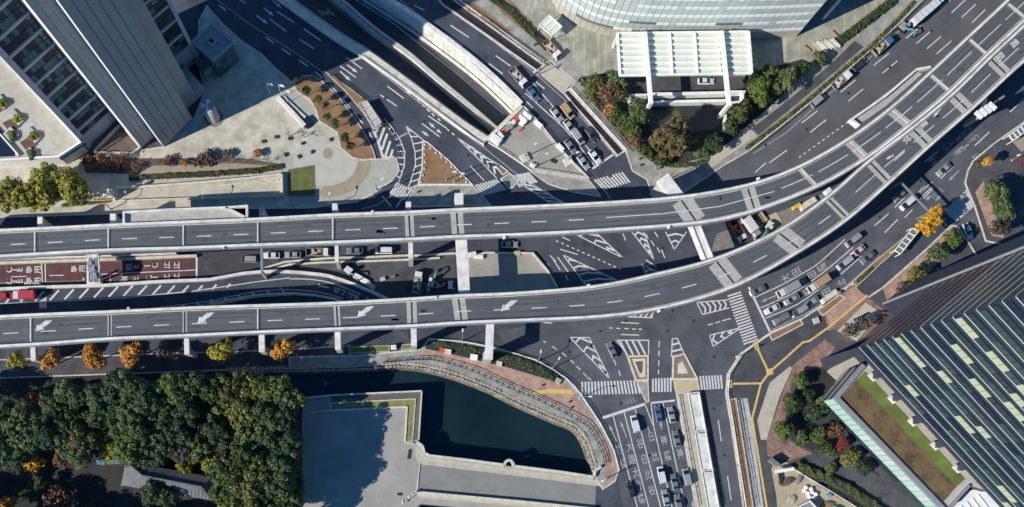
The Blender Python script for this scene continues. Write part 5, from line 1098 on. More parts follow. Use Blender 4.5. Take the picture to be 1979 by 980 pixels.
# --- bridge parapets
def parapet(label, pts, h=1.2, w=0.7, mat='concrete_cream', name='bridge_parapet'):
    r_ = root(name, W(*pts[len(pts) // 2]), label, 'parapet'); P = WP(pts)
    for a, b2 in zip(P, P[1:]):
        n_ = max(1, int((b2 - a).length / 7))
        for k in range(n_):
            p, q_ = a.lerp(b2, k / n_), a.lerp(b2, (k + 1) / n_); d = (q_ - p).normalized() * .015; m_ = MB(); m_.wall([p + d, q_ - d], w, -0.2, h); m_.build('parapet_block', mat, r_)
    return r_
parapet('cream stone parapet of the bridge along the moat edge with a rounded bay', [(806, 855), (816, 862), (820, 876), (830, 881), (900, 889), (974, 899), (976, 893), (983, 889), (990, 893), (992, 901), (1080, 912), (1146, 922), (1149, 910), (1160, 902)])
parapet('cream stone parapet on the lower side of the bridge', [(806, 954), (812, 952), (900, 960), (1000, 969), (1150, 984)])
parapet('cream kerb wall of the terrace beside the dry lawn', [(600, 797), (660, 792), (787, 786), (783, 855), (800, 857)], 0.5, 0.35)
parapet('cream edging of the bastion beside the moat', [(590, 769), (644, 764), (815, 756), (809, 850)], 0.7, 0.4)
parapet('pale line of kerb blocks separating courtyard and bridge roadway', [(811, 897), (808, 925), (806, 952)], 0.3, 0.35)
gt = root('bridge_gate', W(790, 960), 'small white wooden gate barrier at the courtyard end of the bridge', 'gate')
for a, b2, hh in (((778, 968), (806, 948), 1.0), ((777, 972), (808, 951), 1.0), ((779, 966), (777, 975), 1.4)): m_ = MB(); m_.beam(W(*a, hh), W(*b2, hh), .25, .25); m_.build('rail', 'steel_white', gt)
for x, y in ((779, 969), (786, 964), (793, 959), (800, 954), (806, 950)): a = W(x, y); m_ = MB(); m_.box((a.x, a.y, .6), (.3, .5, 1.2)); m_.build('post', 'metal_dark', gt)
# ------------------------------------------------------------------ trees and plants
def crown_mesh(seed, r, rz, ncl, nleaf, ls, mat, clump=0.34, low=-0.25):
    g = random.Random(seed); m_ = MB(); V = m_.v; F = m_.f
    lob = [(g.uniform(0, 6.28), g.uniform(.75, 1.12)) for _ in range(5)]
    for i in range(ncl):
        t_ = (i + .5) / ncl; cz = low + (1 - low) * t_; rad = math.sqrt(max(0, 1 - cz * cz)); an = i * 2.39996 + g.uniform(-.4, .4)
        k = 0.70 + 0.17 * math.cos(2 * an + lob[0][0]) + 0.14 * math.cos(3 * an + lob[1][0]) + g.uniform(-.2, .14)
        C = Vector((rad * math.cos(an) * k * r, rad * math.sin(an) * k * r, cz * k * rz)); cr = r * clump * g.uniform(.7, 1.25)
        for _ in range(nleaf):
            u = g.uniform(-.45, 1); a = g.uniform(0, 6.283); s_ = math.sqrt(max(0, 1 - u * u)); n_ = Vector((s_ * math.cos(a), s_ * math.sin(a), u))
            p = C + Vector((n_.x * cr, n_.y * cr, n_.z * cr * .8)) * g.uniform(.75, 1.04)
            n_ = (n_ + Vector((g.uniform(-.6, .6), g.uniform(-.6, .6), g.uniform(-.2, .7)))).normalized()
            x = n_.cross(Vector((g.uniform(-1, 1), g.uniform(-1, 1), g.uniform(-1, 1)))).normalized(); y = n_.cross(x); q_ = ls * g.uniform(.6, 1.2); w = q_ * .62
            b = len(V); V += [p - x * q_, p - y * w, p + x * q_, p + y * w]; F.append((b, b + 1, b + 2, b + 3)); m_.m.append(0)
    return m_.mesh('crown', mat)
def trunk_mesh(seed, h, r, spread, mat='bark', limbs=5, twigs=0):
    g = random.Random(seed); m_ = MB(); m_.tube([(0, 0, 0), (0.05 * h * .3, 0, h * .35), (0, 0.04 * h, h * .62), (0, 0, h * .85)], [r, r * .8, r * .55, r * .22], 7)
    for k in range(limbs):
        a = k * 6.283 / limbs + g.uniform(-.4, .4); z0 = h * g.uniform(.35, .6); e = Vector((spread * math.cos(a), spread * math.sin(a), h * g.uniform(.72, .95)))
        mid = Vector((e.x * .45, e.y * .45, z0 + (e.z - z0) * .6)); m_.tube([(0, 0, z0), mid, e], [r * .45, r * .3, r * .1], 5)
        for _ in range(twigs):
            t_ = g.uniform(.3, 1); b = Vector((0, 0, z0)).lerp(mid, t_ * 2) if t_ < .5 else mid.lerp(e, t_ * 2 - 1); d = Vector((g.uniform(-1, 1), g.uniform(-1, 1), g.uniform(.1, .9))).normalized() * spread * g.uniform(.25, .5)
            m_.tube([b, b + d * .5 + Vector((0, 0, .1)), b + d], [r * .14, r * .10, r * .05], 4)
    return m_.mesh('trunk', mat)
_cm = {}
def get_crown(kind, mat, v):
    k = (kind, mat, v)
    if k not in _cm:
        s_ = hash((len(kind), v)) % 1000 + v * 17 + len(mat)
        _cm[k] = {'big': lambda: crown_mesh(s_, 1, .85, 52, 60, .085, mat, .24), 'dome': lambda: crown_mesh(s_, 1, .75, 44, 44, .10, mat, .30), 'small': lambda: crown_mesh(s_, 1, .9, 26, 34, .15, mat, .40), 'bush': lambda: crown_mesh(s_, 1, .75, 22, 30, .16, mat, .42, 0.0), 'airy': lambda: crown_mesh(s_, 1, .8, 30, 20, .13, mat, .34)}[kind]()
    return _cm[k]
_tm = {}
def get_trunk(v, kind):
    if (v, kind) not in _tm: _tm[(v, kind)] = trunk_mesh(v + 50, 1.0, .035, .32) if kind != 'bare' else trunk_mesh(v + 90, 1.0, .03, .42, 'bark_pale', 7, 7)
    return _tm[(v, kind)]
tv = [0]
def tree(kind, mat, px, py, r, h, label, name='tree', cat='tree', group=None, squash=1.0):
    tv[0] += 1; v = tv[0] % 4; rr_ = random.Random(tv[0] * 31)
    zc = h - r * .75 * squash if kind != 'bare' else h * .7
    p = W(px, py, max(0.2, zc)); t_ = root(name, (p.x, p.y, 0.0), label, cat, group)
    if kind == 'bare':
        o = inst('trunk', get_trunk(v, 'bare'), t_, (p.x, p.y, 0), rr_.uniform(0, 6.28), (h, h, h)); return t_
    if kind != 'bush': inst('trunk', get_trunk(v, 't'), t_, (p.x, p.y, 0), rr_.uniform(0, 6.28), (max(r * 1.6, h * .6), max(r * 1.6, h * .6), h))
    inst('crown', get_crown(kind, mat, v), t_, (p.x, p.y, max(.25, zc)), rr_.uniform(0, 6.28), (r * rr_.uniform(.92, 1.08), r * rr_.uniform(.92, 1.08), r * squash))
    return t_
ORD = ['first', 'second', 'third', 'fourth', 'fifth', 'sixth', 'seventh', 'eighth', 'ninth', 'tenth', 'eleventh', 'twelfth', 'thirteenth', 'fourteenth', 'fifteenth', 'sixteenth', 'seventeenth', 'eighteenth', 'nineteenth', 'twentieth']
G, Bl, Ol, Li, Go, Or_, Br, Gr, Re, Ru = 'leaf_green', 'leaf_blue', 'leaf_olive', 'leaf_lime', 'leaf_gold', 'leaf_orange', 'leaf_brown', 'leaf_grey', 'leaf_red', 'leaf_rust'
cname = {G: 'green', Bl: 'dark green', Ol: 'olive green', Li: 'yellow-green', Go: 'golden', Or_: 'orange', Br: 'brown', Gr: 'grey-brown', Re: 'red', Ru: 'rust coloured'}
# the wood: rows read from the viaduct downwards
wood = [('front wood row', [(132, 757, 4.2, Bl), (165, 762, 3.4, Bl), (194, 765, 3.4, Bl), (226, 752, 3.6, Bl), (255, 754, 4.4, Bl), (282, 770, 3.6, Bl), (318, 762, 3.6, Bl), (347, 750, 4.4, G), (384, 744, 4.0, Bl), (416, 752, 4.8, G), (452, 762, 5.0, Ol), (485, 752, 4.6, Ol), (522, 752, 4.8, G), (552, 772, 4.0, Bl)]),
        ('second wood row', [(6, 800, 4.2, Bl), (40, 812, 4.0, Bl), (76, 808, 3.6, Bl), (104, 792, 4.0, Bl), (146, 795, 5.0, G), (190, 800, 3.4, Bl), (222, 800, 4.4, Bl), (256, 796, 4.6, Bl), (290, 800, 3.8, Bl), (328, 790, 4.6, Bl), (365, 792, 4.2, Bl), (402, 788, 4.2, G), (436, 795, 5.0, Ol), (472, 800, 5.2, Ol), (508, 795, 4.8, Bl), (545, 805, 4.2, Bl)]),
        ('third wood row', [(16, 842, 4.2, Bl), (52, 848, 4.2, Bl), (90, 838, 4.0, Bl), (125, 835, 3.8, Bl), (158, 845, 4.4, Ol), (240, 838, 4.4, G), (272, 838, 4.4, Bl), (306, 838, 4.2, Bl), (345, 835, 3.8, Bl), (384, 832, 4.4, Ol), (422, 832, 3.8, Bl), (462, 838, 4.6, Bl), (498, 835, 4.4, Bl)]),
        ('row above the tiled roof', [(10, 875, 3.8, Bl), (45, 872, 3.4, Bl), (150, 875, 3.8, Bl), (248, 870, 4.2, G), (282, 872, 4.4, Bl), (318, 870, 3.8, Bl), (350, 872, 3.4, Gr), (384, 868, 4.0, Bl)]),
        ('clump beside the courtyard', [(440, 905, 4.2, G), (475, 888, 4.8, G), (512, 872, 4.6, Bl), (545, 862, 4.2, Bl), (500, 912, 4.8, Ol), (540, 905, 4.4, Bl), (446, 945, 4.8, G), (488, 948, 5.0, Ol), (530, 945, 4.6, Bl), (550, 925, 4.2, Bl), (554, 962, 4.0, G), (550, 885, 4.2, Bl), (455, 985, 4.8, Ol), (502, 988, 4.8, G), (548, 985, 4.4, Bl)])]
for rowname, L in wood:
    for i, (x, y, r, mt) in enumerate(L): tree('big', mt, x, y, r * rnd.uniform(.92, 1.2), 11 + r * .6 + rnd.uniform(-1.8, 1.8) + (2.5 if rowname[:5] in ('front', 'clump') else 0) + (1.2 if x > 470 else 0), '%s tree, %s from left in the %s' % (cname[mt], ORD[i], rowname), group='trees of the wood')
for kind, mt, x, y, r, h, lab in (('airy', Ol, 186, 830, 3.6, 10, 'thin olive-yellow tree in the middle of the wood'), ('dome', Li, 210, 868, 3.6, 9, 'yellowish broad tree beside the blue shed roof'), ('small', Li, 536, 832, 1.8, 8, 'small bright yellow-green tree inside the right half of the wood'), ('small', Li, 411, 895, 3.0, 6, 'bright yellow-green tree at the right end of the tiled roof'), ('small', Li, 358, 902, 2.2, 5, 'yellow-green bush overhanging the tiled roof'), ('small', Ru, 66, 776, 2.6, 8, 'rust-red autumn tree at the left edge of the wood'), ('airy', Go, 62, 894, 3.0, 7, 'sparse golden-brown tree at the lower edge of the wood'), ('airy', Br, 120, 885, 2.8, 7, 'reddish-brown tree left of the blue shed roof'), ('big', Bl, 306, 952, 4.4, 8, 'dark round tree in front of the tiled roof'), ('small', Bl, 78, 935, 1.8, 5, 'small dark shrub in the shaded clearing'), ('small', G, 48, 950, 2.0, 5, 'small green tree at the lower left of the clearing'), ('airy', Br, 116, 962, 4.0, 7, 'large bare-looking brown tree at the bottom left'), ('small', Or_, 17, 975, 2.2, 6, 'orange tree in the bottom left corner'), ('small', G, 175, 982, 1.6, 4, 'small green bush at the bottom edge below the clearing')): tree(kind, mt, x, y, r, h, lab)
for i, (x, y) in enumerate(((-60, 830), (-70, 890), (-60, 950), (-20, 1010), (40, 1030), (100, 1035), (160, 1040), (230, 1045), (300, 1040), (360, 1030), (-130, 1000), (-100, 780))): tree('big', Bl, x, y, 5, 14, '%s evergreen of the wood lying beyond the lower left picture edge' % ORD[i], group='trees of the wood')
for i, (x, y, r, h, mt) in enumerate(((552, 795, 3.6, 9, Bl), (558, 822, 3.4, 7, Bl), (562, 848, 3.4, 8, G), (560, 875, 3.6, 7, Bl), (564, 900, 3.4, 8, Bl), (562, 926, 3.6, 7, G), (560, 950, 3.6, 8, Bl), (558, 975, 3.4, 7, Bl), (545, 842, 4.0, 9, Bl), (548, 935, 4.0, 10, Bl), (530, 880, 4.0, 10, Bl), (555, 1010, 4.4, 13, Bl))): tree('big', mt, x, y, r, h, '%s low %s tree from the top along the courtyard edge of the wood' % (ORD[i], cname[mt]), group='trees of the wood')
# avenue along the lower deck
for mt, x, y, r, lab in ((Li, 32, 695, 2.5, 'small yellow-green ginkgo at the left end of the row under the lower deck'), (Or_, 98, 695, 2.7, 'orange ginkgo left of the second pier under the lower deck'), (Or_, 181, 690, 3.3, 'broad orange ginkgo, third tree of the row under the lower deck'), (Or_, 253, 685, 3.1, 'orange ginkgo, fourth tree of the row under the lower deck'), (Li, 428, 680, 3.2, 'olive-yellow ginkgo right of the third pier below the lower deck'), (Or_, 545, 675, 3.2, 'deep orange ginkgo at the right end of the row under the lower deck')):
    tree('dome', mt, x, y, r, 9, lab, 'ginkgo_tree', group='ginkgo row under the lower deck')
tree('airy', Gr, 321, 688, 2.0, 6, 'nearly bare brown tree between the ginkgos under the lower deck')
# left street trees
for i, (x, y, r) in enumerate(((28, 378, 5.4), (82, 366, 5.8), (140, 360, 5.2))): tree('big', Li if i == 9 else 'leaf_camphor', x, y, r, 11, '%s big yellow-green camphor tree from the left below the terrace block' % ORD[i], group='camphor trees below the terrace')
for i, (x, y, r, mt) in enumerate(((168, 312, 2.0, Br), (200, 315, 2.3, Br), (232, 314, 2.3, Br), (264, 323, 1.4, Br), (327, 312, 1.5, Br), (356, 315, 1.0, Ru), (387, 311, 1.7, Br), (407, 305, 2.0, Gr), (439, 297, 1.3, Gr), (498, 296, 1.3, Ru))): tree('airy' if i < 3 else 'bush', mt, x, y, r, 3.4 if i < 3 else 2.2, '%s autumn-brown shrub from the left in the plaza planting strip' % ORD[i], 'shrub', 'shrub', 'brown shrubs on the plaza')
for i, (x, y, mt, r) in enumerate(((573, 156, Gr, 1.3), (592, 175, Bl, 1.15), (614, 192, Ol, 1.2), (629, 202, Gr, .9), (632, 226, Bl, 1.15), (647, 239, Bl, 1.2), (666, 266, Bl, 1.3), (676, 281, Ol, 1.2))): tree('small', mt, x, y, r, 4.6, '%s small clipped tree from the top in the curved brown bed' % ORD[i], group='small trees in the brown bed')
for i, (x, y, h) in enumerate(((556, 256, 4.5), (586, 260, 3.5))): tree('bare', '', x, y, 1, h, ['leafless pale tree at the right end of the plaza', 'smaller leafless tree beside the curved path on the plaza'][i])
for i, (x, y) in enumerate(((509, 274), (534, 265), (560, 268), (585, 277), (552, 299), (578, 303), (603, 294), (639, 270))): tree('bush', Gr, x, y, .5, .8, '%s little round dark shrub from the left on the pale plaza' % ORD[i], 'shrub', 'shrub', 'little round shrubs on the plaza')
for i in range(11):
    x = 270 + i * 25; tree('bare', '', x, 314 - i * .6, 1, 3.0, '%s slim leafless sapling from the left along the plaza edge' % ORD[i], 'sapling', 'tree', 'saplings along the plaza')
for x, y, mt, lab in ((5, 198, Li, 'yellow shrub in the top planter of the roof terrace'), (33, 228, Li, 'yellow shrub in the middle planter of the roof terrace'), (64, 262, Li, 'yellow shrub in the lower planter of the roof terrace'), (22, 262, Ol, 'round olive shrub in the square planter of the roof terrace'), (60, 298, G, 'low green shrub in the corner planter of the roof terrace')):
    p = W(x, y, 7); t_ = root('shrub', (p.x, p.y, 6.5), lab, 'shrub'); inst('crown', get_crown('bush', mt, 1), t_, (p.x, p.y, 6.6), 0, (1.3, 1.3, 1.0))
# forecourt planting of the glass building
for kind, mt, x, y, r, h, lab in (('small', Ol, 1150, 158, 2.2, 5, 'olive shrub tree at the left end of the forecourt'), ('small', G, 1142, 182, 2.0, 4.5, 'green bush on the left edge of the forecourt planting'), ('airy', Br, 1172, 180, 2.6, 5.5, 'brown autumn tree left of the canopy'), ('small', Bl, 1190, 158, 2.4, 5.5, 'dark green tree tucked beside the canopy corner'), ('airy', Ol, 1200, 185, 2.0, 5, 'thin olive tree beside the white frame'), ('dome', Bl, 1233, 218, 3.2, 7, 'rounded dark green tree at the left of the recessed forecourt'), ('small', G, 1195, 226, 2.4, 5, 'bright green bush between brown tree and road'), ('airy', Ru, 1178, 212, 1.8, 4, 'rusty shrub on the slope beside the pavement'), ('small', G, 1218, 246, 2.6, 5, 'green tree above the big olive tree on the road side'), ('airy', Br, 1225, 268, 2.0, 4, 'brown shrub left of the big olive tree'), ('big', 'leaf_umber', 1301, 266, 6.0, 11, 'big olive-brown spreading tree in the forecourt corner'), ('small', G, 1248, 290, 2.2, 3.5, 'low green bush at the left foot of the big olive tree'), ('small', G, 1282, 310, 2.0, 3, 'low green bush below the big olive tree'), ('dome', Bl, 1378, 276, 2.6, 6, 'round green tree right of the big olive tree'), ('small', Bl, 1352, 292, 2.0, 4, 'dark bush between the two round trees'), ('dome', Ol, 1432, 215, 3.0, 7, 'olive tree at the right column of the forecourt'), ('small', G, 1412, 242, 2.2, 5, 'green bush below the right forecourt column'), ('dome', 'leaf_fresh', 1466, 178, 3.6, 7, 'large fresh green tree right of the canopy'), ('small', 'leaf_fresh', 1452, 152, 2.0, 5, 'green bush touching the right edge of the canopy'), ('small', 'leaf_fresh', 1487, 138, 1.9, 4.5, 'small green tree above the large fresh green tree'), ('dome', Bl, 1524, 152, 3.2, 6.5, 'dark green tree at the right end of the forecourt'), ('small', Bl, 1550, 134, 2.2, 5, 'dark bush right of the dark green forecourt tree'), ('small', Bl, 1585, 112, 1.8, 3.5, 'small dark shrub near the steps'), ('small', Bl, 1500, 170, 2.2, 5, 'dark bush between the two large forecourt trees')): tree(kind, mt, x, y, r, h, lab)
# east side
for kind, mt, x, y, r, h, lab in (('dome', Go, 1803, 420, 2.8, 9, 'bright golden ginkgo beside the bus shelter'), ('small', Go, 1790, 440, 2.2, 8, 'lower golden ginkgo touching the shelter roof'), ('small', Or_, 1909, 312, 1.4, 6, 'small orange tree on the curved kerb at the upper right'), ('dome', Bl, 1922, 370, 3.2, 8, 'dark green tree at the right edge above the parked white car'), ('dome', Bl, 1938, 402, 3.2, 8, 'dark green tree below its twin at the right edge'), ('airy', Gr, 1932, 440, 2.8, 7, 'grey-brown bare tree beside the side road'), ('small', 'leaf_fresh', 1842, 464, 2.4, 6, 'bushy green tree nearest the side road on the pink pavement'), ('dome', Bl, 1810, 490, 2.9, 7, 'dark green tree in the middle of the pink pavement'), ('small', Ol, 1770, 530, 2.2, 5, 'olive tree left of the dark wing roof'), ('airy', Gr, 1745, 555, 2.0, 5, 'thin bare tree at the tip of the dark wing'), ('airy', Gr, 1640, 640, 2.3, 5, 'dark bare tree casting a shadow on the forecourt'), ('airy', Gr, 1672, 624, 2.0, 5, 'bare tree beside the small white zebra crossing'), ('dome', 'leaf_fresh', 1545, 735, 2.1, 5, 'topmost of the three round trees on the brick pavement'), ('dome', 'leaf_fresh', 1530, 781, 2.5, 5.5, 'middle one of the three round trees on the brick pavement'), ('dome', 'leaf_fresh', 1513, 832, 2.7, 6, 'lowest of the three round trees on the brick pavement'), ('small', Bl, 1575, 800, 2.4, 4, 'dark shrub behind the round trees'), ('small', Bl, 1560, 765, 2.0, 3.5, 'low dark shrub right of the topmost round tree'), ('small', 'leaf_fresh', 1592, 785, 1.8, 3, 'green shrub beside the bright lawn patch'), ('small', Bl, 1549, 848, 2.0, 3.5, 'bluish shrub right of the lowest round tree'), ('small', G, 1580, 842, 2.2, 4, 'green shrub left of the red maple'), ('small', G, 1598, 868, 2.0, 3.5, 'green shrub below the red maple'), ('small', Ol, 1642, 885, 2.4, 4, 'olive shrub at the foot of the mint glass wall'), ('dome', Re, 1627, 858, 1.9, 4.5, 'red maple beside the mint glass wall'), ('airy', Br, 1612, 830, 2.2, 3.5, 'brown shrub above the red maple'), ('small', Bl, 1668, 905, 2.0, 3.5, 'dark shrub right of the red maple'), ('small', Bl, 1605, 905, 1.6, 3, 'small shrub on the sloping path')): tree(kind, mt, x, y, r, h, lab)
# hedges: leaf masses built along a line
def hedge(pts, w, h, label, mat='leaf_green', dens=26, name='hedge', z0=0.1):
    g = random.Random(len(label)); P = WP(pts); m_ = MB(); V = m_.v; F = m_.f
    core = MB(); core.wall(P, w * .7, z0, z0 + h * .7)
    for a, b in zip(P, P[1:]):
        L_ = (b - a).length; d = (b - a).normalized(); n_ = Vector((-d.y, d.x, 0))
        for _ in range(int(L_ * w * dens)):
            t_ = g.uniform(0, L_); s_ = g.uniform(-1, 1); zz = h * (1 - .5 * abs(s_) ** 3) * (0.75 + 0.35 * math.sin(t_ * 1.3 + s_ * 2) * math.cos(t_ * .7)); p = a + d * t_ + n_ * (s_ * w / 2) + Vector((0, 0, z0 + zz * g.uniform(.75, 1.05)))
            q_ = g.uniform(.16, .34); nn = Vector((g.uniform(-.6, .6), g.uniform(-.6, .6), 1)).normalized(); x = nn.cross(Vector((g.uniform(-1, 1), g.uniform(-1, 1), 0.1))).normalized(); y = nn.cross(x)
            k = len(V); V += [p - x * q_, p - y * q_ * .6, p + x * q_, p + y * q_ * .6]; F.append((k, k + 1, k + 2, k + 3)); m_.m.append(0)
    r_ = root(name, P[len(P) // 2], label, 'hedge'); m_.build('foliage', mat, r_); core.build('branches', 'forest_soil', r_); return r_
hedge([(251, 345), (400, 338), (500, 331), (545, 323)], 1.5, 1.2, 'long low hedge above the beige ramp walls on the plaza', 'leaf_olive')
hedge([(836, 664), (890, 672), (935, 680)], 1.8, 1.1, 'left hedge section of the promenade planter', 'leaf_blue')
hedge([(958, 688), (1000, 698), (1040, 714), (1074, 732)], 2.6, 1.3, 'right hedge section of the promenade planter', 'leaf_blue')
hedge([(940, -8), (985, 22), (1010, 48), (1045, 82), (1056, 96)], 1.7, 1.3, 'bright hedge between pavement and glass building at the top', 'leaf_fresh')
hedge([(1620, 82), (1650, 60), (1690, 30), (1725, 2)], 2.4, 1.4, 'hedge beside the building steps at the upper right', 'leaf_fresh')
hedge([(1440, 288), (1500, 243), (1560, 195), (1620, 142), (1680, 92), (1725, 48), (1765, 5)], 1.0, .8, 'thin dark verge hedge along the upper right road', 'leaf_olive')
hedge([(1265, 313), (1300, 320), (1345, 318), (1368, 308)], 1.3, .6, 'low green border at the tip of the forecourt', 'leaf_fresh')
hedge([(1120, 152), (1160, 208), (1215, 272), (1262, 312)], 1.2, .6, 'narrow green verge along the pavement below the glass building', 'leaf_olive')
hedge([(1536, 898), (1575, 915), (1630, 940), (1680, 972), (1715, 1000)], 2.6, 1.8, 'thick hedge beside the sandy works yard', 'leaf_green')
hedge([(1655, 545), (1672, 530), (1684, 518)], 0.9, .7, 'small hedge in the kerb strip beside the service lane', 'leaf_olive')
hedge([(1885, 325), (1892, 312), (1905, 303)], 1.0, .6, 'small hedge on the curved kerb under the orange tree', 'leaf_olive')
hedge([(120, 398), (180, 392), (215, 388)], .9, .6, 'sparse hedge beside the camphor trees', 'leaf_olive')
# ------------------------------------------------------------------ vehicles
def ring(x, hw, z0, z1, c=.18):
    return [(x, -hw, z0 + c), (x, -hw + c * .6, z0), (x, hw - c * .6, z0), (x, hw, z0 + c), (x, hw, z1 - c), (x, hw - c, z1), (x, -hw + c, z1), (x, -hw, z1 - c)]
def wheel_mesh():
    m_ = MB(); m_.tube([(0, -.11, 0), (0, .11, 0)], [.32, .32], 12); m_.f.append(tuple(range(12))); m_.m.append(0); return m_.mesh('wheel', 'tyre')
def rim_mesh():
    m_ = MB(); m_.tube([(0, -.125, 0), (0, .125, 0)], [.18, .18], 8); m_.f.append(tuple(range(8))); m_.m.append(0); return m_.mesh('rim', 'rim')
WM_, RM_ = wheel_mesh(), rim_mesh()
def wheels(t_, xs_, w, s_=1.0):
    for x in xs_:
        for sg in (-1, 1):
            o = inst('wheel', WM_, t_, (x, sg * w, .32 * s_), 0, (s_, s_, s_)); r_ = bpy.data.objects.new('rim', RM_); COL.objects.link(r_); r_.parent = o
def part(name, mb, mats, t_): o = mb.build(name, mats, t_, local=True); o.location = (0, 0, 0); return o
def proto(name):
    t_ = bpy.data.objects.new(name, None); COL.objects.link(t_); WL[t_.name] = Vector((0, 0, 0)); return t_
def lights(t_, xf, xb, w, z):
    for sg in (-1, 1):
        m_ = MB(); m_.box((xf, sg * w, z), (.12, .36, .16)); part('headlight', m_, 'headlight', t_); m_ = MB(); m_.box((xb, sg * w, z + .1), (.1, .3, .18)); part('taillight', m_, 'taillight', t_)
def car_proto():
    t_ = proto('car'); m_ = MB(); m_.loft([ring(-2.2, .72, .35, .82), ring(-2.05, .84, .22, .95), ring(-1.2, .87, .2, 1.0), ring(.6, .87, .2, .98), ring(1.5, .85, .2, .86), ring(2.1, .78, .25, .74), ring(2.25, .6, .35, .62)]); part('body', m_, 'car_silver', t_)
    m_ = MB(); m_.loft([ring(-1.85, .66, .9, 1.0, .05), ring(-1.2, .66, .9, 1.42, .1), ring(.15, .66, .9, 1.44, .1), ring(.95, .70, .88, .98, .05)]); part('windows', m_, 'car_glass', t_)
    m_ = MB(); m_.loft([ring(-1.15, .58, 1.36, 1.47, .04), ring(-.5, .60, 1.38, 1.51, .04), ring(.1, .58, 1.36, 1.48, .04)]); part('roof', m_, 'car_silver', t_)
    m_ = MB(); m_.box((.85, -.95, .95), (.18, .2, .14)); m_.box((.85, .95, .95), (.18, .2, .14)); part('mirrors', m_, 'car_silver', t_)
    wheels(t_, (-1.35, 1.35), .78); lights(t_, 2.18, -2.16, .58, .62); return t_
def van_proto():
    t_ = proto('van'); m_ = MB(); m_.loft([ring(-2.35, .80, .3, 1.0), ring(-2.2, .88, .22, 1.08), ring(1.4, .88, .22, 1.05), ring(2.1, .85, .25, .92), ring(2.38, .7, .3, .75)]); part('body', m_, 'car_silver', t_)
    m_ = MB(); m_.loft([ring(-2.28, .78, 1.0, 1.2, .06), ring(-2.1, .76, 1.0, 1.78, .1), ring(.9, .76, 1.0, 1.8, .1), ring(1.75, .76, .98, 1.08, .05)]); part('windows', m_, 'car_glass', t_)
    m_ = MB(); m_.loft([ring(-2.12, .7, 1.72, 1.84, .05), ring(-.6, .72, 1.74, 1.88, .05), ring(.85, .68, 1.72, 1.85, .05)]); part('roof', m_, 'car_silver', t_)
    wheels(t_, (-1.45, 1.5), .8, 1.05); lights(t_, 2.3, -2.34, .62, .72); return t_
def truck_proto(L_=6.2, kind='box'):
    t_ = proto('truck'); hb = L_ / 2
    m_ = MB(); m_.box((0, 0, .62), (L_, .9, .25)); part('chassis', m_, 'metal_dark', t_)
    m_ = MB(); m_.loft([ring(hb - 1.7, .98, .45, 2.25, .12), ring(hb - .5, .98, .45, 2.3, .12), ring(hb, .95, .45, 1.5, .12)]); part('cab', m_, 'car_white', t_)
    m_ = MB(); m_.face([(hb - .42, -.85, 2.2), (hb - .42, .85, 2.2), (hb + .03, .85, 1.45), (hb + .03, -.85, 1.45)]); part('windscreen', m_, 'car_glass', t_)
    m_ = MB()
    if kind == 'box': m_.box((-.95, 0, 1.75), (L_ - 2.0, 2.05, 2.0)); part('cargo_box', m_, 'car_silver', t_); m_ = MB(); [m_.box((-.95 + (k - 2) * (L_ - 2.2) / 5, 0, 2.78), (.08, 2.0, .06)) for k in range(5)]; part('roof_ribs', m_, 'metal_grey', t_)
    else:
        bl_ = L_ - 2.0; m_.box((-.95, 0, .95), (bl_, 2.0, .15)); part('bed_floor', m_, 'deck_wood' if kind == 'flat' else 'metal_dark', t_)
        hh = .5 if kind == 'flat' else .9
        for sx, sy, c in ((bl_, .1, (-.95, 1.0)), (bl_, .1, (-.95, -1.0)), (.1, 2.0, (-.95 - bl_ / 2, 0)), (.1, 2.0, (-.95 + bl_ / 2, 0))): m_ = MB(); m_.box((c[0], c[1], 1.0 + hh / 2), (sx, sy, hh)); part('side_board', m_, 'car_silver', t_)
        g = random.Random(2); m_ = MB()
        for k in range(9): m_.box((-.95 + g.uniform(-bl_ * .38, bl_ * .38), g.uniform(-.6, .6), 1.2 + g.uniform(0, .2)), (g.uniform(.5, 1.2), g.uniform(.3, .8), .4), g.uniform(0, 3), taper=.7)
        part('load', m_, 'sand' if kind == 'dump' else 'concrete', t_)
    wheels(t_, (-hb + 1.1, hb - .9), .85, 1.3); lights(t_, hb, -hb, .7, .8); return t_
def digger_proto():
    t_ = proto('excavator')
    for sg in (-1, 1): m_ = MB(); m_.loft([[(x, sg * .85 - .22, .1), (x, sg * .85 + .22, .1), (x, sg * .85 + .22, z), (x, sg * .85 - .22, z)] for x, z in ((-1.3, .35), (-1.0, .65), (1.0, .65), (1.3, .35))]); part('track', m_, 'tyre', t_)
    m_ = MB(); m_.box((-.35, 0, 1.15), (2.1, 1.7, .75), taper=.9); part('engine_deck', m_, 'car_white', t_); m_ = MB(); m_.box((.35, .4, 1.75), (1.0, .85, 1.1), taper=.88); part('cab', m_, 'car_glass', t_); m_ = MB(); m_.box((.35, .4, 2.34), (.95, .8, .1)); part('cab_roof', m_, 'car_white', t_)
    m_ = MB(); m_.beam((.6, -.35, 1.3), (2.0, -.35, 2.9), .3, .35); m_.beam((2.0, -.35, 2.9), (3.3, -.35, 2.4), .26, .3); part('boom', m_, 'cyan_paint', t_); m_ = MB(); m_.beam((3.3, -.35, 2.4), (3.5, -.35, 1.1), .22, .25); part('arm', m_, 'cyan_paint', t_); m_ = MB(); m_.box((3.35, -.35, .8), (.7, .7, .6), taper=.7); part('bucket', m_, 'metal_dark', t_); return t_
PR = {'car': car_proto(), 'van': van_proto(), 'truck': truck_proto(), 'flat': truck_proto(6.0, 'flat'), 'dump': truck_proto(6.4, 'dump'), 'lorry': truck_proto(10.5, 'box'), 'digger': digger_proto()}
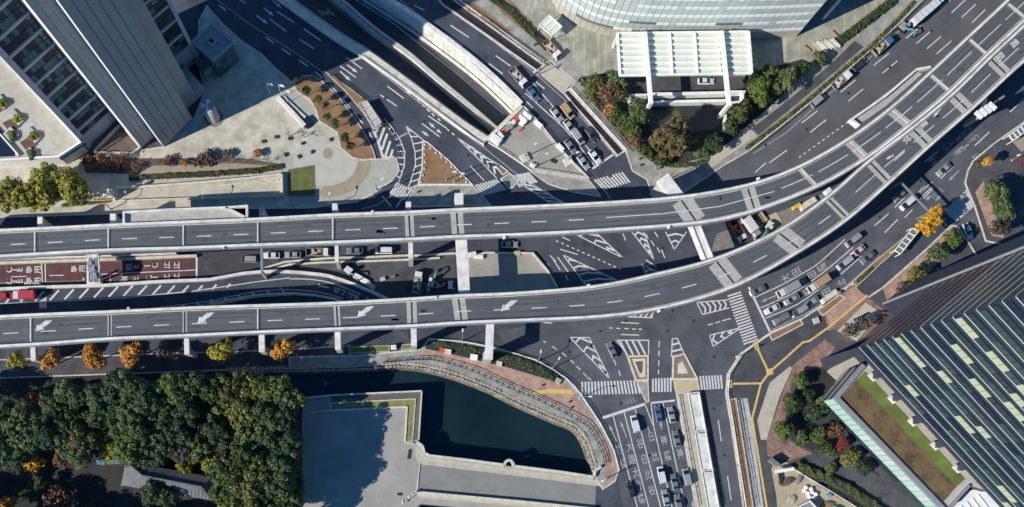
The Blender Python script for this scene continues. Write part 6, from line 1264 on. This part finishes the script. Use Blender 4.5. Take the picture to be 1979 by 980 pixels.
used = set(); nm_ = {'car': 'car', 'van': 'van', 'truck': 'truck', 'flat': 'flatbed_truck', 'dump': 'dump_truck', 'lorry': 'lorry', 'digger': 'excavator'}
PAINT = {'car': ('body', 'roof', 'mirrors'), 'van': ('body', 'roof'), 'truck': ('cargo_box',), 'flat': ('side_board',), 'dump': ('side_board',), 'lorry': ('cargo_box',), 'digger': ('engine_deck', 'cab_roof')}
def vehicle(kind, col, px, py, deg, label, z=0.0, group=None, cab=None, s_=1.0):
    t_ = copy_tree(PR[kind]); t_.name = nm_[kind]; p = W(px, py, z + 1.0); t_.location = (p.x, p.y, z + .01); t_.rotation_euler = (0, 0, R(deg)); t_.scale = (s_, s_, s_); tag(t_, label, nm_[kind].split('_')[-1], group); used.add(kind)
    for c in t_.children:
        b = c.name.split('.')[0]
        if b in PAINT[kind]: c.material_slots[0].link = 'OBJECT'; c.material_slots[0].material = M['car_' + col]
        if cab and b == 'cab': c.material_slots[0].link = 'OBJECT'; c.material_slots[0].material = M['car_' + cab]
    return t_
q1, q2, q3 = 'cars waiting above the upper crossing', 'cars queuing on the south road', 'cars queuing on the east road'
for a in (('flat', 'silver', 1002, 150, -50, 'light flatbed truck on the upper road beside the driveway apron', q1), ('car', 'blue', 1031, 181, -50, 'dark blue car behind the waiting queue on the upper road', q1), ('car', 'silver', 1076, 220, -52, 'silver car left of the tan pickup on the upper road', q1), ('van', 'tan', 1097, 214, -52, 'tan van beside the kerb on the upper road', q1), ('car', 'silver', 1101, 244, -54, 'silver car just behind the tan van in the middle lane', q1), ('van', 'silver', 1117, 264, -54, 'silver van in the middle lane of the upper queue', q1), ('car', 'grey', 1103, 282, -54, 'grey car in the left lane beside the works yard', q1), ('car', 'silver', 1128, 313, -54, 'silver car first at the stop line in the left lane', q1), ('car', 'white', 1150, 302, -54, 'whitish car first at the stop line in the middle lane', q1), ('car', 'dark', 1143, 259, -54, 'black car in the right lane of the upper queue', q1),
          ('van', 'white', 1228, 819, 104, 'white van near the stop line on the south road', q2), ('car', 'blue', 1273, 800, 100, 'dark blue car first at the right-hand stop line', q2), ('car', 'silver', 1298, 802, 103, 'silver car beside the median at the stop line', q2), ('car', 'grey', 1308, 848, 103, 'grey car second in the median lane', q2), ('van', 'white', 1279, 918, 102, 'white van in the middle of the south queue', q2), ('car', 'grey', 1304, 932, 103, 'grey car right of the white van in the south queue', q2), ('van', 'silver', 1328, 922, 103, 'silver van beside the median at the bottom', q2), ('car', 'silver', 1287, 962, 102, 'silver car behind the white van at the bottom', q2), ('car', 'dark', 1219, 946, 103, 'dark car in the left lanes of the south road', q2), ('car', 'grey', 1312, 972, 103, 'grey car at the bottom edge of the south road', q2), ('car', 'grey', 1183, 677, 115, 'grey car crossing the junction beside the chevrons', None),
          ('car', 'grey', 1465, 561, 207, 'grey car first at the stop line under the lower deck edge', q3), ('truck', 'silver', 1522, 560, 209, 'silver truck in the second lane of the east road', q3), ('car', 'white', 1493, 597, 207, 'white car first at the stop line in the third lane', q3), ('car', 'silver', 1531, 578, 211, 'silver car behind the white car in the third lane', q3), ('truck', 'tan', 1580, 549, 214, 'truck with tan box and white cab on the east road', q3), ('van', 'grey', 1510, 616, 209, 'grey van first in the kerb lane of the east road', q3), ('van', 'silver', 1545, 601, 212, 'silver van second in the kerb lane of the east road', q3), ('car', 'silver', 1569, 584, 214, 'silver car third in the kerb lane of the east road', q3), ('van', 'pale_blue', 1633, 508, 217, 'pale blue van further back on the east road', q3), ('van', 'silver', 1649, 464, 218, 'silver van near the lower deck further up the east road', q3), ('car', 'pink', 1659, 485, 218, 'pinkish car behind the pale blue van', q3), ('car', 'grey', 1678, 497, 219, 'grey car beside the kerb strip on the east road', q3), ('van', 'white', 1755, 392, 222, 'white van under the sign gantry', q3), ('car', 'grey', 1740, 376, 222, 'grey car left of the white van under the gantry', q3), ('car', 'silver', 1825, 327, 222, 'silver car alone beyond the sign gantry', None), ('car', 'white', 1872, 446, -68, 'white car parked in the side road below the zebra crossing', None),
          ('van', 'silver', 1582, 193, 41, 'silver van at the kerb of the upper right road', None), ('flat', 'silver', 1626, 156, 41, 'flatbed truck with grey load at the upper right kerb', None), ('car', 'dark', 1662, 125, 41, 'black car between two trucks at the upper right kerb', None), ('lorry', 'white', 1790, 22, 41, 'long white lorry at the top of the upper right road', None),
          ('van', 'silver', 480, 501, 180, 'silver van on the grey lane after the red toll lanes', None), ('car', 'white', 525, 493, 180, 'small white car under the upper deck beside the blue beam', None), ('car', 'silver', 566, 492, 180, 'silver car under the upper deck ahead of the loaded truck', None), ('dump', 'silver', 615, 488, 0, 'truck with tan load under the edge of the upper deck', None), ('car', 'grey', 686, 484, 180, 'grey car between the two thin piers', None), ('van', 'white', 742, 484, 180, 'white van left of the second thin pier', None), ('car', 'silver', 985, 472, 0, 'silver car at the upper edge of the concrete yard', None), ('car', 'white', 1365, 156, 0, 'white car parked just below the entrance canopy', None)):
    vehicle(*a[:6], group=a[6])
vehicle('dump', 'silver', 1705, 90, 41, 'dump truck with a blue cab at the upper right kerb', cab='blue'); vehicle('digger', 'silver', 1748, 52, -40, 'blue and grey crane truck beside the long white lorry')
vehicle('dump', 'dark', 855, 552, 0, 'dark dump truck with a white cab beside the cross beam'); vehicle('digger', 'white', 834, 545, 70, 'white excavator with cyan boom between the decks'); vehicle('digger', 'white', 675, 524, -40, 'small white excavator beside the curved ramp wall'); vehicle('flat', 'white', 807, 545, 80, 'white flatbed truck standing beside the excavator')
vehicle('car', 'red', 12, 571, 0, 'faded red car at the left end of the ramp', 4.55); vehicle('truck', 'red', 48, 571, 180, 'red truck with a white cab on the ramp hatching', 4.4)
vehicle('dump', 'red', 1425, 447, -58, 'red dump truck in the yard between the curving decks'); vehicle('truck', 'white', 1452, 441, -55, 'white box truck in the yard between the curving decks', cab='silver'); vehicle('digger', 'white', 1486, 438, -120, 'white excavator in the gap between the curving decks'); vehicle('flat', 'tan', 1067, 96, -50, 'small truck with yellow load beside the glass-roofed kiosk')
for k, t_ in PR.items():
    def rm(o):
        for c in list(o.children): rm(c)
        bpy.data.objects.remove(o)
    rm(t_)

# ------------------------------------------------------------------ street furniture and small structures
def post_fence(label, pts, h=1.0, step=2.0, mat='steel_white', rails=2, w=.1, cat='fence', name='fence', z=0.15, mx=60):
    P = WP(pts); r_ = root(name, (P[0].x, P[0].y, z), label, cat); L_ = sum((b - a).length for a, b in zip(P, P[1:])); step = max(step, L_ / mx); pm = bmesh_box(w, w, h, mat)
    for a, b in zip(P, P[1:]):
        l_ = (b - a).length; n_ = max(1, int(l_ / step)); d = (b - a)
        for k in range(n_): p = a + d * (k / n_); inst('post', pm, r_, (p.x, p.y, z), math.atan2(d.y, d.x))
        for k in range(rails): m_ = MB(); zz = z + h * (1 - k * .45) - .06; m_.beam((a.x, a.y, zz), (b.x, b.y, zz), w * .8, w * .8); m_.build('rail', mat, r_)
    return r_
pr_in = smooth_line([(740, 701), (812, 696), (847, 699), (913, 718), (983, 751), (1041, 775), (1115, 813), (1138, 831), (1161, 873), (1168, 899)], 3)
post_fence('dark railing with posts along the moat side of the promenade', pr_in, 1.1, 2.2, 'metal_dark', 2, .14)
pr_out = smooth_line([(745, 697), (812, 691), (849, 694), (916, 712), (986, 745), (1044, 769), (1119, 806), (1143, 825), (1166, 868), (1173, 897)], 3)
post_fence('grey inner railing of the curved promenade walk', pr_out, .9, 2.2, 'metal_grey', 1, .14)
m_ = MB(); A1 = WP(pr_in); A2 = WP(pr_out)
deckr = root('promenade_deck', A1[8], 'narrow planked strip between the two promenade railings', 'walkway')
m_ = MB(); m_.poly([(p.x, p.y) for p in A1 + A2[::-1]], .2); m_.build('base_strip', 'concrete_dark', deckr)
for i in range(len(A1) - 1):
    for k in range(2):
        a, b2, c, d = A1[i].lerp(A1[i + 1], k / 2 + .04), A1[i].lerp(A1[i + 1], k / 2 + .36), A2[i].lerp(A2[i + 1], k / 2 + .36), A2[i].lerp(A2[i + 1], k / 2 + .04)
        m_ = MB(); m_.prism([(p.x, p.y) for p in (a, b2, c, d)], .12, .23 + .004 * (k % 2)); m_.build('plank', 'concrete', deckr)
# fences of the roads
for lab, pts, mt in (('white and red barrier fence along the left edge of the works yard', [(944, 278), (970, 293), (1000, 313), (1024, 331)], 'steel_white'), ('barrier fence along the lower edge of the works yard', [(1028, 327), (1080, 335), (1134, 344)], 'kerb'), ('barrier fence between works yard and waiting cars', [(1012, 208), (1042, 240), (1078, 285), (1108, 317), (1137, 346)], 'steel_white'), ('guard fence along the outer edge of the upper service lane', [(878, -4), (960, 56), (1050, 122)], 'steel_white'), ('guard fence along the road side of the upper service lane', [(853, 9), (945, 73), (1036, 138)], 'kerb'), ('guard fence on the pavement side of the lower service lane', [(1101, 172), (1155, 232), (1210, 292)], 'steel_white'), ('guard fence on the road side of the lower service lane', [(1087, 181), (1140, 240), (1192, 302)], 'kerb'), ('white guard fence along the curved promenade kerb', smooth_line([(832, 657), (890, 661), (952, 673), (1037, 698), (1095, 734), (1122, 764), (1160, 822), (1185, 871), (1194, 908)], 2), 'steel_white'), ('grey fence line inside the pavement beside the service lanes', [(930, 35), (1000, 88), (1060, 130)], 'metal_dark'), ('grey fence line inside the pavement beside the lower service lane', [(1125, 178), (1175, 235), (1222, 295)], 'metal_dark'), ('guard fence round the corner pavement of the east crossing', [(1548, 618), (1490, 645), (1462, 664), (1433, 685), (1408, 724), (1405, 762), (1416, 826), (1440, 980)], 'steel_white'), ('red and white fence along the left side of the south median', [(1309, 766), (1328, 870), (1347, 980)], 'kerb'), ('dark fence along the right side of the white median roof', [(1352, 762), (1372, 870), (1392, 980)], 'metal_dark'), ('fence between footway and planting on the east pavement', [(1426, 775), (1442, 870), (1460, 980)], 'metal_grey'), ('wall rail along the upper right road verge', [(1452, 291), (1502, 252), (1582, 188), (1658, 120), (1736, 49), (1788, -3)], 'metal_dark'), ('fence beside the sandy works yard', [(1492, 902), (1530, 906), (1600, 948), (1660, 985)], 'steel_white'), ('fence along the brown median beside the side road', [(640, 147), (672, 168), (700, 190), (730, 220), (752, 255), (768, 300)], 'metal_dark'), ('fence along the top of the stone parapet by the sunken road', [(700, 110), (780, 167), (860, 228), (935, 284)], 'steel_white')): post_fence(lab, pts, 1.0, 2.4, mt, 2, .12)
# white delineator posts round the brown triangle
dm = MB(); dm.tube([(0, 0, 0), (0, 0, .35), (0, 0, .4)], [.26, .22, .16], 8); dme = dm.mesh('delineator', 'concrete_white')
for i, (x, y) in enumerate(c8c([(625, 258), (618, 295), (622, 360), (626, 432), (622, 498), (608, 566), (585, 632), (680, 298), (735, 342), (790, 384), (840, 432), (890, 480), (940, 530), (985, 575), (1035, 632)])):
    p = W(x, y); o = inst('delineator_post', dme, None, (p.x, p.y, .22)); tag(o, '%s white delineator post %s' % (ORD[i % 7 if i < 7 else i - 7], 'from the top on the left side of the brown triangle' if i < 7 else 'from the top on the right side of the brown triangle'), 'post', 'delineators round the brown triangle')
# lamp posts
def lamp(px, py, h, ang, label, arm=1.6):
    p = W(px, py); t_ = root('lamp_post', (p.x, p.y, 0), label, 'lamp'); m_ = MB(); m_.tube([p, p + Vector((0, 0, h * .6)), p + Vector((0, 0, h))], [.16, .12, .09], 8); m_.build('pole', 'pole_grey', t_)
    d = Vector((math.cos(R(ang)), math.sin(R(ang)), 0)); m_ = MB(); m_.tube([p + Vector((0, 0, h)), p + d * arm * .6 + Vector((0, 0, h + .4)), p + d * arm + Vector((0, 0, h + .45))], [.08, .07, .06], 6); m_.build('arm', 'pole_grey', t_)
    a = p + d * (arm + .4) + Vector((0, 0, h + .42)); m_ = MB(); m_.box(a, (1.0, .38, .18), R(ang), taper=.8); m_.build('lamp_head', 'steel_white', t_); m_ = MB(); m_.tube([p, p + Vector((0, 0, .3))], [.35, .3], 10); m_.build('base', 'concrete', t_)
for x, y, h, a, lab in ((862, 349, 7, 0, 'left one of two lamp posts at the foot of the brown triangle'), (878, 352, 7, 0, 'right one of two lamp posts at the foot of the brown triangle'), (1014, 304, 8, 20, 'lamp post on the concrete footing at the left of the works yard'), (1036, 322, 8, 20, 'lamp post beside the lower fence of the works yard'), (1098, 310, 4, 20, 'short lamp post on the footing at the right of the works yard'), (892, 660, 6, 90, 'lamp post in the left hedge of the promenade'), (1037, 700, 6, 80, 'lamp post in the right hedge of the promenade'), (1066, 712, 7, 60, 'lamp post near the right end of the promenade hedge'), (728, 368, 6, 30, 'lamp post at the right end of the plaza by the slip road'), (724, 380, 5, 30, 'shorter lamp post at the plaza end in front of the upper deck'), (1120, 770, 5, 0, 'signal post on the promenade by the south crossing'), (1424, 690, 6, 200, 'signal post on the corner pavement of the east crossing'), (1170, 925, 6, 200, 'lamp post at the end of the bridge parapet'), (215, 405, 6, 90, 'lamp post in front of the lay-by'), (400, 398, 5, 90, 'lamp post under the lay-by of the upper deck'), (1955, 310, 6, 200, 'lamp post near the red paving at the right edge'), (1040, 145, 5, 220, 'lamp post at the driveway apron'), (1290, 348, 6, 230, 'lamp post on the pavement tip beside the wide pier head'), (640, 400, 5, 90, 'signal post under the upper deck right of the lawn')): lamp(x, y, h, a, lab)
for i, (x, y, lab) in enumerate(((1014, 307, 'pale concrete footing block at the left of the works yard'), (1098, 313, 'pale concrete footing block at the right of the works yard'))):
    p = W(x, y); m_ = MB(); m_.box((p.x, p.y, .5), (2.4, 2.4, .8), .5, taper=.92); tag(m_.build('footing_block', 'concrete_cream'), lab, 'block')
# yard clutter
def box_thing(name, px, py, size, rz, mat, label, cat, z=.2, taper=.95):
    p = W(px, py); m_ = MB(); m_.box((p.x, p.y, z + size[2] / 2), size, R(rz), taper=taper); m_.box((p.x, p.y, z + size[2] + .05), (size[0] * .85, size[1] * .85, .1), R(rz)); m_.box((p.x, p.y, z + .08), (size[0] * 1.04, size[1] * 1.04, .16), R(rz)); return tag(m_.build(name, mat), label, cat)
def drum(px, py, r, l_, rz, label, mat='steel_white'):
    p = W(px, py); d = Vector((math.cos(R(rz)), math.sin(R(rz)), 0)) * (l_ / 2); m_ = MB(); c = Vector((p.x, p.y, .25 + r)); m_.tube([c - d, c - d * .9, c + d * .9, c + d], [r * .8, r, r, r * .8], 12); m_.f.append(tuple(range(12))); m_.m.append(0); return tag(m_.build('storage_tank', mat, smooth=False), label, 'tank')
drum(1010, 233, .75, 2.6, -40, 'lower one of two white storage tanks at the top of the works yard'); drum(1019, 226, .75, 2.6, -40, 'upper one of two white storage tanks at the top of the works yard'); drum(1008, 241, .55, 1.4, -40, 'short white tank below the two storage tanks')
for i, (x, y, s_, rz, mt, lab) in enumerate(((999, 232, (2.0, 1.2, 1.2), 40, 'barrier_red', 'red machine beside the white tanks'), (990, 240, (1.8, 1.2, .9), 40, 'concrete_white', 'white crate right of the tunnel mouth'), (984, 248, (2.0, 1.4, 1.0), 30, 'metal_grey', 'grey machine in the row beside the tunnel mouth'), (977, 254, (1.6, 1.2, .8), 50, 'barrier_red', 'red crate at the end of the machine row'), (982, 240, (1.2, .9, .7), 20, 'concrete', 'small pale crate behind the machine row'), (958, 272, (3.0, 2.0, 1.4), -35, 'steel_white', 'white generator at the left corner of the works yard'), (967, 264, (2.0, .9, 1.2), -50, 'steel_white', 'narrow white cabinet beside the generator'), (972, 262, (2.0, .8, 1.1), -50, 'metal_dark', 'dark cabinet beside the generator'), (1040, 242, (2.6, 1.0, .9), -38, 'steel_white', 'white barrier box against the yard fence near the tanks'), (1083, 286, (2.4, .8, .8), -46, 'steel_white', 'white barrier box against the yard fence halfway down'), (1006, 251, (1.2, .6, .4), 30, 'barrier_red', 'small red pallet in the works yard'), (1029, 321, (1.6, 1.0, .8), -20, 'concrete_white', 'pale box beside the lower yard fence'), (1070, 312, (1.5, .9, .25), -20, 'metal_dark', 'dark hatch cover in the works yard'), (913, 493, (2.2, 1.2, 1.0), 10, 'concrete_white', 'white box at the cross beam beside the concrete yard'), (925, 497, (2.6, 1.0, .8), -5, 'steel_white', 'long white box on the concrete yard'), (1000, 490, (1.6, 1.2, .6), 0, 'sand', 'tan pallet at the top of the concrete yard'), (1430, 430, (1.6, 1.4, .9), 40, 'concrete_cream', 'cream crate between the curving decks'), (1468, 424, (3.0, .8, .7), -55, 'wood', 'stack of timber between the curving decks'), (1474, 420, (3.0, .8, .6), -55, 'sand', 'second stack of timber between the curving decks'), (1538, 400, (2.6, 1.0, .6), 30, 'yellow_paint', 'yellow machine in the narrow end of the gap'), (1560, 395, (5.0, 1.6, .8), 33, 'concrete_cream', 'long cream slab in the narrow end of the gap'), (699, 540, (4.5, 1.4, .7), -30, 'concrete_white', 'pile of pale rubble beside the ramp wall'), (715, 552, (3.0, 1.4, .6), -35, 'concrete', 'second rubble pile lower down the ramp wall'), (790, 556, (1.2, 1.0, 1.0), 0, 'metal_dark', 'dark machine left of the white flatbed'), (828, 560, (1.0, 1.0, .8), 0, 'metal_grey', 'grey drum rack below the excavator'), (740, 540, (1.4, 1.0, .5), 20, 'concrete', 'grey sack pile in the middle of the working area'), (760, 535, (1.2, .6, .5), 10, 'concrete_dark', 'dark sack pile in the middle of the working area'))): box_thing('site_box', x, y, s_, rz, mt, lab, 'crate')
BAGS = ((1553, 948), (1560, 953), (1568, 951), (1562, 960), (1571, 962), (1556, 942), (1575, 955), (1566, 945))
for i, (x, y) in enumerate(BAGS):
    p = W(x, y); m_ = MB(); m_.loft([[(p.x + r * math.cos(k), p.y + r * math.sin(k), z) for k in [j * .785 for j in range(8)]] for r, z in ((.45, .22), (.6, .5), (.55, .9), (.25, 1.1))]); tag(m_.build('bulk_bag', 'steel_white'), '%s white bulk bag from the left in the pile on the sandy works yard' % ORD[[1, 2, 5, 3, 6, 0, 7, 4].index(i) if 0 else sorted(range(8), key=lambda q_: BAGS[q_][0]).index(i)], 'bag', 'white bulk bags')
wk = root('site_shed', W(1563, 978), 'grey roofed site shed at the bottom of the sandy yard', 'shed'); P = [W(x, y, 2.5) for x, y in [(1546, 978), (1565, 968), (1582, 986), (1560, 998)]]; m_ = MB(); m_.prism([(p.x, p.y) for p in P], .2, 2.4); m_.build('wall', 'metal_grey', wk); m_ = MB(); m_.wall(P + P[:1], .3, 2.3, 2.7); m_.build('roof_edge', 'steel_white', wk)
pg = root('gate_structure', W(1505, 905), 'pale concrete gate block above the sandy yard', 'gate'); m_ = MB(); m_.beam(W(1488, 888, 2), W(1503, 900, 2), 1.2, 1.6); m_.build('wall', 'concrete_dark', pg); m_ = MB(); m_.beam(W(1498, 912, 2.6), W(1534, 906, 2.6), .9, .5); m_.build('lintel', 'steel_white', pg)
for i, (x, y, sx, sy, rz) in enumerate(((1520, 930, 5, 2.2, 20), (1545, 925, 4, 1.6, 60), (1600, 975, 4.5, 2.5, 10), (1530, 965, 3.5, 2.5, 40))):
    p = W(x, y); g = random.Random(i); m_ = MB(); m_.loft([[(p.x + (sx * k * math.cos(a) * math.cos(R(rz)) - sy * k * math.sin(a) * math.sin(R(rz))) / 2 * g.uniform(.85, 1.15), p.y + (sx * k * math.cos(a) * math.sin(R(rz)) + sy * k * math.sin(a) * math.cos(R(rz))) / 2 * g.uniform(.85, 1.15), z) for a in [j * .5236 for j in range(12)]] for k, z in ((1, .19), (.8, .5), (.45, .8), (.1, .9))])
    tag(m_.build('soil_heap', ['mulch', 'concrete_dark', 'soil', 'stone'][i]), ['dark soil heap at the left of the sandy yard', 'grey rubble heap under the hedge of the sandy yard', 'brown soil heap at the bottom of the sandy yard', 'stone heap at the lower left of the sandy yard'][i], 'heap')
for i, (x, y, s_, rz, mt, lab) in enumerate(((1600, 958, (1.2, 1.0, .9), 20, 'cyan_paint', 'cyan tank near the hedge of the sandy yard'), (1508, 925, (1.0, 3.2, .5), 10, 'metal_dark', 'dark pipe bundle by the gate of the sandy yard'), (1585, 940, (2.4, .8, .6), -25, 'metal_grey', 'grey steel stack near the white bags'), (1615, 985, (2.0, 1.4, 1.1), -25, 'cyan_paint', 'cyan container at the bottom edge of the sandy yard'))): box_thing('site_box', x, y, s_, rz, mt, lab, 'crate')
# shelters
def shelter(label, quad, z, mat, ribs, frame='steel_white', name='bus_shelter', cat='shelter', panes=True):
    t_ = root(name, W(*quad[0]), label, cat); Q = [W(x, y, z) for x, y in quad]
    for i in range(ribs):
        u0, u1 = i / ribs + .012, (i + 1) / ribs - .012; a, b2, c, d = Q[0].lerp(Q[1], u0), Q[0].lerp(Q[1], u1), Q[3].lerp(Q[2], u1), Q[3].lerp(Q[2], u0); m_ = MB(); m_.prism([(p.x, p.y) for p in (a, b2, c, d)], z - .12, z); m_.build('roof_panel', mat, t_)
    for i in range(ribs + 1): u = i / ribs; m_ = MB(); m_.beam(Q[0].lerp(Q[1], u) + Vector((0, 0, .05)), Q[3].lerp(Q[2], u) + Vector((0, 0, .05)), .22, .3); m_.build('rafter', frame, t_)
    for a, b2 in ((Q[0], Q[1]), (Q[3], Q[2])): m_ = MB(); m_.beam(a + Vector((0, 0, .06)), b2 + Vector((0, 0, .06)), .22, .34); m_.build('edge_beam', frame, t_)
    for p in Q: m_ = MB(); m_.tube([(p.x, p.y, 0), (p.x, p.y, z - .1)], [.12, .12], 6); m_.build('post', frame, t_)
shelter('pale roofed bus shelter on the narrow island beside the side road', [(694, 200), (722, 248), (737, 237), (709, 195)], 2.2, 'concrete', 4, 'concrete')
shelter('white framed bus shelter with dark glass roof beside the golden tree', [(1729, 484), (1763, 441), (1774, 448), (1740, 491)], 3.0, 'glass_vent', 5)
shelter('white framed shelter cut by the right edge of the picture', [(1950, 262), (1995, 226), (2003, 238), (1958, 272)], 3.0, 'glass_vent', 6)
shelter('glass-roofed kiosk on the forecourt left of the glass building', [(1042, 49), (1066, 69), (1086, 52), (1061, 30)], 3.6, 'canopy_glass', 3)
shelter('long white roof along the middle of the south road', [(1330, 760), (1369, 985), (1390, 985), (1351, 759)], 1.1, 'concrete_white', 3, 'concrete_white', 'covered_stairway')
# ramp box on the plaza
rb = root('ramp_walls', W(390, 365), 'cream walled ramp recess on the plaza below the hedge', 'ramp')
m_ = MB(); m_.poly(WP([(228, 366), (400, 357), (541, 348), (541, 376), (400, 380), (230, 386)]), .19); m_.build('floor', 'pavement_beige', rb)
for pts, w, h in (([(225, 362), (300, 359), (400, 351), (480, 344), (543, 336)], .6, 1.4), ([(400, 360), (480, 353), (538, 347)], .35, .7), ([(543, 336), (544, 378)], .8, 1.8), ([(228, 388), (400, 382), (544, 378)], .4, 1.2)): m_ = MB(); m_.wall([W(x, y, h) for x, y in pts], w, 0, h); m_.build('wall', 'concrete_cream', rb)
mw_ = root('entrance_wall', W(575, 215), 'long low white wall with dark pool edge on the plaza', 'wall'); m_ = MB(); m_.wall(WP([(537, 190), (566, 220), (590, 246)]), 1.0, .1, 1.3); m_.build('wall', 'concrete_white', mw_); m_ = MB(); m_.wall(WP([(545, 186), (578, 217), (594, 232)]), .6, .1, .7); m_.build('bench', 'concrete_white', mw_); m_ = MB(); p = W(595, 238); m_.box((p.x, p.y, .6), (2.4, 2.6, 1.0), R(-45)); m_.build('end_block', 'glass_navy', mw_)
for i, (x, y) in enumerate(((523, 184), (545, 187), (556, 198))):
    p = W(x, y); t_ = root('flagpole', (p.x, p.y, .15), '%s white flagpole from the left in front of the low plaza wall' % ORD[i], 'flagpole', 'flagpoles on the plaza'); m_ = MB(); m_.tube([(p.x, p.y, .15), (p.x, p.y, 8)], [.08, .05], 6); m_.build('pole', 'steel_white', t_); m_ = MB(); m_.loft([[(p.x + x_, p.y + .12 * math.sin(x_ * 3) - .02, z) for z in (6.5, 7.9)] + [(p.x + x_, p.y + .12 * math.sin(x_ * 3) + .02, z) for z in (7.9, 6.5)] for x_ in (0.05, .5, 1.0, 1.5)]); m_.build('flag', 'steel_white', t_)
# sign gantry over the east road
sg_ = root('sign_gantry', W(1738, 345), 'grey sign gantry spanning the east road', 'gantry')
a, b2 = W(1741, 352, 6.5), W(1796, 410, 6.5)
m_ = MB(); m_.beam(a, b2, .35, .45); m_.build('beam', 'pole_grey', sg_)
for p in (a, b2): m_ = MB(); m_.tube([(p.x, p.y, 0), (p.x, p.y, 6.6)], [.22, .18], 8); m_.build('post', 'pole_grey', sg_)
gy = root('yellow_arm_barrier', W(190, 388), 'yellow barrier arm at the foot of the camphor trees', 'barrier'); m_ = MB(); m_.beam(W(170, 388, 1.2), W(222, 386, 1.2), .2, .2); m_.build('arm', 'yellow_paint', gy); m_ = MB(); p = W(222, 386); m_.box((p.x, p.y, .7), (.8, .8, 1.4)); m_.build('housing', 'concrete_white', gy)
sp_ = root('sculpture_post', W(225, 372), 'tall pale forked post beside the ramp recess', 'post'); p = W(225, 385); m_ = MB(); m_.tube([(p.x, p.y, 0), (p.x, p.y + .3, 5), (p.x, p.y + .2, 7.5)], [.4, .3, .45], 7); m_.build('post', 'concrete', sp_); m_ = MB(); m_.tube([(p.x, p.y, 3), (p.x - 3, p.y + 1.2, 3.5), (p.x - 5, p.y - .5, 1)], [.15, .12, .1], 6); m_.build('arm', 'metal_grey', sp_)
# steps beside the glass building
stp = root('stairway', W(1593, 80), 'flight of pale steps at the right corner of the glass building', 'stairs')
for k in range(6): m_ = MB(); m_.beam(W(1572 + k * 7, 82 - k * 1.5 + 0, .3 + .16 * k), W(1588 + k * 7, 98 - k * 1.5, .3 + .16 * k), .75, .3); m_.build('step', 'concrete_white' if k % 2 else 'pavement_beige', stp)
for i, (a, b2) in enumerate((((1608, 59), (1619, 71)), ((1554, 88), (1567, 99)))): m_ = MB(); m_.beam(W(*a, .5), W(*b2, .5), .35, .35); m_.beam(W(*a, .25), W(*lerp2(a, b2, .06), .25), .3, .3); tag(m_.build('bench', 'wood'), ['brown bench right of the building steps', 'brown bench left of the building steps'][i], 'bench')
for i, (x, y) in enumerate(((1118, 158), (1123, 165), (1033, 88), (1236, 308), (1238, 320), (808, 372), (1048, 745), (1100, 777), (1104, 788))):
    p = W(x, y); m_ = MB(); m_.tube([(p.x, p.y, .15), (p.x, p.y, .75), (p.x, p.y, .85)], [.26, .26, .15], 8); tag(m_.build('bollard', 'metal_dark'), ['dark bollard left of the forecourt corner', 'second dark bollard by the forecourt corner', 'dark bollard on the pavement by the service lane', 'upper of two bollards at the pavement tip', 'lower of two bollards at the pavement tip', 'bollard on the pavement under the brown triangle', 'bollard in the middle of the pink promenade', 'upper bollard at the promenade end of the crossing', 'lower bollard at the promenade end of the crossing'][i], 'bollard')
for x, y, s_, rz, mt, lab in ((1601, 574, (5.2, 1.4, .8), 36, 'concrete_cream', 'long cream planter box on the corner pavement of the east road'), (1618, 568, (1.2, .8, 1.0), 36, 'metal_grey', 'grey cabinet beside the cream planter'), (1576, 620, (1.6, 1.6, .5), 20, 'concrete', 'round pale manhole block beside the planter'), (1665, 612, (3.0, .7, .7), 28, 'metal_dark', 'dark bench beside the small zebra crossing'), (855, 677, (1.6, 1.2, .8), -8, 'barrier_red', 'reddish box in the left promenade hedge'), (866, 680, (1.8, 1.2, 1.0), -8, 'concrete_white', 'white box in the left promenade hedge'), (916, 691, (2.0, 1.5, 1.2), -10, 'steel_white', 'white utility box at the hedge end by the tall pier'), (965, 703, (1.6, 1.2, .7), -15, 'concrete_cream', 'cream box right of the tall pier'), (761, 672, (1.5, 1.2, 1.1), 5, 'concrete_white', 'white box between the two lawn strips'), (1076, 735, (2.4, 1.4, .7), -30, 'sand', 'tan rock planter at the tip of the promenade hedge')): box_thing('street_box', x, y, s_, rz, mt, lab, 'box')
